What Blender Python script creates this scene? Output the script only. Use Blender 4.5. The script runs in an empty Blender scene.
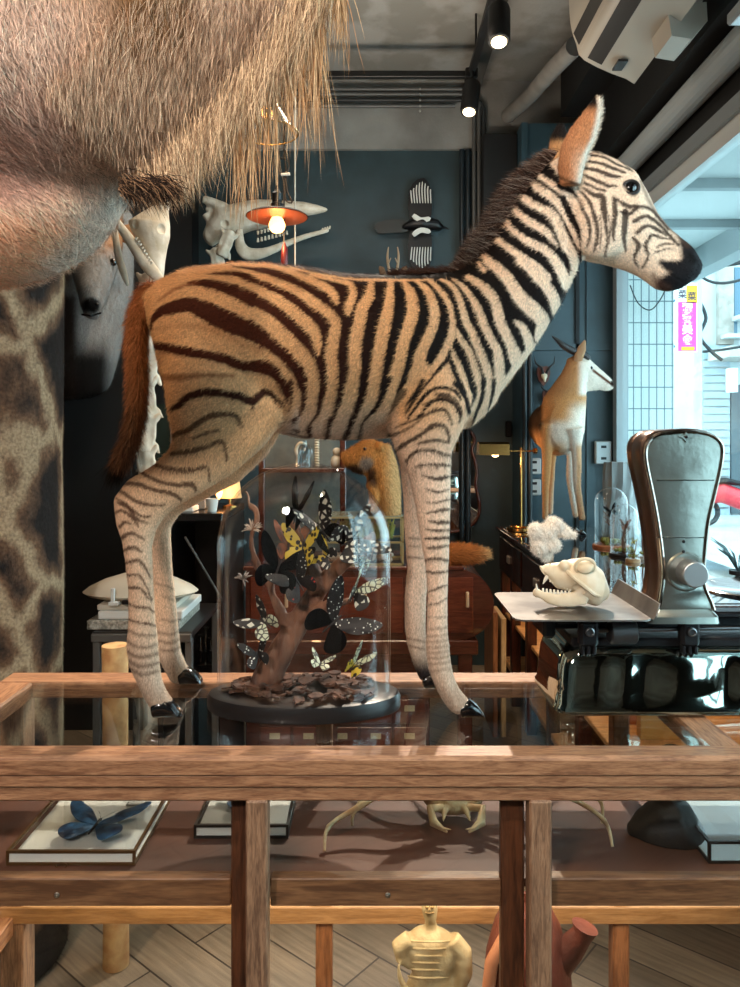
import bpy, math, random
import numpy as np
from mathutils import Vector, Matrix, noise
C = bpy.context.scene.collection
F = 750.0; ZC = 1.47; HY = 440.0
rnd = random.Random(7)
def P(px, py, Y):
    return Vector(((px-370)/F*Y, Y, ZC+(HY-py)/F*Y))
# ------------------------------------------------------------ mesh helpers
class MB:
    def __init__(s): s.v=[]; s.f=[]
    def add(s, vs, fs):
        o=len(s.v); s.v += [tuple(v) for v in vs]; s.f += [tuple(i+o for i in f) for f in fs]; return s
    def box(s, x0,x1,y0,y1,z0,z1, M=None, b=0.0):
        if b>0:
            return s.bbox(x0,x1,y0,y1,z0,z1,b,M)
        vs=[Vector((x,y,z)) for z in (z0,z1) for y in (y0,y1) for x in (x0,x1)]
        if M: vs=[M@v for v in vs]
        return s.add(vs,[(0,2,3,1),(4,5,7,6),(0,1,5,4),(2,6,7,3),(0,4,6,2),(1,3,7,5)])
    def bbox(s, x0,x1,y0,y1,z0,z1,b,M=None):
        # chamfered box : three crossing slabs as convex hull
        import bmesh
        bm=bmesh.new()
        b=min(b,(x1-x0)*.45,(y1-y0)*.45,(z1-z0)*.45)
        for z,sz in ((z0,1),(z1,-1)):
            for y,sy in ((y0,1),(y1,-1)):
                for x,sx in ((x0,1),(x1,-1)):
                    bm.verts.new((x+sx*b,y+sy*b,z)); bm.verts.new((x+sx*b,y,z+sz*b)); bm.verts.new((x,y+sy*b,z+sz*b))
        bmesh.ops.convex_hull(bm,input=bm.verts)
        bmesh.ops.dissolve_limit(bm,angle_limit=.02,verts=bm.verts,edges=bm.edges)
        bm.verts.index_update()
        vs=[v.co.copy() for v in bm.verts]; fs=[[v.index for v in f.verts] for f in bm.faces]; bm.free()
        if M: vs=[M@v for v in vs]
        return s.add(vs,fs)
    def ring_loft(s, rings, cap=True, closed=False):
        n=len(rings[0]); vs=[]; fs=[]
        for r in rings: vs += list(r)
        m=len(rings)
        for i in range(m if closed else m-1):
            for j in range(n):
                a=i*n+j; b=i*n+(j+1)%n; i2=(i+1)%m
                fs.append((a,b,i2*n+(j+1)%n,i2*n+j))
        if cap and not closed:
            fs.append(tuple(reversed(range(n)))); fs.append(tuple(range((m-1)*n,m*n)))
        return s.add(vs,fs)
    def tube(s, pts, r, n=8, closed=False, flat=1.0, up=None):
        pts=[Vector(p) for p in pts]; m=len(pts)
        if not hasattr(r,'__len__'): r=[r]*m
        rings=[]; prev=None
        for i,p in enumerate(pts):
            if closed: d=pts[(i+1)%m]-pts[i-1]
            else: d=pts[min(i+1,m-1)]-pts[max(i-1,0)]
            if d.length<1e-9: d=Vector((0,0,1))
            d.normalize()
            if prev is None:
                a=Vector(up) if up else (Vector((0,0,1)) if abs(d.z)<.9 else Vector((1,0,0)))
            else: a=prev
            u=(a-d*a.dot(d))
            if u.length<1e-6: u=d.orthogonal()
            u.normalize(); w=d.cross(u); prev=u
            rings.append([p+(u*math.cos(2*math.pi*k/n)+w*math.sin(2*math.pi*k/n)*flat)*r[i] for k in range(n)])
        return s.ring_loft(rings, True, closed)
    def loft(s, secs, n=20, pw=1.0, S=None):
        # secs : (p1,p2,halfwidth) ; ellipse between p1 and p2, halfwidth sideways
        cs=[(Vector(a)+Vector(b))/2 for a,b,*_ in secs]; rings=[]; m=len(secs)
        for i,sec in enumerate(secs):
            a,b,w=Vector(sec[0]),Vector(sec[1]),sec[2]
            u=(a-b)/2
            if S is not None: sd=Vector(S)
            else:
                d=cs[min(i+1,m-1)]-cs[max(i-1,0)]
                sd=d.cross(u)
                if sd.length<1e-9: sd=Vector((0,1,0))
            sd=sd.normalized()*w
            ring=[]
            for k in range(n):
                t=2*math.pi*k/n; c,q=math.cos(t),math.sin(t)
                if pw!=1: c=math.copysign(abs(c)**pw,c); q=math.copysign(abs(q)**pw,q)
                ring.append(cs[i]+u*c+sd*q)
            rings.append(ring)
        def dome(rA,rB,cA,cB):
            out=[]; d=(cA-cB); L=min(max((p-cA).length for p in rA)*.8, d.length*.8)
            if d.length<1e-9: return []
            d=d.normalized()
            for t in (.5,.85,.99):
                out.append([cA+(p-cA)*math.sqrt(1-t*t)+d*L*t*.6 for p in rA])
            return out
        if m>1:
            st=dome(rings[0],rings[1],cs[0],cs[1]); en=dome(rings[-1],rings[-2],cs[-1],cs[-2])
            rings=list(reversed(st))+rings+en
        return s.ring_loft(rings)
    def lathe(s, prof, n=32, o=(0,0,0), sx=1, sy=1, M=None):
        o=Vector(o); rings=[]
        for r,z in prof:
            r=max(r,1e-5)
            ring=[Vector((r*sx*math.cos(2*math.pi*k/n),r*sy*math.sin(2*math.pi*k/n),z)) for k in range(n)]
            rings.append([(M@v if M else v)+o for v in ring])
        return s.ring_loft(rings)
    def ball(s, c, r, n=12, m=8, sc=(1,1,1), M=None):
        c=Vector(c); rings=[]
        for i in range(m+1):
            a=math.pi*i/m; rr=max(math.sin(a),1e-4)
            ring=[Vector((rr*math.cos(2*math.pi*k/n)*sc[0],rr*math.sin(2*math.pi*k/n)*sc[1],-math.cos(a)*sc[2]))*r for k in range(n)]
            rings.append([(M@v if M else v)+c for v in ring])
        return s.ring_loft(rings,False)
    def prism(s, poly, off):
        # polygon (list of 3D points) extruded by off
        n=len(poly); off=Vector(off)
        vs=[Vector(p) for p in poly]+[Vector(p)+off for p in poly]
        fs=[tuple(range(n)),tuple(reversed(range(n,2*n)))]+[(i,(i+1)%n,(i+1)%n+n,i+n) for i in range(n)]
        return s.add(vs,fs)
def link(o, parent=None):
    C.objects.link(o)
    if parent is not None:
        o.parent=parent
        o.matrix_parent_inverse = Matrix.Translation(-parent.location) if parent.type=='EMPTY' else Matrix.Identity(4)
    return o
def fix_normals(me):
    import bmesh
    bm=bmesh.new(); bm.from_mesh(me); bmesh.ops.recalc_face_normals(bm,faces=bm.faces); bm.to_mesh(me); bm.free()
def obj(name, mb, mat, parent=None, smooth=True, ang=40, kind=None, label=None):
    me=bpy.data.meshes.new(name); me.from_pydata(mb.v,[],mb.f); me.update(); fix_normals(me)
    if mat: me.materials.append(mat)
    o=bpy.data.objects.new(name,me); link(o,parent)
    if smooth: me.shade_smooth(); me.set_sharp_from_angle(angle=math.radians(ang))
    if kind: o['kind']=kind
    if label: o['label']=label
    return o
def evalmesh(o):
    dg=bpy.context.evaluated_depsgraph_get(); dg.update()
    me=bpy.data.meshes.new_from_object(o.evaluated_get(dg)); return me
def organic(name, mb, mat, parent=None, voxel=.006, smooth=4, sub=0, label=None, factor=.5):
    me=bpy.data.meshes.new(name); me.from_pydata(mb.v,[],mb.f); me.update(); fix_normals(me)
    o=bpy.data.objects.new(name,me); C.objects.link(o)
    md=o.modifiers.new('r','REMESH'); md.mode='VOXEL'; md.voxel_size=voxel
    if smooth:
        sm=o.modifiers.new('s','SMOOTH'); sm.iterations=smooth; sm.factor=factor
    if sub:
        sb=o.modifiers.new('b','SUBSURF'); sb.levels=sub; sb.render_levels=sub
    new=evalmesh(o); o.modifiers.clear(); o.data=new; bpy.data.meshes.remove(me); new.name=name
    C.objects.unlink(o); link(o,parent)
    new.materials.clear(); new.materials.append(mat); new.shade_smooth()
    if label: o['label']=label
    return o
def thing(name, label, cat, loc=(0,0,0), group=None):
    o=bpy.data.objects.new(name,None); C.objects.link(o); o.location=loc; o.empty_display_size=.05
    o['label']=label; o['category']=cat
    if group: o['group']=group
    return o
def tag(o,label,cat,group=None,kind=None):
    o['label']=label; o['category']=cat
    if group: o['group']=group
    if kind: o['kind']=kind
    return o
def struct(name, mb, mat, smooth=False):
    o=obj(name,mb,mat,None,smooth); o['kind']='structure'; return o
def copy_tree(o, parent=None):
    c=o.copy(); C.objects.link(c)
    if parent is not None: c.parent=parent
    for ch in list(o.children): copy_tree(ch,c)
    return c
def rot(ax,deg): return Matrix.Rotation(math.radians(deg),3,ax)
def spline(pts, k=6):
    # catmull-rom through tuples of any dimension
    pts=[tuple(p) for p in pts]; out=[]
    n=len(pts)
    for i in range(n-1):
        p0=pts[max(i-1,0)];p1=pts[i];p2=pts[i+1];p3=pts[min(i+2,n-1)]
        for j in range(k):
            t=j/k
            out.append(tuple(.5*((2*b)+(-a+c)*t+(2*a-5*b+4*c-d)*t*t+(-a+3*b-3*c+d)*t**3) for a,b,c,d in zip(p0,p1,p2,p3)))
    out.append(pts[-1]); return out
# ------------------------------------------------------------ materials
def srgb(r,g,b):
    f=lambda c:(c/255/12.92 if c/255<=.04045 else ((c/255+.055)/1.055)**2.4)
    return (f(r),f(g),f(b),1)
MC={}
def mat(name, col, rough=.6, metal=0, spec=.5, noise_amt=0, nscale=20, emit=None, es=0, bump=0, bscale=60, coat=0, col2=None, stretch=(1,1,1), sheen=0, detail=4, contrast=None):
    if name in MC: return MC[name]
    m=bpy.data.materials.new(name); m.use_nodes=True; nt=m.node_tree; b=nt.nodes['Principled BSDF']
    b.inputs['Base Color'].default_value=col; b.inputs['Roughness'].default_value=rough
    b.inputs['Metallic'].default_value=metal; b.inputs['Specular IOR Level'].default_value=spec
    b.inputs['Coat Weight'].default_value=coat
    if sheen: b.inputs['Sheen Weight'].default_value=sheen
    tc=nt.nodes.new('ShaderNodeTexCoord'); mp=nt.nodes.new('ShaderNodeMapping'); mp.inputs['Scale'].default_value=stretch
    nt.links.new(tc.outputs['Object'],mp.inputs[0])
    if noise_amt or col2:
        nz=nt.nodes.new('ShaderNodeTexNoise'); nz.inputs['Scale'].default_value=nscale; nz.inputs['Detail'].default_value=detail
        nt.links.new(mp.outputs[0],nz.inputs['Vector'])
        rp=nt.nodes.new('ShaderNodeValToRGB')
        lo,hi=contrast or (.35,.65)
        rp.color_ramp.elements[0].position=lo; rp.color_ramp.elements[1].position=hi
        if col2: a,c=col,col2
        else:
            a=tuple(x*(1-noise_amt) for x in col[:3])+(1,); c=tuple(min(1,x*(1+noise_amt)) for x in col[:3])+(1,)
        rp.color_ramp.elements[0].color=a; rp.color_ramp.elements[1].color=c
        nt.links.new(nz.outputs['Fac'],rp.inputs[0]); nt.links.new(rp.outputs[0],b.inputs['Base Color'])
    if bump:
        n2=nt.nodes.new('ShaderNodeTexNoise'); n2.inputs['Scale'].default_value=bscale; n2.inputs['Detail'].default_value=5
        nt.links.new(mp.outputs[0],n2.inputs['Vector'])
        bp=nt.nodes.new('ShaderNodeBump'); bp.inputs['Strength'].default_value=bump; bp.inputs['Distance'].default_value=.01
        nt.links.new(n2.outputs['Fac'],bp.inputs['Height']); nt.links.new(bp.outputs[0],b.inputs['Normal'])
    if emit:
        b.inputs['Emission Color'].default_value=emit; b.inputs['Emission Strength'].default_value=es
    MC[name]=m; return m
def wood(name, c1, c2, axis='X', scale=14, rough=.45, coat=0):
    if name in MC: return MC[name]
    st={'X':(.12,1,1),'Y':(1,.12,1),'Z':(1,1,.12)}[axis]
    m=bpy.data.materials.new(name); m.use_nodes=True; nt=m.node_tree; b=nt.nodes['Principled BSDF']; L=nt.links.new
    tc=nt.nodes.new('ShaderNodeTexCoord'); mp=nt.nodes.new('ShaderNodeMapping'); mp.inputs['Scale'].default_value=st
    L(tc.outputs['Object'],mp.inputs[0])
    n1=nt.nodes.new('ShaderNodeTexNoise'); n1.inputs['Scale'].default_value=scale*4; n1.inputs['Detail'].default_value=6; n1.inputs['Distortion'].default_value=1.2
    n2=nt.nodes.new('ShaderNodeTexNoise'); n2.inputs['Scale'].default_value=scale*22; n2.inputs['Detail'].default_value=2
    L(mp.outputs[0],n1.inputs['Vector']); L(mp.outputs[0],n2.inputs['Vector'])
    ad=nt.nodes.new('ShaderNodeMath'); ad.operation='MULTIPLY_ADD'; ad.inputs[1].default_value=.45
    L(n2.outputs['Fac'],ad.inputs[0]); L(n1.outputs['Fac'],ad.inputs[2])
    rp=nt.nodes.new('ShaderNodeValToRGB'); rp.color_ramp.elements[0].position=.55; rp.color_ramp.elements[1].position=.88
    rp.color_ramp.elements[0].color=c1; rp.color_ramp.elements[1].color=c2
    L(ad.outputs[0],rp.inputs[0]); L(rp.outputs[0],b.inputs['Base Color'])
    b.inputs['Roughness'].default_value=rough; b.inputs['Coat Weight'].default_value=coat
    bp=nt.nodes.new('ShaderNodeBump'); bp.inputs['Strength'].default_value=.25; bp.inputs['Distance'].default_value=.003
    L(ad.outputs[0],bp.inputs['Height']); L(bp.outputs[0],b.inputs['Normal'])
    MC[name]=m; return m
def glass(name='clear_glass', tint=(.97,.98,.98,1), boost=1.0, rough=.0, wavy=0, ior=1.5):
    if name in MC: return MC[name]
    m=bpy.data.materials.new(name); m.use_nodes=True; nt=m.node_tree; L=nt.links.new
    for n in list(nt.nodes): nt.nodes.remove(n)
    out=nt.nodes.new('ShaderNodeOutputMaterial'); tr=nt.nodes.new('ShaderNodeBsdfTransparent'); tr.inputs[0].default_value=tint
    gl=nt.nodes.new('ShaderNodeBsdfAnisotropic'); gl.inputs['Roughness'].default_value=rough; gl.inputs[0].default_value=(1,1,1,1)
    fr=nt.nodes.new('ShaderNodeFresnel'); fr.inputs['IOR'].default_value=ior
    mu=nt.nodes.new('ShaderNodeMath'); mu.operation='MULTIPLY'; mu.inputs[1].default_value=boost; mu.use_clamp=True
    # entering and leaving faces reflect the same share
    geo=nt.nodes.new('ShaderNodeNewGeometry')
    ir=nt.nodes.new('ShaderNodeMath'); ir.operation='MULTIPLY_ADD'; ir.inputs[1].default_value=(1/ior-ior); ir.inputs[2].default_value=ior
    L(geo.outputs['Backfacing'],ir.inputs[0])
    L(ir.outputs[0],fr.inputs['IOR'])
    L(fr.outputs[0],mu.inputs[0])
    mx=nt.nodes.new('ShaderNodeMixShader'); L(mu.outputs[0],mx.inputs[0]); L(tr.outputs[0],mx.inputs[1]); L(gl.outputs[0],mx.inputs[2]); L(mx.outputs[0],out.inputs[0])
    if wavy:
        tc=nt.nodes.new('ShaderNodeTexCoord'); nz=nt.nodes.new('ShaderNodeTexNoise'); nz.inputs['Scale'].default_value=9; nz.inputs['Detail'].default_value=1
        L(tc.outputs['Object'],nz.inputs['Vector']); bp=nt.nodes.new('ShaderNodeBump'); bp.inputs['Strength'].default_value=wavy; bp.inputs['Distance'].default_value=.02
        L(nz.outputs['Fac'],bp.inputs['Height']); L(bp.outputs[0],gl.inputs['Normal']); L(bp.outputs[0],fr.inputs['Normal'])
    MC[name]=m; return m
def attr_mat(name='coat_colour', rough=.75, sheen=.15, attr='Col', var=.25, vs=400):
    if name in MC: return MC[name]
    m=bpy.data.materials.new(name); m.use_nodes=True; nt=m.node_tree; b=nt.nodes['Principled BSDF']; L=nt.links.new
    a=nt.nodes.new('ShaderNodeAttribute'); a.attribute_name=attr
    tc=nt.nodes.new('ShaderNodeTexCoord'); nz=nt.nodes.new('ShaderNodeTexNoise'); nz.inputs['Scale'].default_value=vs; nz.inputs['Detail'].default_value=3; nz.inputs['Roughness'].default_value=.7
    mp=nt.nodes.new('ShaderNodeMapping'); mp.inputs['Scale'].default_value=(1,1,.4); L(tc.outputs['Object'],mp.inputs[0]); L(mp.outputs[0],nz.inputs['Vector'])
    mr=nt.nodes.new('ShaderNodeMapRange'); mr.inputs['From Min'].default_value=.3; mr.inputs['From Max'].default_value=.7; mr.inputs['To Min'].default_value=1-var*1.6; mr.inputs['To Max'].default_value=1+var
    L(nz.outputs['Fac'],mr.inputs[0]); vm=nt.nodes.new('ShaderNodeVectorMath'); vm.operation='SCALE'; L(a.outputs['Color'],vm.inputs[0]); L(mr.outputs[0],vm.inputs['Scale'])
    L(vm.outputs[0],b.inputs['Base Color'])
    b.inputs['Roughness'].default_value=rough; b.inputs['Specular IOR Level'].default_value=.12
    MC[name]=m; return m
# ------------------------------------------------------------ fur
def mesh_arrays(o):
    me=o.data; me.calc_loop_triangles()
    nv=len(me.vertices); co=np.empty(nv*3,np.float32); me.vertices.foreach_get('co',co); co=co.reshape(-1,3)
    no=np.empty(nv*3,np.float32); me.vertices.foreach_get('normal',no); no=no.reshape(-1,3)
    nt=len(me.loop_triangles); tr=np.empty(nt*3,np.int32); me.loop_triangles.foreach_get('vertices',tr); tr=tr.reshape(-1,3)
    return co,no,tr
def add_fur(o, cols, n, length, width, dirf, lift=.35, seed=1, jitter=.35, colj=.18, segs=1, droop=0, keep=None, lenf=None):
    """replace o.data by skin + hair strands ; cols (nv,3) linear per-vertex colour"""
    rg=np.random.default_rng(seed)
    co,no,tr=mesh_arrays(o)
    a,b,c=co[tr[:,0]],co[tr[:,1]],co[tr[:,2]]
    ar=np.linalg.norm(np.cross(b-a,c-a),axis=1)
    if keep is not None: ar=ar*keep((a+b+c)/3)
    idx=rg.choice(len(tr),n,p=ar/ar.sum())
    u=rg.random((n,1)); v=rg.random((n,1)); fl=(u+v)>1; u=np.where(fl,1-u,u); v=np.where(fl,1-v,v)
    T=tr[idx]; w0=1-u-v
    p=co[T[:,0]]*w0+co[T[:,1]]*u+co[T[:,2]]*v
    N=no[T[:,0]]*w0+no[T[:,1]]*u+no[T[:,2]]*v; N/=np.linalg.norm(N,axis=1,keepdims=True)+1e-9
    cc=cols[T[:,0]]*w0+cols[T[:,1]]*u+cols[T[:,2]]*v
    D=dirf(p,N)+rg.normal(0,jitter,(n,3))
    D=D-N*np.sum(D*N,axis=1,keepdims=True); D/=np.linalg.norm(D,axis=1,keepdims=True)+1e-9
    D=D+N*lift*(0.5+rg.random((n,1))); D/=np.linalg.norm(D,axis=1,keepdims=True)
    W=np.cross(N,D); W/=np.linalg.norm(W,axis=1,keepdims=True)+1e-9
    Ln=length*(.6+.8*rg.random((n,1)))
    if lenf is not None: Ln=Ln*lenf(p)[:,None]
    jc=1+rg.normal(0,colj,(n,1)); cc=np.clip(cc*jc,0,1)
    verts=[co]; cv=[cols]; base=len(co)
    p=p-N*.0005
    rows=[]; q=p.copy(); dcur=D.copy()
    for s in range(segs):
        wd=width*(1-s/segs*.7)
        rows.append((q-W*wd/2,q+W*wd/2)); q=q+dcur*Ln/segs
        dcur=dcur+np.array([0,0,-droop]); dcur/=np.linalg.norm(dcur,axis=1,keepdims=True)
    k=2*segs+1
    S=np.empty((n,k,3),np.float32)
    for s,(l,r) in enumerate(rows): S[:,2*s]=l; S[:,2*s+1]=r
    S[:,k-1]=q
    SC=np.repeat(cc[:,None,:],k,axis=1)
    allv=np.concatenate([co,S.reshape(-1,3)]); allc=np.concatenate([cols,SC.reshape(-1,3)])
    faces=[tr]; bi=base+np.arange(n)*k
    for s in range(segs-1):
        A=bi+2*s
        faces.append(np.stack([A,A+1,A+3],1)); faces.append(np.stack([A,A+3,A+2],1))
    A=bi+2*(segs-1); faces.append(np.stack([A,A+1,A+2],1))
    set_mesh(o,allv,np.concatenate(faces),allc)
def set_mesh(o,v,tris,cols=None):
    old=o.data; me=bpy.data.meshes.new(old.name)
    me.vertices.add(len(v)); me.vertices.foreach_set('co',v.astype(np.float32).ravel())
    me.loops.add(len(tris)*3); me.loops.foreach_set('vertex_index',tris.astype(np.int32).ravel())
    me.polygons.add(len(tris)); me.polygons.foreach_set('loop_start',(np.arange(len(tris))*3).astype(np.int32))
    me.update(calc_edges=True)
    for m in old.materials: me.materials.append(m)
    me.shade_smooth()
    if cols is not None: put_cols(me,cols)
    o.data=me
def put_cols(me,cols):
    at=me.color_attributes.new('Col','FLOAT_COLOR','POINT')
    c4=np.ones((len(cols),4),np.float32); c4[:,:3]=cols
    at.data.foreach_set('color',c4.ravel())
def lin(r,g,b): return np.array(srgb(r,g,b)[:3])
def strands(name, roots, dirs, length, width, cols, matl, parent=None, segs=5, droop=.15, seed=3, curl=.1, label=None, colj=.2):
    """long loose hair as one mesh: roots (n,3), dirs (n,3), length scalar/array"""
    rg=np.random.default_rng(seed); n=len(roots)
    p=np.array(roots,float); D=np.array(dirs,float); D/=np.linalg.norm(D,axis=1,keepdims=True)
    L=np.broadcast_to(np.asarray(length,float),(n,))[:,None]*(.65+.6*rg.random((n,1)))
    W=np.cross(D,rg.normal(0,1,(n,3))*.6+np.array([0,1,0])); W/=np.linalg.norm(W,axis=1,keepdims=True)+1e-9
    k=2*segs+1; S=np.empty((n,k,3)); q=p.copy()
    for s in range(segs):
        wd=width*(1-.75*s/segs); S[:,2*s]=q-W*wd/2; S[:,2*s+1]=q+W*wd/2
        q=q+D*L/segs; D=D+np.array([0,0,-droop])+rg.normal(0,curl,(n,3)); D/=np.linalg.norm(D,axis=1,keepdims=True)
    S[:,k-1]=q
    cc=np.array(cols,float); 
    if cc.ndim==1: cc=np.broadcast_to(cc,(n,3))
    cc=np.clip(cc*(1+rg.normal(0,colj,(n,1))),0,1)
    bi=np.arange(n)*k; fs=[]
    for s in range(segs-1):
        A=bi+2*s; fs+= [np.stack([A,A+1,A+3],1),np.stack([A,A+3,A+2],1)]
    A=bi+2*(segs-1); fs.append(np.stack([A,A+1,A+2],1))
    me=bpy.data.meshes.new(name); me.materials.append(matl)
    o=bpy.data.objects.new(name,me); link(o,parent)
    set_mesh(o,S.reshape(-1,3),np.concatenate(fs),np.repeat(cc[:,None,:],k,1).reshape(-1,3))
    if label: o['label']=label
    return o
def blend(a,b,t): 
    t=np.clip(t,0,1)[:,None]; return a*(1-t)+b*t
def sm(e0,e1,x):
    t=np.clip((x-e0)/(e1-e0),0,1); return t*t*(3-2*t)
# ============================================================ camera
cam=bpy.data.cameras.new('camera'); co_=bpy.data.objects.new('camera',cam); C.objects.link(co_)
co_.location=(0,0,ZC); co_.rotation_euler=(math.pi/2,0,0)
cam.sensor_fit='VERTICAL'; cam.sensor_height=36; cam.lens=F/987*36; cam.shift_y=-(493.5-HY)/987; cam.clip_start=.05
bpy.context.scene.camera=co_
sc=bpy.context.scene
sc.view_settings.view_transform='Standard'; sc.view_settings.look='None'; sc.view_settings.gamma=1; sc.view_settings.exposure=0.0
# ============================================================ materials
COAT=attr_mat()
M_teal=mat('teal_wall_paint',srgb(46,64,69),.55,noise_amt=.25,nscale=3,bump=.1,bscale=30)
M_black=mat('black_wall_paint',srgb(17,18,19),.6,noise_amt=.2,nscale=5)
M_conc=mat('grey_plaster',srgb(150,150,146),.85,col2=srgb(118,116,112),nscale=2.5,bump=.2,detail=8)
M_ceil=mat('patched_ceiling',srgb(122,120,114),.9,col2=srgb(144,143,139),nscale=3.5,bump=.2,detail=9,contrast=(.44,.56))
M_metalb=mat('black_metal',srgb(16,16,17),.4,metal=.3)
M_floor=None
W_oakX=wood('oak_rail',srgb(124,84,60),srgb(178,132,98),'X',scale=30)
W_oakY=wood('oak_side_rail',srgb(124,84,60),srgb(178,132,98),'Y',scale=30)
W_oakZ=wood('oak_post',srgb(110,82,64),srgb(166,130,102),'Z',scale=26)
W_dkZ=wood('dark_oak_stile',srgb(58,34,22),srgb(98,60,38),'Z')
W_redX=wood('mahogany',srgb(66,28,18),srgb(88,40,27),'X',rough=.22,coat=.5)
W_orX=wood('honey_wood',srgb(146,106,66),srgb(186,142,96),'X')
W_orZ=wood('honey_wood_upright',srgb(116,74,48),srgb(166,112,74),'Z')
G=glass(); GT=glass('case_glass',(.93,.95,.94,1),1.25)
# floor : grey brown planks laid diagonally
def floor_mat():
    m=bpy.data.materials.new('vinyl_plank_floor'); m.use_nodes=True; nt=m.node_tree; b=nt.nodes['Principled BSDF']; L=nt.links.new
    tc=nt.nodes.new('ShaderNodeTexCoord'); mp=nt.nodes.new('ShaderNodeMapping'); mp.inputs['Rotation'].default_value=(0,0,math.radians(40))
    L(tc.outputs['Object'],mp.inputs[0])
    br=nt.nodes.new('ShaderNodeTexBrick'); br.inputs['Scale'].default_value=1; br.inputs['Brick Width'].default_value=.9; br.inputs['Row Height'].default_value=.15
    br.inputs['Mortar Size'].default_value=.003; br.inputs['Color1'].default_value=srgb(112,98,82); br.inputs['Color2'].default_value=srgb(142,126,106); br.inputs['Mortar'].default_value=srgb(60,50,42)
    L(mp.outputs[0],br.inputs['Vector'])
    m2=nt.nodes.new('ShaderNodeMapping'); m2.inputs['Scale'].default_value=(1,14,1); L(mp.outputs[0],m2.inputs[0])
    nz=nt.nodes.new('ShaderNodeTexNoise'); nz.inputs['Scale'].default_value=5; nz.inputs['Detail'].default_value=5; L(m2.outputs[0],nz.inputs['Vector'])
    mx=nt.nodes.new('ShaderNodeMixRGB'); mx.blend_type='OVERLAY'; mx.inputs[0].default_value=.7; L(br.outputs[0],mx.inputs[1]); L(nz.outputs['Fac'],mx.inputs[2])
    L(mx.outputs[0],b.inputs['Base Color']); b.inputs['Roughness'].default_value=.45
    return m
M_floor=floor_mat()
# ============================================================ room shell
XL,XR,YB,YF,ZT=-2.4,1.5,4.9,-1.6,3.8
m=MB().box(XL,XR+.035,YF,YB,-.1,0); struct('floor',m,M_floor)
m=MB().box(XL-.1,XR+.035,YF-.1,YB+.1,ZT,ZT+.1); struct('ceiling',m,M_ceil)
m=MB().box(XL-.1,XR+.035,YB,YB+.1,-.1,3.36); struct('wall_back',m,M_teal)
m=MB().box(XL-.1,XR+.035,YB-.03,YB+.1,3.36,ZT); struct('trim_1',m,M_conc)
m=MB().box(XL-.1,XL,YF,YB,-.1,ZT); struct('wall_left',m,M_black)
m=MB().box(XL-.1,XR+.035,YF-.1,YF,-.1,ZT); struct('wall_front',m,M_conc)
YW0=-.35; WT=2.78; WB=.86; WJ=4.55
m=MB().box(XR,XR+.035,YF,YB,2.86,ZT).box(XR,XR+.035,YF,YB,-.1,WB).box(XR,XR+.035,WJ,YB,WB,2.86).box(XR,XR+.035,YF,YW0,WB,2.86); struct('wall_right',m,M_black)
# black slab added in place of shade on the back wall's left
m=MB().box(XL,-1.12,4.72,4.9,0,ZT-.4); o=struct('wall_back_left',m,M_black)
m=MB().box(XL,-1.15,3.80,3.88,0,3.3); struct('wall_partition',m,M_black)
# teal boxed pilaster at back right corner
M_teal2=mat('blue_painted_panel',srgb(46,70,80),.45,noise_amt=.2,nscale=4)
m=MB().box(.93,XR,4.62,4.9,0,3.42).box(.93,XR,4.60,4.62,2.02,2.06)
m.box(.93,.97,4.605,4.62,0,3.42).box(1.33,1.38,4.605,4.62,0,3.42); struct('wall_pilaster',m,M_teal2)
m=MB().box(1.262,1.285,4.60,4.622,0,3.42); struct('trim_2',m,mat('dark_joint',srgb(14,20,24),.7))
# window on the right wall
M_frame=mat('grey_window_frame',srgb(150,160,165),.4,metal=.2)
m=MB().box(XR-.03,XR+.06,YW0,WJ,2.79,2.86)
m.box(XR-.03,XR+.05,YW0,WJ,WB,WB+.05).box(XR-.02,XR+.05,WJ-.05,WJ+.02,WB,2.8)
for yy in (-.02,.42,.85): m.box(XR-.005,XR+.03,yy,yy+.04,WB+.05,2.72)
o=struct('window_1',m,M_frame)
obj('window_head',MB().box(XR-.01,XR+.05,YW0,WJ,2.71,2.79),mat('white_window_head',srgb(214,222,224),.4),o,False)
g=MB().box(XR+.012,XR+.018,YW0,WJ,WB,2.75); gp=obj('window_pane',g,glass('window_glass',(.96,.99,.99,1),.8),o,False)
m=MB().tube([(XR-.06,YF,3.01),(XR-.06,4.88,3.01)],.062,20); struct('trim_3',m,mat('grey_painted_pipe',srgb(168,178,182),.4))
m=MB().box(XR-.16,XR,YF,WJ,3.1,ZT); struct('trim_4',m,M_black)
# ============================================================ display counter
ct=thing('display_counter','long oak framed glass topped display counter the zebra foal stands on','display counter',(0,1.45,0))
CX0,CX1=-.80,1.25; CY0,CY1=1.23,1.68; CZ=.95
m=MB()
m.bbox(CX0,CX1,CY0,1.282,.915,.95,.006).bbox(CX0,CX1,CY0+.004,1.275,.897,.919,.003).bbox(CX0,CX1,CY0+.010,1.27,.872,.899,.003)
obj('front_rail',m,W_oakX,ct,True,30)
m=MB().bbox(CX0,CX1,1.61,CY1,.915,.95,.004); obj('rear_rail',m,W_oakX,ct,True,30)
for x0,x1 in ((CX0,-.725),(.575,.635),(CX1-.06,CX1)):
    m=MB().bbox(x0,x1,1.275,1.615,.912,.949,.004); obj('cross_rail',m,W_oakY,ct,True,30)
for x0,x1 in ((-.725,.575),(.635,CX1-.06)):
    m=MB().box(x0-.004,x1+.004,1.272,1.618,.942,.949); obj('top_glass',m,GT,ct,False)
def post(x0,x1,y0,y1,matl,name='post',z0=.06,z1=.875): obj(name,MB().bbox(x0,x1,y0,y1,z0,z1,.003),matl,ct,True,30)
post(-.205,-.169,1.235,1.27,W_oakZ); post(.263,.300,1.235,1.27,W_oakZ)
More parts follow.
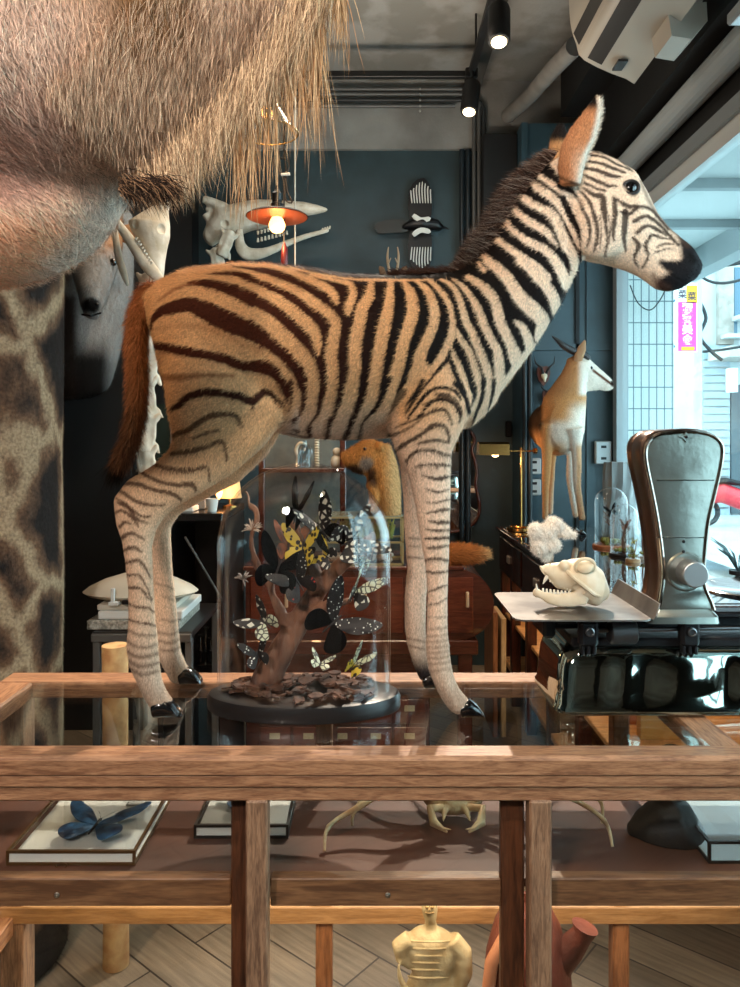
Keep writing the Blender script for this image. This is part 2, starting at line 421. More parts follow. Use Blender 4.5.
post(CX0,CX0+.05,1.235,1.28,W_oakZ); post(CX1-.05,CX1,1.235,1.28,W_oakZ)
post(-.236,-.206,1.272,1.292,W_dkZ,'door_stile'); post(.222,.262,1.272,1.292,W_dkZ,'door_stile')
for x in (-.10,.545,): post(x-.018,x+.018,1.625,1.66,W_orZ,'rear_post',.06,.915)
post(CX0,CX0+.05,1.62,1.68,W_oakZ,'rear_post',.06,.915); post(CX1-.05,CX1,1.62,1.68,W_oakZ,'rear_post',.06,.915)
# glass doors, shelf and lower deck
for x0,x1 in ((CX0+.05,-.236),(-.169,.222),(.30,CX1-.05)):
    obj('front_glass',MB().box(x0,x1,1.276,1.280,.06,.862),G,ct,False)
    obj('door_rail',MB().bbox(x0,x1,1.27,1.295,.680,.727,.002),wood('brown_shelf_rail',srgb(92,62,42),srgb(134,96,66),'X'),ct,True,30)
M_shelf=mat('brown_shelf_board',srgb(104,62,44),.6,col2=srgb(68,42,32),nscale=4,detail=6)
obj('shelf',MB().box(CX0+.02,CX1-.02,1.297,1.66,.698,.712),M_shelf,ct,False)
obj('rear_shelf_rail',MB().bbox(CX0,CX1,1.617,1.65,.425,.462,.002),W_orX,ct,True,30)
obj('lower_deck',MB().box(CX0+.01,CX1-.01,1.25,1.67,.03,.06),wood('deck_board',srgb(110,80,54),srgb(150,112,76),'X'),ct,False)
obj('rear_deck_edge',MB().bbox(.63,CX1,1.61,1.655,.245,.262,.002),mat('pale_yellow_edge',srgb(226,190,110),.5),ct,True,30)
obj('side_rail',MB().bbox(CX0,CX0+.03,1.28,1.62,.40,.44,.002),W_oakY,ct,True,30)
for x in (-.53,.03,.66):
    s_=MB().lathe([(.0045,0),(.0045,.002),(.003,.003),(0,.003)],12,(x,1.27,.70),M=rot('X',90)); s_.box(x-.003,x+.003,1.2662,1.2668,.6995,.7005)
    obj('door_screw',s_,mat('steel_screw',srgb(170,165,155),.35,metal=.9),ct)
# ============================================================ zebra foal
YM=1.49
def zs(a,b,w,Y=YM): return (P(a[0],a[1],Y),P(b[0],b[1],Y),w)
zb=thing('zebra_foal','mounted zebra foal standing on the glass counter, striped brown and cream','zebra',(-.05,YM,CZ))
m=MB()
m.loft([zs(*s) for s in [
 ((150,290),(158,345),.045),((163,280),(170,392),.085),((190,270),(200,425),.108),((240,264),(240,440),.120),((270,266),(268,430),.123),((300,268),(300,438),.125),
 ((345,275),(345,440),.128),((390,277),(390,438),.125),((425,276),(428,436),.115),((452,272),(458,432),.098),((468,268),(482,418),.078),((478,266),(497,402),.06)]],n=36,pw=.92)
m.loft([zs(*s) for s in [
 ((440,275),(440,420),.08),((455,271),(472,428),.09),((470,263),(508,383),.075),((485,250),(534,348),.062),((500,224),(560,306),.054),((516,196),(573,278),.048),((531,177),(584,256),.046),((548,162),(594,240),.045),((566,154),(600,220),.042)]],n=32,pw=.95)
m.loft([zs(*s) for s in [
 ((560,160),(580,257),.042),((578,152),(590,262),.052),((597,152),(603,264),.056),((616,161),(615,267),.056),((632,171),(628,271),.054),((644,190),(640,277),.044),((655,212),(648,283),.036),
 ((667,227),(657,290),.032),((680,238),(668,292),.033),((691,247),(681,289),.032),((699,260),(692,281),.022)]],n=32,pw=.95)
# cheek roundness
m.ball(P(600,225,1.452),.062,16,12,(1,.45,1.05)); m.ball(P(600,225,1.528),.062,16,12,(1,.45,1.05))
def leg(secs,Y0,Y1=None):
    m.loft([zs(a,b,w,Y0 if not Y else Y) for a,b,w,Y in secs],n=24)
# near hind
leg([((158,330),(285,395),.06,1.43),((163,372),(288,415),.062,1.425),((167,408),(281,424),.055,1.42),((172,432),(265,446),.046,1.415),((171,448),(232,474),.038,1.415),((152,466),(202,493),.032,1.41),
 ((127,480),(180,505),.029,1.41),((113,499),(166,516),.028,1.41),((116,524),(156,531),.024,1.41),((122,541),(152,549),.021,1.41),((125,562),(153,566),.0195,1.41),((128,590),(154,590),.0185,1.41),((128,621),(156,620),.0185,1.41),
 ((126,647),(159,647),.021,1.41),((129,666),(160,667),.021,1.41),((137,683),(163,683),.02,1.41),((144,697),(168,694),.021,1.41),((150,708),(175,703),.022,1.41)],1.41)
# far hind
YH=1.60
leg([((165,330),(285,395),.055,1.55),((172,380),(285,425),.055,1.555),((176,425),(268,455),.045,1.565),((178,450),(240,482),.036,1.575),((166,473),(212,496),.03,1.585),((146,488),(194,506),.027,YH),((140,508),(180,514),.025,YH),
 ((143,530),(171,528),.021,YH),((147,560),(172,560),.018,YH),((150,600),(176,600),.018,YH),((153,630),(179,630),.018,YH),((157,654),(181,652),.02,YH),((163,668),(187,665),.019,YH),((171,682),(195,676),.02,YH)],YH)
# near fore
leg([((385,350),(470,350),.06,1.44),((388,410),(475,405),.055,1.425),((391,437),(462,430),.045,1.415),((398,456),(452,452),.034,1.41),((408,477),(451,472),.028,1.41),((415,508),(451,505),.0235,1.41),((420,538),(450,538),.021,1.41),
 ((425,568),(449,568),.019,1.41),((427,597),(448,597),.018,1.41),((426,626),(448,626),.0185,1.41),((425,650),(450,650),.0195,1.41),((428,670),(453,672),.019,1.41),((437,692),(459,688),.019,1.41),((448,709),(467,697),.02,1.41),((455,714),(472,702),.019,1.41)],1.41)
# far fore
YF_=1.575
leg([((392,400),(465,400),.05,1.545),((392,437),(452,432),.04,1.56),((399,461),(444,458),.03,YF_),((403,500),(438,498),.024,YF_),((404,534),(430,534),.021,YF_),((407,568),(430,568),.018,YF_),((404,597),(427,597),.018,YF_),
 ((404,626),(426,626),.019,YF_),((407,646),(427,646),.019,YF_),((413,665),(430,660),.0175,YF_),((419,679),(435,673),.018,YF_)],YF_)
body=organic('body',m,COAT,zb,.0055,8,1)
body.data.vertices.foreach_set('co',(lambda a:(a.__setitem__((slice(None),2),np.maximum(a[:,2],CZ+.006)),a)[1])(mesh_arrays(body)[0]).ravel()); body.data.update()
# ---- colour
co,no,tr=mesh_arrays(body)
def uv(co,yc=YM):
    yy=yc-np.abs(co[:,1]-yc)
    return 370+co[:,0]*F/yy, HY-(co[:,2]-ZC)*F/yy
u,v=uv(co)
ureal=370+co[:,0]*F/co[:,1]; vreal=HY-(co[:,2]-ZC)*F/co[:,1]
far=co[:,1]>1.5
rg=np.random.default_rng(5)
Zc=4.933
REG={'A':(120,250,Zc),'B':(250,260,Zc),'C':(380,260,Zc),'D':(440,130,Zc),'E':(560,90,4.487),'F':(110,380,3.7),'K':(60,470,4.624),'H':(250,380,Zc),'P':(380,380,6.167),'Q':(380,530,5.19),'G':(430,260,4.353),'R':(0,0,1)}
tan=lin(220,172,126); cream=lin(242,220,198); greyb=lin(220,192,170); pale=lin(214,196,178)
base=np.tile(tan,(len(co),1))
base=blend(base,cream,sm(400,560,u)*.9)
base=blend(base,greyb,sm(385,445,v)*(u>295)*(u<400)*.9)
base=blend(base,greyb*1.05,sm(400,470,v)*(u>380)*.9)
# inner thigh / belly pale, lower legs greyish
thf=sm(-12,22,(u-(278-(v-430)*0.9)))*(v>405)*(v<520)*(u<300)
base=blend(base,lin(206,190,178),thf)
base=blend(base,lin(222,190,162),sm(430,560,v)*(u<240)*.8)
base=blend(base,lin(196,174,154),sm(600,690,v)*.8)
base=blend(base,lin(225,180,135),sm(545,600,u)*sm(262,200,v)*.0+0*u)
dk=lin(34,16,10); dkr=lin(70,30,16); blk=lin(20,14,13)
dark=blend(np.tile(dkr,(len(co),1)),np.tile(blk,(len(co),1)),sm(230,420,u))
dark=blend(dark,np.tile(lin(48,30,22),(len(co),1)),sm(430,520,v))
brn=np.tile(lin(120,72,42),(len(co),1))
# wobble so the edges read as hair
un=u+rg.normal(0,.35,len(u)); vn=v+rg.normal(0,.35,len(u))
def cat(reg,pts):
    ox,oy,s=REG[reg]; return [(ox+p[0]/s,oy+p[1]/s,(p[2] if len(p)>2 else 0)/s) for p in pts]
def stroke(reg,pts,col,soft=1.1,amt=1.0,side='both',U=None,V=None):
    global base
    k_={'E':1.22,'K':1.35,'F':1.25,'P':1.18,'Q':1.25}.get(reg,1.0)
    pts=spline([(a,b,c*k_) if c<50 else (a,b,c) for a,b,c in cat(reg,[(p[0],p[1],p[2]) for p in pts])],4)
    U=un if U is None else U; V=vn if V is None else V
    arr=np.array(pts); mr=arr[:,2].max()/2+3
    sel=(U>arr[:,0].min()-mr)&(U<arr[:,0].max()+mr)&(V>arr[:,1].min()-mr)&(V<arr[:,1].max()+mr)
    if side=='near': sel&=co[:,1]<1.49
    if side=='far': sel&=co[:,1]>1.5
    ix=np.nonzero(sel)[0]
    if not len(ix): return
    best=np.full(len(ix),1e9); uu=U[ix]; vv=V[ix]
    for a,b in zip(pts[:-1],pts[1:]):
        dx,dy=b[0]-a[0],b[1]-a[1]; L2=dx*dx+dy*dy+1e-9
        t=np.clip(((uu-a[0])*dx+(vv-a[1])*dy)/L2,0,1)
        d=np.hypot(uu-(a[0]+t*dx),vv-(a[1]+t*dy))-(a[2]+(b[2]-a[2])*t)/2
        best=np.minimum(best,d)
    w=np.clip(.5-best/soft,0,1)*amt
    src=col[ix] if col.ndim==2 else col
    base[ix]=base[ix]*(1-w[:,None])+src*w[:,None]
def poly(pts,col,soft=0):
    global base
    inside=np.zeros(len(un),bool); n=len(pts)
    for i in range(n):
        x1,y1=pts[i]; x2,y2=pts[(i+1)%n]
        c=((y1>vn)!=(y2>vn))&(un<(x2-x1)*(vn-y1)/((y2-y1) or 1e-9)+x1)
        inside^=c
    base[inside]=col[inside] if col.ndim==2 else col
inp=[(250,370.5),(262,373),(272,377),(281,386),(287,398),(290,408),(288,418),(300,428),(310,436),(340,445),(372,436),(386,410),(395,398),(405,384),(425,360),(455,384),(470,392),(490,402),(480,440)]
light0=base.copy()
poly([(250,250),(300,255),(450,258),(470,235),(520,175),(545,158),(560,176),(572,196),(579,220),(582,262),(558,320),(506,392),(480,430)]+list(reversed(inp[:-1])),dark)
def lt(reg,*pts,**k): stroke(reg,pts,light0,**k)
def dkk(reg,*pts,**k): stroke(reg,pts,dark,**k)
def br(reg,*pts,**k): stroke(reg,pts,brn,**dict(amt=.8,soft=1.8,**k))
# torso light bands
lt('B',(-10,22,30),(100,30,22),(200,55,28),(290,95,33),(370,130,40),(415,170,40),(430,208,24))
lt('B',(-10,62,30),(90,90,35),(170,120,40),(250,160,45),(320,210,50),(390,260,50),(425,310,52),(415,380,55),(405,460,58),(410,560,60),(400,660,65),(385,745,65))
lt('B',(-10,118,45),(60,155,50),(130,190,52),(200,240,58),(260,290,60),(310,340,58),(335,400,42),(340,465,12))
lt('B',(-10,248,60),(70,290,70),(150,360,75),(220,430,75),(280,490,70),(310,560,65),(315,650,65),(300,745,62))
lt('B',(-10,448,105),(80,450,80),(150,490,72),(200,560,62),(235,650,60),(240,740,60))
dkk('B',(-5,345,92),(60,385,74),(120,425,62),(180,475,58),(230,540,50),(262,620,44),(275,700,38),(278,760,32))
lt('B',(300,75,16),(370,88,18),(440,105,18),(500,122,28),(510,170,40),(490,230,38),(485,268,20))
lt('B',(600,110,28),(590,180,48),(555,240,60),(540,320,62),(525,400,62),(520,480,60),(520,560,60),(500,650,70),(480,745,75))
lt('B',(695,105,30),(690,200,45),(670,300,62),(650,400,62),(635,480,60),(625,560,60),(600,650,68),(570,745,75))
lt('C',(120,105,22),(155,170,50),(165,250,60),(140,340,60),(115,420,60),(100,500,60),(75,580,62),(45,660,65),(10,740,70))
lt('C',(180,102,15),(235,150,35),(265,220,45),(270,300,48),(240,380,50),(205,460,55),(185,540,60),(150,620,70),(100,700,80),(60,760,90))
lt('C',(240,98,12),(290,140,28),(335,200,28),(355,270,26),(360,330,30),(345,400,38),(310,470,40),(270,540,45),(220,620,50),(160,700,60))
lt('C',(300,95,10),(350,120,22),(385,170,28),(405,230,32),(425,300,36),(460,370,38),(490,440,40),(520,510,40),(540,590,40),(530,670,40),(510,740,50))
lt('C',(375,335,12),(400,390,28),(440,450,32),(465,520,35),(485,590,35),(485,660,35),(460,730,34))
lt('C',(360,93,10),(410,130,25),(455,190,32),(490,250,38),(515,320,40),(550,390,40),(580,450,42),(590,520,50),(590,600,55),(565,700,60),(520,780,60))
lt('C',(435,85,28),(490,115,40),(540,160,50),(575,220,50),(590,290,50),(620,360,50),(650,420,50),(672,480,70),(690,520,70))
lt('C',(760,430,40),(700,500,50),(640,590,50),(590,680,50),(540,760,60),(480,820,60))
lt('C',(670,300,15),(710,340,40),(735,400,45),(745,450,50))
lt('C',(350,440,22),(385,510,30),(415,590,32),(438,680,32),(440,750,30))
# shoulder
poly([(448,351),(436,370),(420,392),(405,410),(402,420),(470,425),(466,398),(458,378)],light0)
for s in [[(345,450,18),(335,490,25),(290,540,18),(240,600,14),(180,680,14),(130,750,16)],
          [(348,500,15),(368,550,25),(402,620,25),(428,690,22),(440,750,22)],
          [(402,690,8),(375,650,18),(330,628,18),(280,632,18),(230,660,18),(190,710,16),(140,780,14)],
          [(400,770,14),(370,715,16),(320,690,16),(270,695,16),(230,725,14),(190,780,12)]]: dkk('C',*s)
# neck light bands
lt('D',(205,608,25),(250,645,32),(300,685,38),(345,730,42))
lt('G',(250,5,35),(310,50,40),(360,110,50),(400,170,60),(450,215,66),(492,268,62),(480,335,50))
lt('D',(250,520,20),(300,550,30),(360,595,35),(420,635,38),(480,680,42),(530,730,45)); lt('G',(395,0,38),(450,50,45),(505,110,45),(540,165,48),(550,220,42))
lt('D',(320,425,18),(350,480,28),(400,525,32),(460,560,38),(520,590,42),(570,640,45),(600,700,50),(620,745,48)); lt('G',(540,-5,38),(575,60,36),(592,115,30))
lt('D',(360,375,20),(400,420,35),(450,455,38),(510,490,38),(550,530,30),(582,575,8))
lt('D',(385,305,20),(430,345,35),(490,380,38),(550,410,45),(590,480,45),(620,560,48),(650,610,50),(662,680,40),(650,740,36))
lt('D',(440,250,25),(490,285,38),(550,330,40),(600,380,42),(640,450,40),(665,520,30),(682,575,12))
lt('D',(480,215,20),(530,250,28),(590,290,30),(640,340,30),(670,420,28),(692,480,26))
lt('D',(190,655,15),(222,692,24)); lt('D',(295,455,10),(320,470,22))
# neck / jaw light field and head strokes
stroke('E',[(10,480,22),(45,560,26),(75,620,22),(92,670,8)],dark); 
stroke('E',[(0,425,30),(50,450,22),(70,480,6)],dark)
for s in [[(130,290,9),(200,303,10),(250,330,10),(315,358,6)],[(112,318,9),(180,328,12),(240,352,14),(292,370,8)],[(112,350,12),(170,362,15),(230,385,16),(272,388,8)],
  [(108,382,10),(160,405,16),(210,428,14),(252,430,8)],[(108,415,9),(160,440,12),(205,452,8)],[(150,275,6),(220,292,8),(280,325,7),(325,365,5)],
  [(92,455,10),(130,500,14),(155,570,18),(168,650,14),(152,725,9)],[(72,470,8),(100,535,14),(128,590,16),(134,650,12),(118,705,8)],[(105,440,9),(150,470,18),(188,478,24),(195,530,24),(205,600,14),(212,670,10),(200,745,8)],
  [(243,488,20),(246,560,20),(240,620,18),(240,675,8)],[(292,545,22),(291,600,24),(286,660,18),(296,725,8)],[(255,490,10),(300,520,18),(345,520,10)],[(272,545,10),(312,555,14),(352,525,14),(400,530,12),(440,570,10),(485,625,8)],
  [(332,590,16),(380,565,14),(430,590,14),(480,640,12),(530,695,12)],[(330,665,16),(352,700,16),(332,755,10),(352,795,6)],[(345,640,16),(390,608,14),(440,628,14),(482,655,6)],[(385,720,12),(385,690,14),(412,652,14),(455,662,8),(505,672,6)],
  [(378,700,10),(396,745,10),(366,800,6)],[(430,705,6),(470,690,7),(512,692,5)],[(425,730,6),(470,715,6),(515,715,4)],[(218,560,5),(224,620,6),(222,690,4)],[(180,560,5),(184,640,6),(178,710,4)],[(395,420,6),(420,500,6),(460,570,7)]]:
    stroke('E',s,np.tile(lin(36,25,22),(len(co),1)),soft=1.3,amt=.92)
# muzzle
mz=lin(26,26,30)
stroke('E',[(560,690,40),(600,760,95),(570,830,95),(510,860,80),(470,870,60)],np.tile(mz,(len(co),1)),soft=6)
stroke('E',[(540,660,14),(575,700,30),(625,770,40)],np.tile(mz,(len(co),1)),soft=5)
stroke('E',[(455,775,22),(490,790,40),(540,800,60)],np.tile(mz,(len(co),1)),soft=4)
stroke('E',[(362,405,10),(400,500,12),(460,590,14),(520,640,20),(570,690,30)],np.tile(lin(70,52,44),(len(co),1)),soft=4,amt=.8)
stroke('E',[(420,830,20),(440,870,30),(480,890,30)],np.tile(lin(84,60,50),(len(co),1)),soft=6,amt=.7)
stroke('E',[(300,425,30),(330,450,40)],np.tile(lin(40,34,34),(len(co),1)),soft=3,amt=.9)
# mouth line and nostril
stroke('E',[(470,800,4),(520,840,5),(580,865,5)],np.tile(lin(6,6,7),(len(co),1)),soft=1)
stroke('E',[(585,740,18),(600,765,20)],np.tile(lin(8,8,9),(len(co),1)),soft=3)
# rump
dkk('A',(150,395,6),(165,345,26),(200,305,45),(240,288,60),(340,268,75),(430,300,95),(520,345,105),(600,378,97),(660,402,86))
dkk('A',(360,160,20),(450,165,45),(540,190,60),(600,213,70),(655,243,76))
dkk('A',(450,118,8),(560,115,22),(610,126,32),(660,143,38))
dkk('A',(560,82,6),(650,92,14))
dkk('A',(175,470,40),(240,480,45),(330,500,50),(420,515,45),(520,535,50),(600,570,48),(650,570,50),(690,580,50),(760,605,50),(800,650,38),(830,720,34),(848,780,30))
stroke('A',[(210,625,30),(300,625,34),(420,615,25),(570,618,18)],brn,amt=.75,soft=3)
stroke('A',[(180,390,8),(280,370,14),(420,380,30),(560,440,30),(700,500,20)],np.tile(lin(165,110,70),(len(co),1)),amt=.45,soft=5)
stroke('A',[(190,250,8),(280,190,14),(380,160,20)],np.tile(lin(120,62,34),(len(co),1)),amt=.8,soft=3)
b2=np.tile(lin(58,28,17),(len(co),1))
for s in [[(230,105,14),(260,90,20),(290,62,22),(350,45,25),(420,48,22),(480,60,25),(530,75,25),(575,42,20),(620,70,14),(642,95,8)],
  [(532,80,14),(530,110,6)]]: stroke('F',s,b2,soft=1.5)
for s in [[(236,202,16),(290,185,18),(330,155,16),(380,130,18),(430,125,16),(470,135,14),(492,170,8)],[(226,272,12),(300,262,16),(360,245,14),(410,225,12),(428,250,12),(432,300,6)],
  [(310,215,8),(360,195,9),(412,185,8)],[(172,315,12),(240,330,14),(310,330,14),(362,316,8)],[(118,343,10),(180,375,12),(250,388,12),(300,385,16),(320,410,8)],
  [(38,383,12),(100,385,14),(170,408,12),(230,420,14),(262,442,10)],[(42,412,10),(100,450,12),(160,463,9),(202,462,5)],[(22,438,6),(60,460,10),(110,500,8),(152,505,5)],[(365,330,8),(368,375,5)]]:
    stroke('F',s,b2,soft=1.6,amt=.85,side='near')
for s in [[(268,150,8),(320,180,12),(350,222,12),(400,245,5)],[(252,200,8),(285,188,10),(330,215,10),(362,262,7)],[(278,262,12),(300,240,11),(332,250,6)],[(288,312,14),(320,293,14),(352,300,12),(392,322,4)],
  [(296,372,10),(330,357,14),(356,365,12),(382,382,4)],[(302,430,10),(340,420,12),(370,420,12),(400,460,8),(417,495,4)],[(310,485,8),(345,484,8),(370,490,8),(400,540,6),(424,600,5)],[(312,542,8),(350,545,12),(375,550,9),(420,604,5)],
  [(315,615,8),(350,632,9),(400,635,9),(440,658,5)],[(318,690,7),(360,705,8),(410,712,9),(446,722,6)]]:
    stroke('K',s,b2,soft=1.4,amt=.85,side='near')
b3=np.tile(lin(96,74,60),(len(co),1))
for s in [[(312,740,8),(360,760,9),(400,765,9),(445,763,7)],[(308,790,8),(350,815,11),(400,820,11),(452,803,7)],[(308,835,8),(350,862,14),(400,862,14),(455,848,9)],[(318,880,10),(360,905,16),(410,905,15),(455,890,9)],[(330,920,10),(380,945,14),(450,930,10)]]:
    stroke('K',s,b3,soft=2.5,amt=.7,side='near')
U2=ureal+rg.normal(0,.35,len(u)); V2=vreal
for s in [[(440,525,5),(490,535,6),(528,552,4)],[(470,580,4),(525,602,5)],[(452,750,8),(510,760,9),(548,744,6)],[(460,790,8),(510,800,10),(555,780,8)],[(470,832,8),(520,835,9),(560,815,7)],[(470,690,5),(520,700,6),(545,690,4)]]:
    stroke('K',s,b3,soft=2.5,amt=.7,side='far',U=U2,V=V2)
# belly: light bands between dark ribs
for s in [[(230,60,52),(215,130,62),(188,182,50)],[(315,60,60),(300,140,62),(262,210,60),(248,255,40)],[(405,60,62),(380,120,70),(347,190,76),(345,270,74)],[(500,60,70),(470,130,80),(447,200,82),(430,285,82)],
  [(610,60,75),(572,130,80),(532,200,56),(512,285,44)],[(712,60,84),(655,130,84),(605,200,84),(600,285,100)],[(150,225,60),(250,255,40),(300,300,30)],[(650,250,80),(700,200,100)]]: lt('H',*s)
for s in [[(145,215,10),(190,205,6),(215,210,8)],[(215,245,10),(240,255,20)],[(190,262,8),(260,280,12),(310,290,16),(375,300,12),(450,296,10)],[(750,60,50),(690,170,6)]]: dkk('H',*s,amt=.8)
for s in [[(202,10,28),(205,110,14),(190,160,6)],[(268,-10,32),(268,110,28),(255,165,12),(225,192,5)],[(367,-10,36),(355,90,34),(335,170,18),(302,215,12),(300,275,22)],[(458,-10,36),(445,90,30),(412,190,18),(396,215,20),(385,280,24),(378,305,14)],
  [(566,-10,48),(555,80,42),(512,190,24),(482,268,28),(466,290,20)],[(672,-10,36),(655,80,28),(612,150,20),(560,212,14),(545,290,20)]]: dkk('H',*s)
lt('C',(-90,95,12),(50,100,12),(150,100,10),(260,97,8)); lt('B',(200,38,10),(330,68,10),(480,92,10),(600,100,10))
# foreleg near
db=np.tile(lin(40,26,20),(len(co),1))
for s in [[(350,90,20),(420,100,35),(470,140,30),(500,200,20),(490,262,8)],[(262,152,10),(330,128,14),(372,100,14)],[(95,292,8),(180,258,12),(260,225,16),(330,190,22),(390,180,22),(430,220,16),(446,275,8)],[(58,342,20),(130,320,15),(200,282,10),(262,240,6)],
  [(104,427,20),(170,385,22),(240,345,20),(300,300,24),(350,275,24),(400,285,20),(425,340,18),(428,388,10)],[(240,390,12),(310,372,18),(370,372,18),(425,386,12)],[(160,500,18),(200,455,16),(260,430,18),(330,435,18),(390,455,20),(440,466,12)],
  [(200,540,6),(260,525,13),(340,520,18),(400,525,20),(435,525,14)],[(255,588,5),(310,600,14),(360,610,24),(400,600,22),(430,594,10)],[(280,670,5),(330,685,12),(370,690,13),(425,674,7)],[(290,755,6),(340,757,10),(390,745,14),(430,735,8)],
  [(290,822,6),(350,808,17),(400,800,19),(432,793,10)],[(300,868,6),(350,878,20),(395,875,22),(440,880,10)],[(280,920,8),(350,928,14),(430,925,12)],[(280,975,8),(350,975,14),(430,972,14)]]:
    stroke('P',s,db,soft=1.5,amt=.92)
for s in [[(0,110,22),(30,60,30),(60,-10,34)],[(110,70,10),(135,30,26),(160,-20,34)],[(165,155,8),(200,110,22),(235,60,26),(270,0,26)],[(460,15,22),(500,60,28),(530,120,16),(545,160,5)],[(560,0,32),(585,60,30),(575,130,14),(560,170,4)],
  [(640,0,30),(635,90,25),(600,190,20),(568,285,8)],[(705,0,24),(695,90,20),(668,190,7)]]: dkk('P',*s)
for s in [[(240,45,10),(290,42,14),(360,40,10)],[(245,95,8),(295,90,16),(360,80,8)],[(235,157,10),(290,148,14),(358,160,12)],[(235,213,8),(290,222,12),(352,214,8)],[(250,322,4),(300,302,12),(350,284,5)],[(255,388,6),(300,380,9),(345,353,5)],[(250,452,3),(300,455,5),(345,450,3)]]:
    stroke('Q',s,db,soft=1.5,amt=.85,side='near')
for y in (510,545,575,605,632,660,690,725): stroke('Q',[(245,y+6,6),(300,y+4,12),(365,y-6,7)],b3,soft=2.5,amt=.55,side='near')
for s in [[(150,40,6),(200,46,8)],[(150,82,6),(208,86,6)],[(148,140,10),(218,146,8)],[(140,560,6),(230,580,8)],[(150,600,6),(235,620,8)]]: stroke('Q',s,b3,soft=2,amt=.8,side='far',U=U2,V=V2)
# dark pasterns
dp=np.tile(lin(38,32,32),(len(co),1))
base=blend(base,dp[0],sm(.03,.0,np.abs(co[:,2]-(CZ+.02)))*0+sm(CZ+.085,CZ+.035,co[:,2])*np.where(far&(u>380),1,.35))
# colour attribute + fur
HX=np.array
def zdir(p,N):
    d=np.zeros_like(p); x=370+p[:,0]*F/YM; z=p[:,2]
    legs=z<P(0,440,YM).z-.02
    d[:,0]=np.where(x>560,.6,-.75); d[:,2]=-.55
    d[:,0]=np.where(legs,-.1,d[:,0]); d[:,2]=np.where(legs,-1,d[:,2]); return d
def zlen(p):
    x=370+p[:,0]*F/YM; y=HY-(p[:,2]-ZC)*F/YM
    L=np.ones(len(p)); L=np.where(x>575,.55,L); L=np.where(y>470,.5,L); L=np.where((x<330)&(y<300),1.5,L); return L
add_fur(body,base,190000,.0095,.0012,zdir,.38,seed=2,lenf=zlen,jitter=.3,colj=.22)
# ---- ears
def ear(Y,cx,tip,basepx,wl,wr,lab=None):
    pass
m=MB()
lp=[(560,186),(557,168),(560,147),(569,130),(580,116),(590,103),(597,94)]; rp=[(580,186),(583,172),(587,155),(594,141),(599,124),(601,110),(599,95)]
YE=1.445
rings=[]
for i,(a,b) in enumerate(zip(lp,rp)):
    A=P(a[0],a[1],YE); B=P(b[0],b[1],YE-.012); c=(A+B)/2; w=.020*(1-(i/6)**2*.75)
    ring=[]
    for k in range(16):
        t=2*math.pi*k/16
        ring.append(c+(A-B)/2*math.cos(t)+Vector((0,1,0))*w*(math.sin(t) if math.sin(t)<0 else -.45*math.sin(t)*0+math.sin(t)*.25))
    rings.append(ring)
m.ring_loft(rings)
e1=organic('ear',m,COAT,zb,.003,3,1)
def ear_cols(o,tipz,right=True):
    c,n_,t_=mesh_arrays(o); uu=370+c[:,0]*F/c[:,1]; vv=HY-(c[:,2]-ZC)*F/c[:,1]
    cl=np.tile(lin(196,140,100),(len(c),1)); cl=blend(cl,lin(226,206,186),sm(140,175,vv)*sm(566,584,uu))
    edge=np.interp(vv,[95,110,124,141,155,172,186],[599,601,599,594,587,583,580])
    cl=blend(cl,lin(225,218,205),sm(7,2,edge-uu)); ct_=sm(114,104,vv)*sm(2,5,edge-uu); cl=blend(cl,lin(25,20,18),np.clip(ct_,0,1)); cl=blend(cl,lin(220,190,150),sm(99,95,vv))
    cl=blend(cl,lin(40,22,16),sm(3,0,np.abs(vv-(178+(uu-560)*.4)))*.7)
    return cl
add_fur(e1,ear_cols(e1,0),9000,.007,.0008,lambda p,N:np.tile([.35,0,1.],(len(p),1)),.3,seed=8)
# white fringe along the ear front edge
rg2=np.random.default_rng(4); n=500; t=rg2.random(n); yy=100+t*65
xx=np.interp(yy,[95,110,124,141,155,172],[599,601,599,594,587,583]); rt=np.array([P(a,b,YE-.012) for a,b in zip(xx-1,yy)])
strands('ear_fringe',rt,np.tile([.8,-.1,.75],(n,1))+rg2.normal(0,.3,(n,3)),.012,.0008,lin(232,226,214),COAT,e1,3,.05)
m=MB(); m.loft([(P(550,165,1.54),P(566,165,1.54),.012),(P(549,148,1.545),P(568,146,1.545),.014),(P(551,136,1.55),P(567,134,1.55),.012),(P(556,127,1.55),P(565,127,1.55),.006)])
e2=organic('ear',m,COAT,zb,.003,3,1); c,_,_=mesh_arrays(e2); vv=HY-(c[:,2]-ZC)*F/c[:,1]
add_fur(e2,blend(np.tile(lin(196,150,104),(len(c),1)),lin(30,24,22),sm(146,138,vv)),3000,.008,.0008,lambda p,N:np.tile([0,0,1.],(len(p),1)),.4,seed=9)
# ---- eyes
M_eye=mat('dark_glass_eye',srgb(14,12,14),.04,coat=1)
for sgn,lab in ((-1,None),(1,None)):
    Ye=YM+sgn*.0475
    m=MB().ball(P(630.5,188,YM)+Vector((0,sgn*.0475,0)) if sgn>0 else P(630.5,188,Ye),.0125,16,12,(1,.7,1)); e=obj('eye',m,M_eye,zb)
    lid=MB(); c0=P(630.5,188,Ye)+Vector((0,sgn*.002,0)) if sgn<0 else P(630.5,188,YM)+Vector((0,.0495,0))
    lid.tube([c0+Vector((math.cos(a)*.0155,sgn*.002*abs(math.sin(a)),math.sin(a)*.0125)) for a in [i*math.pi/10 for i in range(20)]],.0032,8,True)
    obj('eyelid',lid,mat('black_skin',srgb(28,24,24),.5),e)
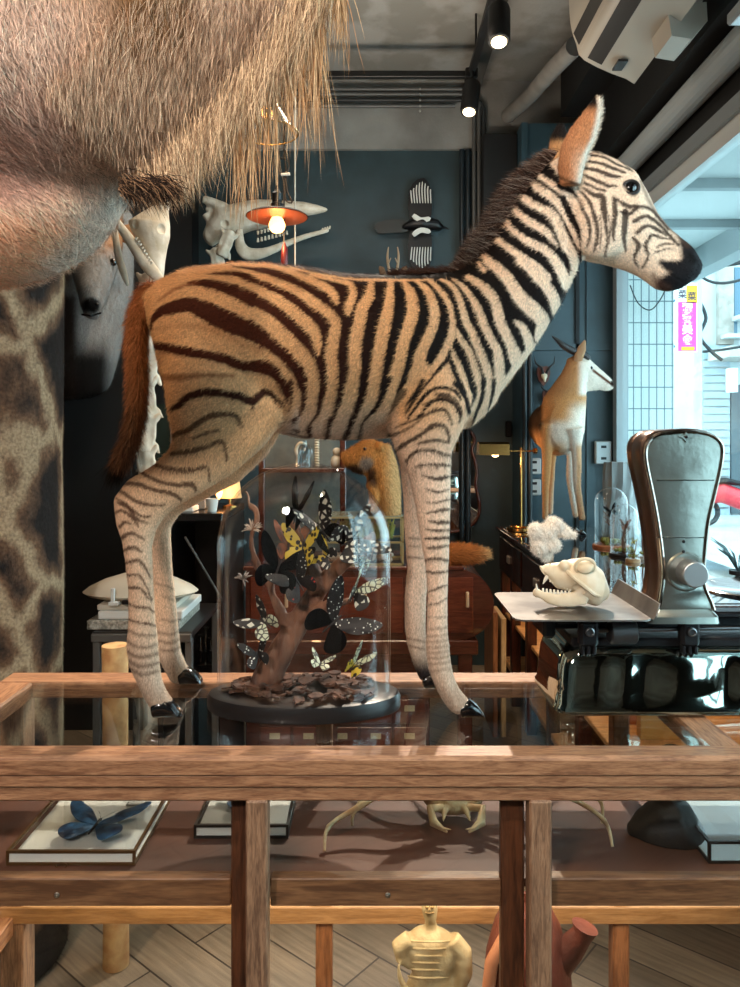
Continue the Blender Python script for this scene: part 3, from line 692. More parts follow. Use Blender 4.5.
# ---- hooves
M_hoof=mat('glossy_black_hoof',srgb(10,11,13),.16,coat=.6)
def hoof(px,py,Y,L,ang=0,name='hoof'):
    # built around ankle : px,py toe centre on the glass
    g=P(px,py,Y); 
    c=Vector((g.x,Y,CZ+.0005)); m=MB()
    for s in (-1,1):
        secs=[]
        for t,h,x in ((0,.026,-.018),(.25,.034,-.008),(.5,.033,.004),(.8,.022,.018),(1,.010,.026)):
            a=c+Vector((x*L,s*.0005,h*L*.95)); b=c+Vector((x*L+.004,s*.0005,0)); secs.append((a+Vector((.002,0,.005)),b+Vector((.003,0,0)),.0225*L*(1-.25*t)))
        m.loft(secs,18,S=(0,1,0),pw=.85)
        break
    # flatten to the glass
    m.v=[(x,y,max(z,CZ+.0005)) for x,y,z in m.v]
    obj(name,m,M_hoof,zb)
for a in ((163,716,1.41,1.05),(187,687,YH,.95),(467,712,1.41,.9),(430,690,YF_,.95)): hoof(*a)
# ---- tail
m=MB(); pth=[(156,288),(146,300),(139,318),(137,345),(138,380),(137,410),(132,435),(125,452),(118,466)]
pts=[P(a,b,YM) for a,b in spline(pth,4)]; m.tube(pts,[.020*(1-.35*i/len(pts)) for i in range(len(pts))],12)
tl=organic('tail',m,COAT,zb,.005,3,0)
c,_,_=mesh_arrays(tl); vv=HY-(c[:,2]-ZC)*F/c[:,1]
add_fur(tl,blend(np.tile(lin(186,122,80),(len(c),1)),lin(104,70,50),sm(340,440,vv)),16000,.022,.0012,lambda p,N:np.tile([-.25,0,-1.],(len(p),1)),.5,seed=12,segs=2,droop=.2,jitter=.35,colj=.3)
n=1400; rr=np.random.default_rng(6); t=rr.random(n); sp=spline(pth[5:],6); ii=(t*(len(sp)-1)).astype(int)
rt=np.array([P(sp[i][0],sp[i][1],YM) for i in ii])+rr.normal(0,.006,(n,3))
strands('tail_tuft',rt,np.tile([-.45,0,-1.],(n,1))+rr.normal(0,.22,(n,3)),.05,.001,blend(np.tile(lin(70,46,36),(n,1)),lin(22,18,18),t),COAT,tl,4,.1)
# ---- mane
mp=[(450,275),(470,266),(488,250),(503,226),(517,200),(530,182),(543,166),(553,154)]
sp=spline(mp,8); n=9000; t=rr.random(n); ii=t*(len(sp)-1.001); i0=ii.astype(int); fr=(ii-i0)[:,None]
A=np.array([P(a,b,YM) for a,b in sp]); rt=A[i0]*(1-fr)+A[i0+1]*fr
rt[:,1]+=rr.normal(0,.011,n); tang=A[i0+1]-A[i0]; tang/=np.linalg.norm(tang,axis=1,keepdims=True)
nor=np.stack([-tang[:,2],0*tang[:,0],tang[:,0]],1)
dirs=nor*1.0-tang*.35+rr.normal(0,.22,(n,3)); dirs[:,1]+=rr.normal(0,.15,n)
L=.048*np.interp(t,[0,.12,.3,.6,.85,1],[.35,.7,1.25,1.15,.8,.5])
mc=blend(np.tile(lin(66,46,38),(n,1)),lin(150,132,120),(rr.random(n)>.7)*1.0*.8)
mane=strands('mane',rt-nor*.006,dirs,L,.0011,mc,COAT,zb,5,.10,seed=5,curl=.08)
# withers tuft laid along the back
n=1600; t=rr.random(n); xx=398+t*72; rt=np.array([P(a,277-(a-398)*.06,YM) for a in xx])+np.stack([0*t,rr.normal(0,.012,n),0*t],1)
strands('mane_tail',rt,np.tile([-.9,0,.38],(n,1))+rr.normal(0,.15,(n,3)),.03,.001,lin(62,40,32),COAT,mane,4,.05,seed=15)
# ============================================================ big shaggy animal in the near top left
def pl(m,Y,secs,n=20,pw=1.0,S=None):
    out=[]
    for s in secs:
        y=s[5] if len(s)>5 else Y
        out.append((P(s[0],s[1],y),P(s[2],s[3],y),s[4]))
    return m.loft(out,n,pw,S)
def vpx(c): return 370+c[:,0]*F/c[:,1], HY-(c[:,2]-ZC)*F/c[:,1]
def snoise(c,sc,seed=0):
    # cheap smooth noise from summed sines
    r=np.random.default_rng(seed); out=np.zeros(len(c))
    for i in range(10):
        k=r.normal(0,1,3)*sc*(1+.35*i); out+=np.sin(c@k+r.random()*6.28)/(1+.35*i)
    return out/3
ag=thing('shaggy_antelope','huge mounted animal chest with tan fur and a hanging shaggy fringe, nearest the camera','mounted animal',tuple(P(60,60,.9)))
m=MB()
pl(m,.92,[(-260,-300,-260,250,.22),(-150,-300,-150,238,.23),(-50,-300,-50,228,.23),(50,-290,50,214,.22),(100,-280,105,204,.20),(145,-270,150,190,.175),(185,-260,190,166,.15),(235,-250,240,120,.12),(285,-230,290,70,.09),(325,-200,325,15,.06)],28)
pl(m,.93,[(-260,120,-260,305,.11),(-150,130,-150,300,.115),(-60,140,-60,292,.11),(0,150,5,286,.10),(45,160,48,274,.09),(78,170,82,252,.075),(100,180,107,226,.05)],24)
sb=organic('body',m,COAT,ag,.012,5,0)
c,_,_=mesh_arrays(sb)
c[:,1]+=snoise(c,9,3)*.010; sb.data.vertices.foreach_set('co',c.ravel()); sb.data.update()
c,_,_=mesh_arrays(sb); uu,vv=vpx(c)
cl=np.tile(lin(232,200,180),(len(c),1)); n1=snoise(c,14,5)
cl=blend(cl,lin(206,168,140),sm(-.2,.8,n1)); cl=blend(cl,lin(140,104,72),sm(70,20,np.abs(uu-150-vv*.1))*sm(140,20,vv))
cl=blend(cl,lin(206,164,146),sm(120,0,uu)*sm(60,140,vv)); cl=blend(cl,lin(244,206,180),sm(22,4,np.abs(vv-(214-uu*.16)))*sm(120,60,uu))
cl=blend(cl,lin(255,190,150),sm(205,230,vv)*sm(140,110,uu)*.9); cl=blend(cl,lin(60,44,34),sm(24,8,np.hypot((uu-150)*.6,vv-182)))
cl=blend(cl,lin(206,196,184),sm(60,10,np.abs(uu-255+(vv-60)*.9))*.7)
def adir(p,N):
    d=np.zeros_like(p); x=370+p[:,0]*F/p[:,1]; d[:,0]=np.interp(x,[-200,60,200,330],[.75,.55,.15,-.15]); d[:,2]=-.9; d[:,1]=-.05
    d[:,0]+=.35*np.sin(p[:,2]*14+p[:,0]*9); return d
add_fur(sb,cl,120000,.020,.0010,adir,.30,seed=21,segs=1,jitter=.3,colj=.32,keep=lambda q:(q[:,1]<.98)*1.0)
rr=np.random.default_rng(31)
# long fringe along the right contour
edge=[(168,186),(185,172),(205,152),(228,128),(255,102),(280,74),(303,44),(322,10),(338,-30)]
n=5200; t=rr.random(n); se=spline(edge,6); ii=(t*(len(se)-1)).astype(int)
e=np.array([se[i][:2] for i in ii])+np.stack([-rr.random(n)**1.7*34,-rr.random(n)**1.7*30],1)+rr.normal(0,2,(n,2))
rt=np.array([P(a,b,.80+.10*rr.random()) for a,b in e])
dr=np.tile([.02,-.08,-1.],(n,1))+rr.normal(0,.16,(n,3)); dr[:,0]+=np.interp(t,[0,.5,1],[.25,-.12,-.2])
cc=blend(np.tile(lin(222,194,160),(n,1)),lin(120,92,70),(rr.random(n)>.55)*.8)
strands('fringe',rt,dr,np.interp(t,[0,.2,.6,1],[.035,.045,.055,.065]),.0007,cc,COAT,ag,5,.06,seed=33,curl=.09)
n=7500; t=rr.random(n); ii=(t*(len(se)-1)).astype(int); q=rr.random(n)
e=np.array([se[i][:2] for i in ii])+np.stack([-8-q*115,-8-q*95],1)+rr.normal(0,5,(n,2))
def front(a,b):
    # depth of the hide under that line of sight
    return .0
from mathutils.bvhtree import BVHTree
bv=BVHTree.FromPolygons([tuple(x) for x in mesh_arrays(sb)[0]],[tuple(x) for x in mesh_arrays(sb)[2]])
rt=[];keepi=[]
for k,(a,b) in enumerate(e):
    d=P(a,b,1.0)-Vector((0,0,ZC)); h=bv.ray_cast(Vector((0,0,ZC)),d.normalized())
    if h[0] is not None: rt.append(tuple(h[0]+d.normalized()*.002)); keepi.append(k)
rt=np.array(rt); qq=q[keepi]; n=len(rt)
dr=np.tile([-.05,-.22,-1.],(n,1))+rr.normal(0,.16,(n,3)); dr[:,0]+=np.interp(t[keepi],[0,.5,1],[.25,-.1,-.15])
strands('long_coat_hair',rt,dr,.024+.02*(1-qq),.00055,blend(np.tile(lin(224,198,172),(n,1)),lin(150,118,94),(rr.random(n)>.6)*.8),COAT,ag,4,.05,seed=34,curl=.08)
# separate hanging locks
lk=[]
for (x,y,L_,nn) in ((318,40,.15,120),(300,70,.11,70),(250,140,.11,60),(270,120,.12,40),(236,158,.10,50),(340,0,.09,120),(288,90,.09,50)):
    for i in range(nn): lk.append((x+rr.normal(0,3.5),y-25+rr.normal(0,6),L_*(.6+.5*rr.random())))
rt=np.array([P(a,b,.82) for a,b,_ in lk]); strands('hanging_locks',rt,np.tile([.0,0,-1.],(len(lk),1))+rr.normal(0,.07,(len(lk),3)),np.array([l for *_,l in lk]),.0010,blend(np.tile(lin(206,180,144),(len(lk),1)),lin(168,124,84),rr.random(len(lk))),COAT,ag,6,.03,seed=35,curl=.05)
# dark tuft by the fold
n=1300; rt=np.array([P(118+rr.random()*52,184+rr.normal(0,5),.745+.03*rr.random()) for _ in range(n)])
strands('dark_tuft',rt,np.tile([.75,-.25,-.55],(n,1))+rr.normal(0,.25,(n,3)),.028,.0008,blend(np.tile(lin(40,30,25),(n,1)),lin(150,118,90),(rr.random(n)>.72)*1.0),COAT,ag,5,.16,seed=37,curl=.1)
# ============================================================ giraffe (spotted pillar of neck / leg on the left)
def giraffe_mat():
    m=bpy.data.materials.new('giraffe_hide'); m.use_nodes=True; nt=m.node_tree; b=nt.nodes['Principled BSDF']; L=nt.links.new
    tc=nt.nodes.new('ShaderNodeTexCoord'); mp=nt.nodes.new('ShaderNodeMapping'); mp.inputs['Scale'].default_value=(1,1,.75); L(tc.outputs['Object'],mp.inputs[0])
    nz=nt.nodes.new('ShaderNodeTexNoise'); nz.inputs['Scale'].default_value=16; nz.inputs['Detail'].default_value=8; L(mp.outputs[0],nz.inputs['Vector'])
    ad=nt.nodes.new('ShaderNodeVectorMath'); ad.operation='MULTIPLY_ADD'; ad.inputs[1].default_value=(.08,.08,.08); L(nz.outputs['Color'],ad.inputs[0]); L(mp.outputs[0],ad.inputs[2])
    vo=nt.nodes.new('ShaderNodeTexVoronoi'); vo.feature='DISTANCE_TO_EDGE'; vo.inputs['Scale'].default_value=4.4; L(ad.outputs[0],vo.inputs['Vector'])
    rp=nt.nodes.new('ShaderNodeValToRGB'); e=rp.color_ramp.elements; e[0].position=.03; e[0].color=srgb(160,136,108); e[1].position=.11; e[1].color=srgb(104,76,56)
    x=e.new(.22); x.color=srgb(32,25,23)
    n2=nt.nodes.new('ShaderNodeTexNoise'); n2.inputs['Scale'].default_value=120; L(tc.outputs['Object'],n2.inputs['Vector'])
    L(vo.outputs['Distance'],rp.inputs[0]); mx=nt.nodes.new('ShaderNodeMixRGB'); mx.blend_type='OVERLAY'; mx.inputs[0].default_value=.85; L(rp.outputs[0],mx.inputs[1]); L(n2.outputs['Fac'],mx.inputs[2])
    L(mx.outputs[0],b.inputs['Base Color']); b.inputs['Roughness'].default_value=.8; b.inputs['Specular IOR Level'].default_value=.2
    return m
GM=giraffe_mat()
m=MB(); m.tube([(-1.16,2.12,z) for z in (.002,.3,.5,.8,1.1,1.4,1.7,2.0,2.3,2.9,3.3)],[.29,.28,.275,.27,.275,.27,.275,.275,.28,.3,.3],28)
gi=organic('giraffe_neck',m,GM,None,.02,2,0); tag(gi,'giraffe hide column with dark brown blotches at the left edge','giraffe')
c,_,_=mesh_arrays(gi); add_fur(gi,np.ones((len(c),3)),60000,.02,.002,lambda p,N:np.tile([.1,0,-1.],(len(p),1)),.2,seed=41,keep=lambda q:(q[:,1]<2.25)*(q[:,0]>-1.35)*(q[:,2]<2.2)*1.0)
# ============================================================ glass dome with butterflies
DX,DY=(304-370)/750*1.46,1.462
dm=thing('glass_dome','tall oval glass dome full of butterflies under the zebra foal','glass dome',(DX,DY,CZ))
m=MB(); m.lathe([(.0,0),(.186,0),(.188,.004),(.188,.022),(.184,.029),(.176,.031),(.0,.031)],64,(DX,DY,CZ+.001),1,.52)
obj('base',m,mat('black_lacquer_base',srgb(22,20,21),.35),dm)
rx=.169; h0=.285
prof=[(rx,0)]+[(rx,h0*i/4) for i in range(1,5)]+[(rx*math.cos(a),h0+.160*math.sin(a)) for a in [math.pi/2*i/16 for i in range(1,17)]]
inn=[(max(r-.0035,1e-4),z-(.0035 if z>h0 else 0)*((z-h0)/.16)) for r,z in reversed(prof)]
m=MB(); m.lathe(prof+inn,72,(DX,DY,CZ+.031),1,.54)
obj('dome_glass',m,glass('dome_glass',(.985,.985,.985,1),.9,0,.08),dm,True,80)
m=MB(); m.lathe([(.006,0),(.0045,.006),(.009,.012),(.0135,.021),(.012,.030),(.006,.036),(0,.037)],20,(DX+.004,DY,CZ+.031+h0+.158))
obj('knob',m,glass('knob_glass',(.9,.93,.95,1),2.2),dm,True,80)
# bark litter
M_bark=mat('bark_litter',srgb(92,60,44),.85,col2=srgb(40,26,20),nscale=40,bump=.5)
m=MB(); r=random.Random(3)
for i in range(170):
    a=r.random()*6.28; q=math.sqrt(r.random())*.92; x=DX+math.cos(a)*q*.158; y=DY+math.sin(a)*q*.082; z=CZ+.034+.012*(1-q)+r.random()*.010
    M=Matrix.Rotation(r.random()*6.28,3,'Z')@Matrix.Rotation(r.uniform(-.5,.5),3,'X')
    s=r.uniform(.008,.020); pts=[M@Vector((math.cos(t)*s*r.uniform(.6,1.2),math.sin(t)*s*r.uniform(.35,.8),0))+Vector((x,y,z)) for t in [k*6.28/7 for k in range(7)]]
    m.prism(pts,M@Vector((0,0,r.uniform(.002,.006))))
tag(obj('bark_litter',m,M_bark,None,False),'brown bark chips covering the floor of the large glass dome','bark chips',kind='stuff')
# driftwood
M_drift=mat('driftwood',srgb(140,98,74),.75,col2=srgb(66,42,33),nscale=22,stretch=(1,1,.25),bump=.5,bscale=90)
m=MB()
def px3(l,Y): return [P(a,b,Y+(dy if True else 0)) for a,b,dy in l]
m.tube(px3(spline([(262,694,0),(270,672,0),(288,640,0),(305,610,.01),(322,585,.01),(338,568,.0),(358,550,-.01),(374,536,-.01)],4),DY),[.031*(1-.70*i/28) for i in range(29)],14,flat=.75)
m.tube(px3(spline([(316,594,0),(312,568,.01),(300,540,.02),(292,520,.02)],4),DY),[.018*(1-.06*i) for i in range(13)],10)
m.tube(px3(spline([(300,618,0),(330,604,-.02),(352,600,-.02)],4),DY),[.015*(1-.08*i) for i in range(9)],10)
m.tube(px3(spline([(250,538,0),(257,515,0),(250,500,0),(241,487,0)],4),DY),[.006,.006,.006,.0055,.005,.005,.0045,.004,.004,.003,.003,.002,.001],8)
m.tube(px3(spline([(290,640,0),(272,590,.01),(256,560,0),(250,538,0)],4),DY),[.012-.0005*i for i in range(13)],8)
dw=organic('driftwood_branch',m,M_drift,None,.004,2,0); c,_,_=mesh_arrays(dw); c+=(snoise(c*np.array([1,1,.35]),90,4)*.0045)[:,None]; dw.data.vertices.foreach_set('co',c.ravel().astype(np.float32)); dw.data.update(); tag(dw,'forked brown driftwood branch standing inside the large glass dome','branch')
# dried flowers
M_dry=mat('dried_flower',srgb(196,178,160),.8)
def dryf(px,py,Y,n,L,lab,col=M_dry,seed=1):
    r=random.Random(seed); m=MB(); o=P(px,py,Y); st=MB()
    st.tube([o+Vector((0,0,-.02)),o+Vector((0,.0,0))],.0012,5)
    for i in range(n):
        d=Vector((r.uniform(-1,1),r.uniform(-.7,.7),r.uniform(-.35,1))).normalized()*L*r.uniform(.6,1)
        m.tube([o,o+d*.6+Vector((0,0,.002)),o+d],[.0009,.0016,.0004],4)
    t=thing('dried_flower',lab,'dried flower',tuple(o)); obj('petals',m,col,t); obj('stem',st,M_drift,t); return t
dryf(252,530,DY,26,.024,'pale dried flower spray high on the left inside the large glass dome',seed=2)
dryf(243,580,DY,24,.022,'grey dried flower head midway up the left side of the large dome',mat('dried_flower_grey',srgb(150,142,136),.8),3)
dryf(276,700,DY-.05,14,.012,'tiny dried sprig among the bark at the bottom of the large dome',M_dry,4)
# ---- butterflies
def wing_mat(name,c1,c2,scale=70,thr=.32,mode='F1',rim=None,rough=.55):
    if name in MC: return MC[name]
    m=bpy.data.materials.new(name); m.use_nodes=True; nt=m.node_tree; b=nt.nodes['Principled BSDF']; L=nt.links.new
    tc=nt.nodes.new('ShaderNodeTexCoord'); vo=nt.nodes.new('ShaderNodeTexVoronoi'); vo.inputs['Scale'].default_value=scale
    if mode=='edge': vo.feature='DISTANCE_TO_EDGE'
    L(tc.outputs['Object'],vo.inputs['Vector']); rp=nt.nodes.new('ShaderNodeValToRGB'); rp.color_ramp.interpolation='CONSTANT'
    rp.color_ramp.elements[0].color=c1; rp.color_ramp.elements[1].position=thr; rp.color_ramp.elements[1].color=c2
    L(vo.outputs['Distance'],rp.inputs[0]); L(rp.outputs[0],b.inputs['Base Color']); b.inputs['Roughness'].default_value=rough
    MC[name]=m; return m
BK=srgb(16,13,14)
WM={'cell':wing_mat('black_wing_white_cells',BK,srgb(200,196,180),75,.21,'edge'),'black':mat('plain_black_wing',srgb(9,8,9),.8,spec=.1,noise_amt=.4,nscale=60),
 'yellow':wing_mat('yellow_wing_black_spots',BK,srgb(196,170,60),95,.42),'red':wing_mat('black_wing_red_dots',srgb(190,54,36),BK,120,.22),
 'spark':wing_mat('black_wing_white_dots',srgb(220,220,210),BK,150,.22),'blue':mat('iridescent_blue_wing',srgb(56,104,146),.3,metal=.35,col2=srgb(40,58,84),nscale=40),
 'brown':mat('rust_brown_wing',srgb(150,84,44),.6,col2=srgb(70,40,26),nscale=50),'pale':wing_mat('pale_wing_dark_veins',srgb(60,56,50),srgb(190,194,166),95,.10,'edge'),
 'rim':mat('dark_wing_rim',srgb(20,18,22),.5)}
FWp=[(0,.02),(.08,.20),(.30,.52),(.62,.80),(.92,.95),(1.0,.86),(.96,.66),(.84,.44),(.70,.24),(.48,.08),(.2,-.02),(0,-.02)]
HWp=[(0,.0),(.3,.02),(.56,-.02),(.70,-.16),(.74,-.36),(.66,-.56),(.50,-.68),(.34,-.66),(.20,-.46),(.06,-.2),(0,-.06)]
M_bbody=mat('dark_insect_body',srgb(26,20,18),.6)
def butterfly(lab,loc,size,kind,hind=None,R=(0,0,0),fold=35,group=None,name='butterfly',flat=False):
    t=thing(name,lab,'butterfly',tuple(loc),group)
    M=Matrix.Rotation(math.radians(R[2]),3,'Z')@Matrix.Rotation(math.radians(R[1]),3,'Y')@Matrix.Rotation(math.radians(R[0]),3,'X')
    loc=Vector(loc)
    def wg(pts,s,nm,mt,lift=0):
        m=MB(); fa=math.radians(fold)
        def w3(x,y,z=0):
            return loc+M@Vector((s*(x*math.cos(fa)-z*math.sin(fa))*size,y*size,(x*math.sin(fa)+z*math.cos(fa)+lift)*size))
        pp=spline([(a,b) for a,b in pts]+[pts[0]],3)[:-1]
        c=(sum(p[0] for p in pp)/len(pp),sum(p[1] for p in pp)/len(pp))
        n=len(pp); vs=[]
        th=.008
        for z in (th,-th):
            vs.append(w3(c[0],c[1],z+.03))
            for k in (.55,1.0):
                for a,b in pp: vs.append(w3(c[0]+(a-c[0])*k,c[1]+(b-c[1])*k,z+.03*(1-k**2)+.012*math.sin(9*a*k+7*b)))
        fs=[]
        for h in (0,1):
            o=h*(1+2*n)
            for i in range(n):
                j=(i+1)%n; f=[(o,o+1+i,o+1+j),(o+1+i,o+1+n+i,o+1+n+j,o+1+j)]
                fs+= f if h==0 else [tuple(reversed(q)) for q in f]
        for i in range(n):
            j=(i+1)%n; fs.append((1+n+i,1+2*n+1+n+i,1+2*n+1+n+j,1+n+j))
        m.add(vs,fs); return obj(nm,m,mt,t,True,60)
    for s in (-1,1):
        wg(FWp,s,'forewing',WM[kind]); wg(HWp,s,'hindwing',WM[hind or kind],-.01)
    m=MB(); bp=[loc+M@Vector((0,y*size,.015*size)) for y in (-.42,-.25,-.05,.1,.2,.27)]
    m.tube(bp,[.012*size*2,.028*size,.035*size,.045*size,.04*size,.02*size],10)
    b=obj('body',m,M_bbody,t); an=MB()
    for s in (-1,1):
        an.tube([loc+M@Vector((s*x*size,y*size,.03*size)) for x,y in ((.01,.25),(.10,.42),(.2,.58))],[.004*size,.003*size,.006*size],5)
    obj('antennae',an,M_bbody,t); return t
BF=[('all black butterfly with upright wings, topmost in the large dome',297,512,0,.052,'black',None,(70,15,0),70),
('large black butterfly with big white wing cells near the top of the dome',322,530,-.01,.058,'cell','black',(75,-30,20),55),
('yellow butterfly with black spots in the middle of the large dome',303,548,-.03,.042,'yellow',None,(80,0,-30),20),
('black and white striped butterfly at upper right in the large dome',352,540,-.02,.052,'cell','cell',(70,65,0),30),
('small yellow edged butterfly beside the striped one in the large dome',326,556,-.035,.028,'yellow','cell',(60,-60,0),15),
('broad black butterfly on the left fork of the driftwood',278,568,-.03,.055,'black','black',(82,20,10),30),
('black butterfly with red dotted hind wings on the driftwood',298,582,-.04,.042,'spark','red',(80,-35,0),25),
('slender pale green veined butterfly right of the driftwood',354,592,-.02,.045,'pale','cell',(70,40,30),50),
('white celled butterfly low on the left side of the large dome',264,622,-.04,.038,'cell','pale',(75,-50,0),35),
('very large black butterfly with white flecks right of the trunk',334,622,-.035,.062,'spark','black',(78,50,0),25),
('small speckled black butterfly near the bark at lower left',258,655,-.03,.030,'spark','spark',(70,-20,0),30),
('white butterfly resting on the bark at the bottom of the dome',320,664,-.05,.024,'pale','pale',(25,20,0),25),
('green and white butterfly with wings raised on the bark at lower right',354,664,-.04,.034,'pale','yellow',(60,40,0),60),
('rust brown butterfly half hidden behind the yellow spotted one',288,545,.01,.040,'brown','brown',(70,10,30),25),
('dark butterfly with rusty wings against the right side of the large dome',371,560,-.01,.030,'brown','pale',(70,10,-60),40)]
for lab,px,py,dy,s,k,h,R,fo in BF: butterfly(lab,P(px,py,DY+dy),s*1.12,k,h,R,fo,'butterflies inside the large glass dome')
# ============================================================ vintage scale
def chrome_mat(name,col,rough,bumpS,bsc):
    return mat(name,col,rough,metal=1,bump=bumpS,bscale=bsc)
M_chrome=mat('dented_chrome',srgb(186,200,192),.06,metal=1,bump=.08,bscale=7,detail=1)
M_cast=mat('hammered_silver_plate',srgb(150,156,150),.30,metal=.9,bump=.25,bscale=14)
M_edge=mat('bronze_dark_case',srgb(112,92,82),.28,metal=.9,bump=.1,bscale=30)
M_iron=mat('dark_iron',srgb(34,34,37),.42,metal=.6,bump=.1,bscale=80)
sl=thing('vintage_scale','old chrome shop scale with tall silver dial housing and flat tray','weighing scale',(.62,1.5,CZ))
def rrect(x0,x1,y0,y1,z,r,k=6):
    out=[]
    for cx,cy,a0 in ((x1-r,y1-r,0),(x0+r,y1-r,90),(x0+r,y0+r,180),(x1-r,y0+r,270)):
        for i in range(k+1):
            a=math.radians(a0+90*i/k); out.append(Vector((cx+r*math.cos(a),cy+r*math.sin(a),z)))
    return out
zt=1.078
m=MB().ring_loft([rrect(.352-d,.96+d,1.402-d*.9,1.62+d,z,.03) for z,d in ((.953,-.004),(.957,.002),(.966,.002),(.972,-.002),(1.0,-.004),(1.04,-.008),(1.062,-.014),(1.072,-.024),(zt,-.034))])
o=obj('housing',m,M_chrome,sl,True,50)
# dents : subdivide + displace front
import bmesh
bm=bmesh.new(); bm.from_mesh(o.data); bmesh.ops.subdivide_edges(bm,edges=[e for e in bm.edges if e.calc_length()>.05],cuts=40,use_grid_fill=True)
for v in bm.verts:
    if v.co.y<1.43 and .975<v.co.z<1.06:
        k=math.sin((v.co.z-.975)/.085*math.pi)
        for dx,am,wd in ((.40,.006,.02),(.437,.010,.016),(.475,-.006,.02),(.51,.008,.022),(.585,-.008,.035),(.665,.012,.02),(.71,-.006,.03)):
            v.co.y+=.55*am*k*math.exp(-((v.co.x-dx-(v.co.z-1.0)*.2)/wd)**2)
bm.to_mesh(o.data); bm.free(); o.data.shade_smooth()
for x in (.40,.90): obj('foot',MB().lathe([(.012,0),(.012,.004),(0,.004)],16,(x,1.43,CZ+.0006)),M_iron,sl)
for x in (.40,.90): obj('foot',MB().lathe([(.012,0),(.012,.004),(0,.004)],16,(x,1.59,CZ+.0006)),M_iron,sl)
m=MB().bbox(.385,.94,1.43,1.6,zt-.004,1.092,.004); obj('deck',m,M_iron,sl,True,30)
m=MB().bbox(.35,.98,1.475,1.50,1.098,1.132,.004).bbox(.36,.40,1.44,1.57,1.115,1.135,.004).bbox(.335,.36,1.45,1.55,1.085,1.128,.006); obj('beam',m,M_iron,sl,True,30)
m=MB().tube([(.43,1.425,1.108),(.98,1.425,1.118)],.0045,10); obj('slide_rod',m,mat('worn_steel',srgb(120,120,122),.3,metal=1),sl)
m=MB().tube([(.452,1.42,1.106),(.455,1.42,1.106),(.500,1.42,1.107),(.503,1.42,1.107)],[.019,.0225,.0225,.019],24); obj('sliding_weight',m,mat('grey_steel_weight',srgb(88,88,90),.38,metal=.8),sl)
for x in (.41,.60):
    m=MB().bbox(x-.018,x+.018,1.40,1.424,1.082,1.132,.006); b=obj('bracket',m,M_iron,sl,True,30)
    q=MB().lathe([(.0085,0),(.0085,.005),(.006,.006),(.0055,.003),(0,.003)],16,(x,1.400,1.112),M=rot('X',90)); obj('pivot_screw',q,mat('worn_steel',srgb(120,120,122),.3,metal=1),b)
    q=MB()
    for dx in (-.011,0,.011): q.bbox(x+dx-.003,x+dx+.003,1.404,1.42,1.068,1.084,.001)
    obj('bracket_teeth',q,M_iron,b,True,30)
# tray
M_tray=mat('brushed_steel_tray',srgb(160,156,152),.32,metal=.85,col2=srgb(126,122,120),nscale=18)
pts=rrect(.264,.517,1.362,1.612,1.140,.022); m=MB().prism(pts,(0,0,.003))
t=obj('tray',m,M_tray,sl,False)
m=MB().prism([(.515,1.364,1.1425),(.517,1.61,1.1425),(.532,1.61,1.172),(.530,1.375,1.170),(.520,1.364,1.150)],(.003,0,0)); obj('tray_lip',m,M_tray,t,False)
m=MB().bbox(.37,.46,1.46,1.52,1.128,1.140,.003); obj('tray_support',m,M_iron,sl,True,30)
# dial housing
YD=1.40
outl=[(652,612),(656,600),(659,575),(657,548),(652,515),(646,485),(641,462),(640,447),(644,437),(653,431),(668,429),(684,428),(700,429),(713,433),(721,441),(722,452),(719,470),(713,495),(707,520),(704,545),(702,572),(704,590),(710,603),(713,612)]
def house(off,scx,Y0,Y1,name,mt,ex=0):
    c=(681,520); pts=[]
    for a,b in spline(outl,3): 
        q=P(c[0]+(a-c[0])*scx,c[1]+(b-c[1])*(1-(1-scx)*.45),YD); pts.append(Vector((q.x+ex,Y0,max(q.z,1.1))))
    return MB().prism(pts,(0,Y1-Y0,0))
rings=[]
base=[P(a,b,YD) for a,b in spline(outl,3)]; cx=sum(p.x for p in base)/len(base); cz=1.32
for y,s in ((YD+.085,.90),(YD+.075,.99),(YD+.065,1.0),(YD+.060,.97),(YD+.048,.97),(YD+.042,1.0),(YD+.02,1.0),(YD+.008,1.0),(YD+.0,.985),(YD-.003,.95)):
    rings.append([Vector((cx+(p.x-cx)*s,y,cz+(p.z-cz)*(1-(1-s)*.5))) for p in base])
m=MB().ring_loft(rings); case=obj('dial_case',m,M_edge,sl,True,35)
rings=[[Vector((cx+.004+(p.x-cx)*s,y,cz-.002+(p.z-cz)*(1-(1-s)*.5))) for p in base] for y,s in ((YD-.002,.93),(YD-.006,.90),(YD-.0065,.86))]
m=MB().ring_loft(rings); obj('dial_plate',m,M_cast,sl,True,35)
def XZ(px,py,Y=YD): q=P(px,py,Y); return q.x,q.z
for y in (480,537):
    x0,z=XZ(655,y); x1,_=XZ(712 if y==480 else 702,y); m=MB().bbox(x0,x1,YD-.009,YD-.006,z-.0012,z+.0012,.0005)
    obj('plate_seam',m,mat('bright_steel',srgb(200,205,200),.15,metal=1),sl)
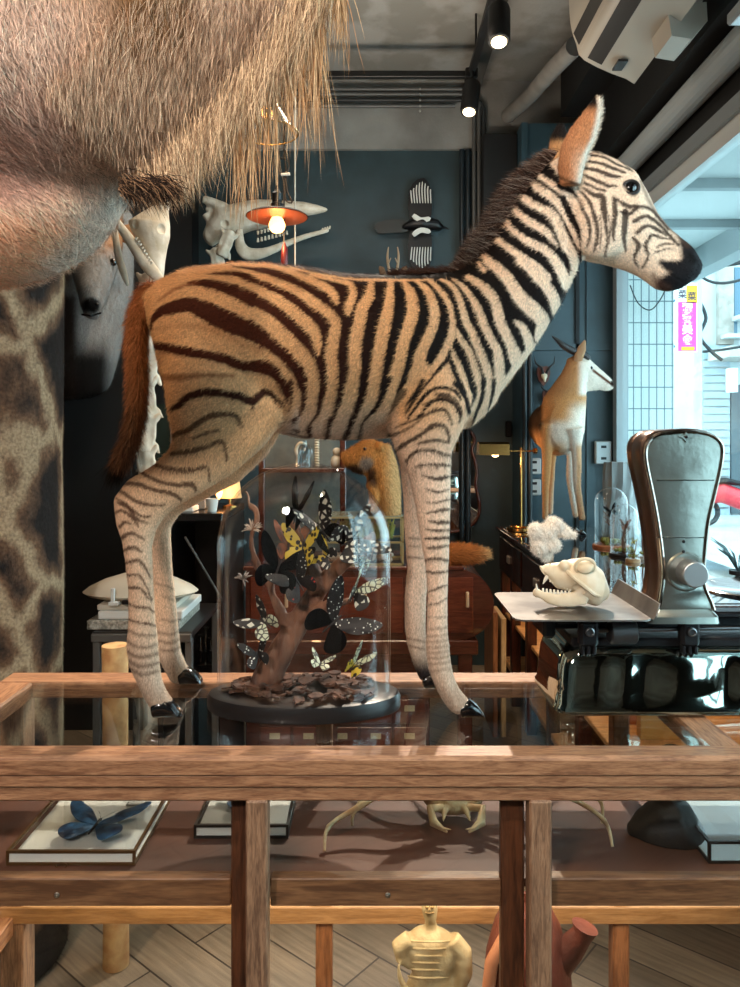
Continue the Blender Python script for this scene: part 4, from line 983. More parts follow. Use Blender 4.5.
# rounded bezel tube round the dial
bz=[Vector((cx+.003+(p.x-cx)*.93,YD-.006,cz-.001+(p.z-cz)*.965)) for p in base]
obj('bezel',MB().tube(bz,.0038,8,False),mat('bright_bezel',srgb(170,160,150),.12,metal=1),sl)
x,z=XZ(684,437); m=MB()
st=[Vector((x+math.cos(a)*r_,YD-.010,z+math.sin(a)*r_*.8)) for a,r_ in [(i*math.pi/6+math.pi/2,(.0125 if i%3==0 else .0065)) for i in range(12)]]
m.prism(st,(0,.004,0)); obj('star_rivet',m,M_cast,sl); obj('rivet_head',MB().ball((x,YD-.011,z),.003,10,6),M_iron,sl)
x,z=XZ(684,571)
m=MB().lathe([(.0,0),(.036,0),(.037,.003),(.034,.006),(.028,.0065),(.027,.006),(.0,.006)],40,(x,YD-.004,z),M=rot('X',90)); kb=obj('knob_ring',m,M_cast,sl)
m=MB().lathe([(.0,0),(.024,0),(.024,.030),(.023,.034),(.0215,.035),(.021,.0351),(.0,.0351)],40,(x+.004,YD-.008,z),M=rot('X',90)); obj('knob',m,mat('brushed_aluminium_knob',srgb(160,162,164),.38,metal=.8),kb,False)
for py in (541,551): 
    x2,z2=XZ(682,py); obj('dial_screw',MB().ball((x2,YD-.008,z2),.0032,10,6,(1,.5,1)),M_iron,sl)
rings=[rrect(*a,z,.012,4) for a,z in (((.515,.650,1.385,1.50),1.130),((.517,.648,1.386,1.50),1.142),((.528,.640,1.394,1.49),1.152),((.537,.632,1.40,1.48),1.175))]
obj('dial_foot',MB().ring_loft(rings),M_cast,sl,True,30)
# right hand round pan
m=MB().lathe([(0,.0),(.085,.0),(.098,.010),(.102,.012),(.098,.014),(.084,.004),(0,.004)],48,(.745,1.45,1.172)); obj('round_pan',m,mat('polished_pan',srgb(205,206,205),.12,metal=1),sl)
m=MB().tube([(.745,1.45,1.125),(.745,1.45,1.172)],.016,16).bbox(.66,.84,1.43,1.47,1.13,1.142,.003); obj('pan_support',m,M_iron,sl)
# ============================================================ monkey skull on tray
M_bone=mat('ivory_bone',srgb(232,222,200),.5,col2=srgb(206,186,150),nscale=30,contrast=(.3,.75))
def carve(o,cs):
    me=o.data; n=len(me.vertices); c=np.empty(n*3,np.float32); me.vertices.foreach_get('co',c); c=c.reshape(-1,3)
    for ctr,r,sc in cs:
        d=(c-np.array(ctr))/np.array(sc); l=np.linalg.norm(d,axis=1); s=l<r
        d[s]=d[s]/np.maximum(l[s],1e-5)[:,None]*r; c[s]=np.array(ctr)+d[s]*np.array(sc)
    me.vertices.foreach_set('co',c.ravel()); me.update()
YS=1.455; sk=thing('monkey_skull','ivory monkey skull with open jaw lying on the scale tray','skull',tuple(P(575,608,YS)))
m=MB()
pl(m,YS,[(607,584,603,600,.022),(602,570,596,606,.034),(592,562,588,604,.040),(582,558,580,600,.040),(572,559,572,592,.033),(562,562,564,590,.026),(553,563,556,588,.021),(546,564,551,582,.018),(541,567,546,576,.014)],24)
m.ball(P(565,566,YS-.016),.012,12,8); 
cr=organic('cranium',m,M_bone,sk,.0022,4,1)
O=P(584,566,YS-.026); carve(cr,[(tuple(O),.0185,(1,1.3,.80)),(tuple(P(541,571,YS)),.010,(1,1.2,1)),(tuple(P(560,582,YS-.006)),.010,(1.6,1,.7)),(tuple(P(578,590,YS-.034)),.011,(1.5,1,1))])
m=MB().tube([P(a,b,YS-d) for a,b,d in spline([(566,570,.020),(574,578,.036),(584,586,.042),(594,594,.038),(602,596,.026)],4)],.0042,8); obj('cheekbone',m,M_bone,sk)
m=MB().tube([P(584,566,YS-.026)+Vector((math.cos(a)*.0185,-.006-.004*math.sin(a),math.sin(a)*.0155)) for a in [i*math.pi/8 for i in range(16)]],.0035,8,True); obj('eye_socket_rim',m,M_bone,sk)
m=MB()
for sg in (-1,1):
    pl(m,YS,[(535,588,540,598,.006,YS+sg*.004),(545,592,548,604,.006,YS+sg*.010),(558,594,560,607,.006,YS+sg*.016),(572,592,574,607,.006,YS+sg*.021),(584,585,586,605,.005,YS+sg*.025),(589,574,594,592,.004,YS+sg*.027)],12)
m.ball(P(537,593,YS),.009,10,8,(1,1,1))
jw=organic('lower_jaw',m,M_bone,sk,.002,3,0)
jw.data.vertices.foreach_set('co',(lambda a:(a.__setitem__((slice(None),2),np.maximum(a[:,2],1.1435)),a)[1])(mesh_arrays(jw)[0]).ravel())
m=MB(); m2=MB()
for sg in (-1,1):
    for i in range(8):
        t=i/7; y=YS+sg*(.008+.010*t); m.tube([P(543+26*t,592.5+2*t,y),P(543+26*t,588.5+2.5*t,y)],[.0026,.0018],6); m2.tube([P(551+20*t,578+9*t,y),P(550+20*t,582+9*t,y)],[.0026,.0016],6)
    m2.tube([P(548,575,YS+sg*.010),P(545,580,YS+sg*.011),P(543,584,YS+sg*.011)],[.004,.003,.0008],6); m.tube([P(537,590,YS+sg*.006),P(536,584,YS+sg*.007)],[.003,.0008],6)
T=mat('tooth_white',srgb(236,230,214),.35); obj('lower_teeth',m,T,sk); obj('upper_teeth',m2,T,sk)
# ============================================================ white fluffy flower stuck in the skull
fl=thing('white_flower','fluffy white dried flower standing above the monkey skull','flower',tuple(P(550,563,YS)))
m=MB(); YFm=YS-.01
for a,b,r_ in ((546,534,.020),(536,532,.014),(534,528,.010),(556,526,.014),(552,522,.011),(560,530,.013),(540,548,.015),(546,555,.011),(553,545,.014),(538,541,.014),(566,533,.010),(573,535,.006)): m.ball(P(a,b,YFm+rnd.uniform(-.01,.01)),r_,12,8,(1,.8,1))
M_fl=mat('white_feathery_petal',srgb(240,236,228),.8)
f_=organic('petals',m,COAT,fl,.003,1,1); c,_,_=mesh_arrays(f_)
c+= (snoise(c,220,8)*.0016)[:,None]*np.array([1,1,1]); f_.data.vertices.foreach_set('co',c.ravel().astype(np.float32)); f_.data.update(); c,_,_=mesh_arrays(f_)
add_fur(f_,np.tile(lin(240,235,226),(len(c),1)),9000,.008,.0007,lambda p,N:N+np.array([.3,0,-.2]),.6,seed=51,jitter=.5,colj=.05)
obj('stem',MB().tube([P(549,552,YFm),P(548,558,YS),P(552,567,YS)],.0014,6),mat('dry_stem',srgb(170,150,120),.7),fl)
# ============================================================ things in the case
SZ=.712
M_board=mat('white_mount_board',srgb(226,224,216),.7)
M_brass=mat('aged_brass_edge',srgb(112,84,52),.35,metal=.7)
def specimen(lab,x0,x1,y0,y1,h,bl,size,pos,rz,edge=M_brass,skew=0,board=M_board):
    t=thing('specimen_frame',lab,'specimen frame',((x0+x1)/2,(y0+y1)/2,SZ)); z=SZ+.0008
    Mx=Matrix.Translation((0,0,0))
    obj('backing_board',MB().box(x0+.003,x1-.003,y0+.003,y1-.003,z+.003,z+.007),board,t,False)
    obj('side_panels',MB().box(x0+.004,x1-.004,y0+.002,y0+.003,z+.005,z+h-.006),board,t,False)
    m=MB(); e=.005
    for zz in (z,z+h-e):
        m.box(x0,x1,y0,y0+e,zz,zz+e).box(x0,x1,y1-e,y1,zz,zz+e).box(x0,x0+e,y0+e,y1-e,zz,zz+e).box(x1-e,x1,y0+e,y1-e,zz,zz+e)
    for xx in (x0,x1-e):
        for yy in (y0,y1-e): m.box(xx,xx+e,yy,yy+e,z+e,z+h-e)
    obj('metal_edge',m,edge,t,False)
    obj('glass_lid',MB().box(x0+e,x1-e,y0+e,y1-e,z+h-.003,z+h-.001),G,t,False)
    return t
s1=specimen('brass edged glass box with one blue butterfly at the left end of the shelf',-.648,-.418,1.335,1.60,.026,None,0,0,0)
obj('latch',MB().tube([(-.548+.010*math.cos(a),1.331,SZ+.003+.005*math.sin(a)) for a in [i*.628 for i in range(10)]],.0014,6,True),M_brass,s1)
m=MB().box(-.50,-.455,1.535,1.552,SZ+.009,SZ+.0105); lb=obj('name_label',m,mat('grey_label_frame',srgb(120,118,110),.5),s1,False); obj('label_face',MB().box(-.496,-.459,1.538,1.549,SZ+.0104,SZ+.011),mat('label_face',srgb(190,188,180),.6),lb,False)
butterfly('blue winged butterfly pinned in the brass edged box on the left',(-.525,1.44,SZ+.019),.082,'blue','rim' if False else 'blue',(0,0,-4),7)
s2=specimen('second glass specimen box on the shelf, partly behind the left post',-.335,-.155,1.425,1.62,.026,None,0,0,0,mat('black_box_edge',srgb(30,26,24),.4))
butterfly('small blue butterfly in the specimen box behind the left post',(-.255,1.53,SZ+.020),.050,'blue','blue',(0,0,10),14)
s3=specimen('dark edged glass specimen case at the right end of the shelf',.605,.86,1.34,1.62,.04,None,0,0,0,mat('black_box_edge',srgb(30,26,24),.4),board=mat('pale_blue_board',srgb(188,206,208),.6))
# crab
M_crab=mat('crab_shell',srgb(206,190,150),.5,col2=srgb(176,132,88),nscale=30,bump=.4,bscale=60)
cb=thing('spider_crab','large pale spider crab with long jointed legs on the case shelf','crab',(.17,1.5,SZ))
m=MB(); bc=Vector((.165,1.50,.762)); m.ball(bc,.055,20,14,(1.15,.95,.62)); r=random.Random(9)
for i in range(46):
    a=r.random()*6.28; q=r.uniform(.2,1.35); d=Vector((math.cos(a)*math.sin(q)*1.15,math.sin(a)*math.sin(q)*.95,math.cos(q)*.62))*.054; p=bc+d; m.tube([p,p+d.normalized()*.009],[.004,.0008],6)
for dx in (-.02,.02): m.tube([bc+Vector((dx,-.05,-.005)),bc+Vector((dx*1.3,-.075,-.018))],[.008,.002],8)
organic('shell',m,M_crab,cb,.0035,1,0)
legs=[[(.14,1.47,.765),(.06,1.45,.800),(-.02,1.43,.768),(-.077,1.40,.745),(-.083,1.37,.716)],[(.14,1.49,.765),(.07,1.50,.81),(.01,1.50,.78),(-.03,1.47,.74),(-.035,1.46,.716)],[(.14,1.52,.76),(.06,1.57,.80),(-.02,1.60,.76),(-.05,1.61,.716)],[(.15,1.53,.76),(.12,1.60,.79),(.07,1.64,.716)],
 [(.20,1.47,.765),(.30,1.43,.815),(.38,1.42,.79),(.44,1.41,.752),(.448,1.385,.716)],[(.20,1.49,.765),(.29,1.49,.83),(.37,1.49,.80),(.45,1.48,.76),(.455,1.47,.716)],[(.20,1.52,.76),(.30,1.57,.80),(.38,1.60,.77),(.41,1.61,.716)],[(.19,1.53,.76),(.22,1.60,.79),(.27,1.64,.716)]]
for lg in legs:
    m=MB(); pp=spline(lg,5); m.tube([Vector(p)+Vector((0,0,.003)) for p in pp],[.0085*(1-.72*i/(len(pp)-1))*(1+.22*(i%5==0)) for i in range(len(pp))],10); obj('leg',m,M_crab,cb)
for sg in (-1,1):
    m=MB(); m.tube([(.165+sg*.02,1.455,.758),(.165+sg*.05,1.435,.765),(.165+sg*.045,1.415,.748),(.165+sg*.02,1.405,.735)],[.007,.008,.009,.002],10); m.tube([(.165+sg*.046,1.412,.75),(.165+sg*.03,1.40,.745),(.165+sg*.014,1.402,.742)],[.004,.003,.001],8); obj('claw',m,M_crab,cb)
# black swan
M_bird=mat('matte_black_bird',srgb(14,14,15),.6,bump=.2,bscale=60)
m=MB(); pl(m,1.44,[(630,822,632,838,.012),(640,812,642,846,.035),(655,802,657,856,.052),(672,796,675,862,.058),(688,802,690,863,.052),(700,822,699,861,.032)],20)
m.tube([P(a,b,1.44) for a,b in spline([(672,815),(667,800),(663,785),(661,765),(668,752),(680,752)],4)],[.028-.0008*i for i in range(21)],14)
bd=thing('black_bird_figure','matte black long necked bird figure on the right of the shelf','bird figure',tuple(P(668,862,1.44)))
b_=organic('bird_body',m,M_bird,bd,.004,3,0); c,_,_=mesh_arrays(b_); c[:,2]=np.maximum(c[:,2],SZ+.001); b_.data.vertices.foreach_set('co',c.ravel())
obj('beak',MB().tube([P(680,752,1.44),P(694,756,1.44)],[.009,.002],10),mat('dark_red_beak',srgb(120,36,28),.4),bd)
# statue
M_stat=mat('yellowed_plaster',srgb(196,178,138),.65,col2=srgb(160,138,98),nscale=26,bump=.4,bscale=50)
YT=1.50
m=MB(); pl(m,YT,[(422,903,437,903,.014),(421,908,438,908,.016),(423,915,437,915,.015),(425,921,436,921,.012),(424,928,438,928,.013)],18)
pl(m,YT,[(412,931,446,931,.020),(404,938,456,938,.028),(402,948,460,948,.033),(408,960,456,960,.033),(412,972,452,972,.030),(406,984,458,984,.034),(402,1000,462,1000,.036),(404,1040,460,1040,.034),(406,1100,458,1100,.032),(404,1150,460,1150,.034)],20,S=(0,1,0))
m.tube([P(a,b,YT-.01) for a,b in ((410,938),(399,946),(402,958),(412,966))],[.016,.017,.014,.008],10)
m.tube([P(a,b,YT-.01) for a,b in ((452,938),(463,952),(464,972),(458,990),(448,996))],[.017,.019,.018,.014,.010],10)
m.tube([P(a,b,YT-.03) for a,b in ((398,964),(400,978),(406,990))],[.003,.006,.008],8)
stt=thing('armoured_figurine','yellowish plaster figurine of an armoured torso under the shelf','figurine',tuple(P(430,1145,YT)))
so=organic('torso',m,M_stat,stt,.004,2,0)
m=MB()
for y in (940,947,954,961,968,976): m.tube([P(430+22*math.cos(a),y+2*math.sin(a),YT-.034*math.sin(a)) for a in [math.pi*i/12 for i in range(13)]],.0018,6)
obj('armour_band',m,M_stat,stt)
m=MB()
for dx in (-3,3): m.ball(P(429.5+dx,907,YT-.0155),.0032,8,6)
m.tube([P(425,912.5,YT-.015),P(429.5,913.5,YT-.017),P(434,912.5,YT-.015)],.0016,6); m.tube([P(429.5,906,YT-.016),P(429.5,910,YT-.019)],[.0015,.0028],6); obj('face',m,mat('shadowed_plaster',srgb(150,122,78),.7),stt)
m=MB().bbox(.07,.17,1.45,1.55,.0605,.075,.003); obj('plinth',m,M_stat,stt,True,30)
m=MB()
for x in (.105,.135): m.tube([(x,1.5,.07),(x,1.5,.2)],.022,12)
obj('legs',m,M_stat,stt)
# red clay vessel
M_clay=mat('red_brown_clay',srgb(112,56,40),.55,col2=srgb(78,36,26),nscale=14,bump=.3)
vs_=thing('clay_jug','big red brown clay jug with a spout behind the middle post','jug',tuple(P(528,1145,1.5)))
m=MB().lathe([(.0,0),(.05,0),(.058,.02),(.07,.10),(.085,.2),(.089,.30),(.082,.38),(.066,.44),(.050,.47),(.046,.48),(.040,.478),(.04,.46),(0,.45)],40,(.315,1.50,.0605)); obj('jug_body',m,M_clay,vs_)
m=MB().tube([(.37,1.48,.44),(.395,1.47,.475),(.415,1.465,.505),(.42,1.465,.52)],[.032,.026,.020,.026],14); obj('spout',m,M_clay,vs_)
m=MB().tube([(.262,1.46,.50),(.235,1.45,.46),(.226,1.45,.38),(.236,1.46,.28),(.25,1.47,.24)],.013,12); obj('handle',m,mat('unglazed_clay',srgb(166,108,74),.7),vs_)
M_shield=wood('shield_wood',srgb(70,34,26),srgb(112,60,44),'Z')
# ============================================================ back wall and room furnishings
def ptube(m,pts,Y,r,n=10,k=4,flat=1.0):
    # pts (px,py[,dy[,rpx]]) ; r in px or None
    q=[(a[0],a[1],a[2] if len(a)>2 else 0,a[3] if len(a)>3 else r) for a in pts]
    q=spline(q,k); m.tube([P(a,b,Y+c) for a,b,c,_ in q],[max(d,.05)*Y/F for *_,d in q],n,flat=flat); return m
M_bone2=mat('white_bone',srgb(222,216,202),.55,col2=srgb(176,164,142),nscale=16,bump=.25,bscale=50,contrast=(.3,.7))
# ---- giraffe skull on the wall
YW=4.62; gs=thing('giraffe_skull','long white giraffe skull with open jaw hung on the back wall behind the pendant lamp','skull',tuple(P(265,230,YW)))
m=MB(); pl(m,YW,[(203,232,214,246,.03),(208,222,222,240,.07),(216,208,232,238,.09),(228,206,242,234,.10),(244,202,252,230,.10),(258,200,264,228,.09),(272,200,276,226,.075),(288,201,290,219,.055),(304,202,304,216,.045),(318,205,318,214,.03),(327,208,326,212,.015)],20)
ptube(m,[(203,199,0,4),(212,202,0,4.5),(224,208,0,6)],YW-.03,4); ptube(m,[(206,208,0,3),(214,212,0,4)],YW,4); ptube(m,[(205,214,-.02,4),(210,222,-.02,4),(208,236,-.02,4),(214,244,0,3)],YW,4)
up=organic('cranium',m,M_bone2,gs,.009,2,1)
carve(up,[(tuple(P(252,228,YW-.10)),.05,(1.3,1,.8)),(tuple(P(296,216,YW-.05)),.022,(2.2,1,.7)),(tuple(P(224,224,YW-.10)),.03,(1,1,1))])
m=MB()
for sg in (-1,1):
    y=YW+sg*.055
    ptube(m,[(240,229,0,3.5),(240,244,0,5.5),(246,253,0,7),(258,254,0,6),(272,250,0,4.5),(288,243,-sg*.02,3.6),(304,237,-sg*.035,3),(318,233,-sg*.04,2.8),(329,230,-sg*.04,2.4)],y,4,10,4,.5)
organic('lower_jaw',m,M_bone2,gs,.008,2,0)
m=MB()
for i in range(9): ptube(m,[(258+i*3.6,242-i*.9,0,1.4),(258+i*3.6,238-i*.9,0,.9)],YW-.055,1.2,6,1)
obj('teeth',m,M_bone2,gs); m=MB()
for i in range(9): ptube(m,[(258+i*3.4,231-i*.9,0,1.4),(258+i*3.4,234.5-i*.9,0,.9)],YW-.06,1.2,6,1)
obj('upper_teeth',m,M_bone2,gs); m=MB()
for i in range(4): ptube(m,[(322+i*2.4,231-i*.7,0,1.1),(323+i*2.4,228-i*.7,0,.7)],YW,1,6,1)
obj('teeth',m,M_bone2,gs)
# hanging neck bones beside the skull
def vertebra(name,lab,px,py,Y,s,group=None,tilt=0,seed=1,par=None):
    m=MB(); k=s*Y/F; o=P(px,py,Y); R=Matrix.Rotation(math.radians(tilt),3,'Y')
    w=lambda x,y,z:o+R@Vector((x*k,y*k,z*k))
    m.tube([w(0,0,-1.05),w(0,0,-.8),w(0,0,0),w(0,0,.8),w(0,0,1.1)],[.42*k,.46*k,.28*k,.40*k,.34*k],14)
    for sx in (-1,1):
        m.tube([w(0,0,.6),w(sx*.5,-.1,.75),w(sx*.75,-.15,1.05)],[.24*k,.2*k,.1*k],8)
        m.tube([w(0,0,-.5),w(sx*.5,.1,-.7),w(sx*.72,0,-1.1)],[.24*k,.17*k,.09*k],8)
        m.tube([w(sx*.35,-.1,.7),w(sx*.42,-.12,0),w(sx*.35,-.1,-.7)],[.14*k]*3,8)
    m.tube([w(0,.3,0),w(-.5,.4,-.15),w(-.85,.5,-.4)],[.2*k,.15*k,.08*k],8)
    o_=organic(name,m,M_bone2,par,.0075,2,0)
    if par is None: tag(o_,lab,'bone',group)
    return o_
hb=thing('hanging_neck_bones','pair of lumpy neck bones hanging under the back of the giraffe skull','bones',tuple(P(225,250,YW-.1)))
vertebra('vertebra','',226,244,YW-.12,13,par=hb,tilt=20); vertebra('vertebra','',218,262,YW-.1,13,par=hb,tilt=-10)
# ---- bone column on the left
YV=2.95; bs=thing('antelope_skull','white animal skull with long jaw atop the bone column behind the zebra tail','skull',tuple(P(145,240,YV)))
m=MB(); pl(m,YV,[(158,203,169,206,.018),(140,214,169,216,.035),(128,222,170,226,.055),(132,232,170,237,.055),(141,246,167,249,.045),(147,260,165,262,.034),(151,272,164,275,.024),(155,283,163,284,.012)],20)
ptube(m,[(164,200,0,3.5),(166,208,0,5)],YV,4)
k_=organic('cranium',m,M_bone2,bs,.005,2,1); carve(k_,[(tuple(P(163,228,YV-.05)),.024,(1,1,1.1)),(tuple(P(161.5,244,YV-.045)),.009,(1,1,1)),(tuple(P(134,224,YV-.05)),.018,(1,1,1))])
m=MB(); ptube(m,[(116,221,0,4),(124,232,0,5),(134,246,0,6),(145,262,0,7),(156,275,0,6),(163,281,0,3)],YV-.05,5,12,4,.6); ptube(m,[(114,222,.02,3),(116,240,.02,3.4),(119,258,.02,4),(124,274,.02,3.6),(128,286,.02,1.6)],YV,4,10)
organic('lower_jaw',m,M_bone2,bs,.0045,2,0)
m=MB(); r=random.Random(5)
for i in range(9): ptube(m,[(137+i*1.9,237+i*3.1,0,1.8),(135.5+i*1.9,240+i*3.1,0,1.0)],YV-.06,1.5,6,1)
obj('teeth',m,M_bone2,bs)
vc=thing('neck_bone_column','tall column of white neck bones hanging behind the zebra tail','bones',tuple(P(148,380,YV)))
for px,py,s,tl_ in ((147,292,17,8),(146,326,20,-4),(148,362,21,5),(146,398,20,-6),(147,432,19,4),(147,464,18,-5)): vertebra('vertebra','',px,py,YV+.05,s,par=vc,tilt=tl_)
obj('hanging_rod',MB().tube([P(148,190,YV+.07),P(147,480,YV+.07)],.006,8),M_iron,vc)
# ---- eland head on left
YE2=3.25; el=thing('eland_head','dark mounted antelope head with grey neck facing forward on the left','mounted head',tuple(P(95,300,YE2)))
m=MB()
for s in []: pass
def plr(m,secs,n=24,pw=1):  # left-right sections with own depth
    return m.loft([(P(a,y1,Y),P(b,y2,Y),w) for a,y1,b,y2,w,Y in secs],n,pw)
plr(m,[(64,215,122,215,.10,3.42),(64,232,122,232,.12,3.38),(66,252,120,250,.11,3.32),(71,270,114,268,.10,3.25),(76,286,109,284,.085,3.17),(79,298,105,297,.07,3.11),(81,308,101,308,.05,3.08),(84,315,99,315,.03,3.07)])
plr(m,[(40,220,132,215,.16,3.64),(38,260,133,255,.17,3.63),(36,300,132,298,.17,3.625),(36,335,124,330,.17,3.61),(40,365,116,360,.16,3.56),(50,390,110,384,.13,3.58)])
eh=organic('head_and_neck',m,COAT,el,.010,4,0); c,_,_=mesh_arrays(eh); uu,vv=vpx(c)
cl=np.tile(lin(138,136,134),(len(c),1)); cl=blend(cl,lin(176,124,82),sm(262,235,vv)*sm(0,1,c[:,1]<3.45)); cl=blend(cl,lin(20,16,14),sm(330,362,vv)*sm(118,100,uu))
cl=blend(cl,lin(40,32,28),sm(82,72,uu)*sm(285,300,vv)*(c[:,1]>3.3)); cl=blend(cl,lin(12,11,12),sm(12,7,np.hypot((uu-91),(vv-305)*1.2))); cl=blend(cl,lin(110,80,58),sm(78,66,uu)*sm(300,260,vv))
add_fur(eh,cl,36000,.022,.0022,lambda p,N:np.tile([.1,-.1,-1.],(len(p),1)),.35,seed=61)
for x,y_ in ((70.5,264),(113,262)): obj('eye',MB().ball(P(x,y_,3.235),.017,12,8),M_eye,el)
for x in (86,97): obj('nostril',MB().ball(P(x,304,3.055),.009,10,6,(1,1,.7)),M_eye,el)
m=MB().tube([P(82,314.5,3.045),P(91,316,3.02),P(101,313,3.045)],.004,8); obj('mouth',m,M_eye,el)
for sx,nm in ((-1,'ear'),(1,'ear')):
    m=MB(); m.loft([(P(93+sx*24,226,3.4),P(93+sx*26,240,3.4),.015),(P(93+sx*36,224,3.4),P(93+sx*38,246,3.4),.014),(P(93+sx*50,226,3.4),P(93+sx*50,236,3.4),.006)],14); obj('ear',m,mat('tan_ear',srgb(150,112,78),.8),el)
# ---- magpie
YMG=4.84; mgp=thing('magpie','black and white magpie with spread wings pinned flat on the teal wall','bird',tuple(P(425,224,YMG)))
M_mb=mat('magpie_black',srgb(14,15,19),.4); M_mw=mat('magpie_white',srgb(222,220,212),.7); M_mg=mat('magpie_tail',srgb(34,40,40),.45)
m=MB(); pl(m,YMG,[(404,224,404,230,.03),(412,219,412,231,.05),(422,217,422,231,.055),(431,218,431,231,.045),(438,220,439,231,.04),(442,224,442,230,.02)],16); bd=organic('bird_body',m,M_mb,mgp,.008,2,0)
obj('beak',MB().tube([P(442,227,YMG),P(446,228,YMG),P(449,229.5,YMG)],[.011,.008,.001],8),M_mb,mgp)
def feath(m,pts,wpx,Y,th=.004):
    pp=spline(pts,4); L_=[];R_=[]
    for i,(a,b) in enumerate(pp):
        j=min(i+1,len(pp)-1); k2=max(i-1,0); dx=pp[j][0]-pp[k2][0]; dy=pp[j][1]-pp[k2][1]; l=math.hypot(dx,dy) or 1
        t=i/(len(pp)-1); w=wpx*(math.sin(math.pi*min(.5,t+.25)) if t<.5 else math.sqrt(max(0,1-((t-.5)*2)**4))+.02)/2
        L_.append(P(a-dy/l*w,b+dx/l*w,Y)); R_.append(P(a+dy/l*w,b-dx/l*w,Y))
    m.prism(L_+R_[::-1],(0,th,0))
for sg,cy in ((-1,219),(1,231)):
    w=MB(); pts=[P(a,cy+sg*b,YMG+.004) for a,b in ((410,0),(408,14),(409,28),(413,36),(418,40),(424,41),(429,36),(432,26),(432,12),(431,0))]; w.prism(pts,(0,.012,0)); wg_=obj('wing',w,M_mb,mgp,False)
    for i in range(8):
        a=411+i*2.7; f=MB(); q=38-abs(i-3.8)**1.5*1.5; feath(f,[(a+1,cy+sg*16),(a-.3+i*.12,cy+sg*28),(a+.2+i*.12,cy+sg*q)],1.15,YMG-.002-i*.0006); obj('flight_feather',f,M_mw,wg_,False)
    f=MB(); feath(f,[(413,cy+sg*4),(421,cy-sg*1),(431,cy+sg*1)],5,YMG-.05,.01); obj('shoulder_patch',f,M_mw,mgp,False)
t_=MB(); feath(t_,[(408,225),(392,224),(374,228)],9,YMG,.008); feath(t_,[(408,229),(390,230),(376,231)],6,YMG-.01,.008); obj('tail',t_,M_mg,mgp,False)
# ---- small antlered head
YR=4.7; rd=thing('roe_deer_head','small deer head with two short antlers peeking above the zebra back','mounted head',tuple(P(393,290,YR)))
M_rd=mat('brown_deer_hide',srgb(120,90,66),.85,noise_amt=.3,nscale=60)
m=MB(); pl(m,YR,[(383,300,403,300,.07),(384,285,402,285,.07),(386,276,400,276,.05)],16); pl(m,YR+.1,[(378,330,408,330,.08),(382,300,404,300,.09)],16); organic('head',m,M_rd,rd,.012,3,0); obj('mounting_shield',MB().bbox(P(393,0,4.88).x-.10,P(393,0,4.88).x+.10,4.865,4.898,P(0,345,4.88).z,P(0,285,4.88).z,.01),M_shield,rd,True,30)
for sx in (-1,1):
    m=MB(); ptube(m,[(393+sx*2.5,277,0,1.5),(393+sx*5,264,0,1.3),(393+sx*5.5,255,0,1.1),(393+sx*4.5,247,0,.5)],YR,1,8); ptube(m,[(393+sx*5,264,0,1),(393+sx*2.2,258,-.02,.5)],YR,1,6); obj('antler',m,mat('antler_bone',srgb(176,146,116),.6),rd)
    m=MB(); pl(m,YR,[(393+sx*8,279,393+sx*6,275,.02),(393+sx*13,275,393+sx*9,267,.018),(393+sx*14,270,393+sx*13,266,.006)],12); obj('ear',m,M_rd,rd)
# ---- pendant lamps
M_copper=mat('copper_shade_inside',srgb(196,104,68),.35,metal=.6); M_cord=mat('black_cord',srgb(14,14,14),.5); M_rope=mat('twisted_rope',srgb(150,128,104),.8)
M_bulb=mat('glowing_filament_bulb',srgb(255,200,120),.3,emit=(1,.50,.16,1),es=5)
YP=3.0; pd=thing('pendant_lamp','flat copper disc pendant lamp with a glowing bulb in front of the giraffe skull','pendant lamp',tuple(P(277,200,YP)))
z0=P(277,217,YP)
m=MB().lathe([(.122,0),(.110,.008),(.06,.024),(.03,.032),(.022,.040),(.020,.038),(.028,.028),(.058,.020),(.108,.004),(.120,-.002)],48,z0); obj('lamp_shade',m,M_copper,pd)
m=MB().lathe([(.124,.0012),(.111,.010),(.06,.026),(.03,.035)],48,z0); obj('shade_top',m,mat('dark_patina',srgb(50,44,42),.5,metal=.5),pd)
m=MB().lathe([(.0,.03),(.026,.03),(.026,.052),(.019,.056),(.019,.088),(.022,.092),(.012,.104),(.006,.125),(0,.125)],20,z0); obj('socket',m,M_metalb,pd)
m=MB().lathe([(.013,.02),(.015,.005),(.026,-.012),(.033,-.030),(.031,-.047),(.020,-.060),(0,-.066)],20,z0); obj('bulb',m,M_bulb,pd)
obj('cord',MB().tube([z0+Vector((0,0,.12)),Vector((z0.x,z0.y,ZT))],.0045,8),M_rope,pd)
m=MB(); lp2=[(284,60),(284,150),(280,158),(279,170),(284,177),(289,168),(288,157),(284,150),(286,172),(287,190),(292,202),(286,200),(285,185),(284,176),(284,245)]
m.tube([P(a,b,YP+.02) for a,b in spline(lp2,4)],.0035,6); m.tube([P(284,60,YP+.02),P(284,-150,YP+.02)],.0035,6); lc=obj('looped_cord',m,M_cord,pd)
m=MB(); m.tube([P(281,174.5,YP-.0),P(290,174,YP-.0)],.006,8); obj('cord_clip',m,M_mw,lc)
m=MB().tube([P(284.5,243,YP+.02),P(284.5,249,YP+.02),P(284.5,262,YP+.02),P(284.5,269,YP+.02)],[.004,.013,.015,.006],12); obj('pull_weight',m,mat('dark_red_bead',srgb(92,24,24),.4),lc)
m=MB().tube([P(295,-130,3.2),P(295,290,3.2)],.0035,6); tag(obj('thin_rope',m,mat('pale_rope',srgb(190,186,176),.8)),'thin pale rope hanging straight beside the pendant lamp','rope')
YP2=2.7; z1=P(267,104,YP2); p2=thing('glass_pendant_lamp','small clear glass pendant lamp with glowing orange bulb above the disc lamp','pendant lamp',tuple(z1))
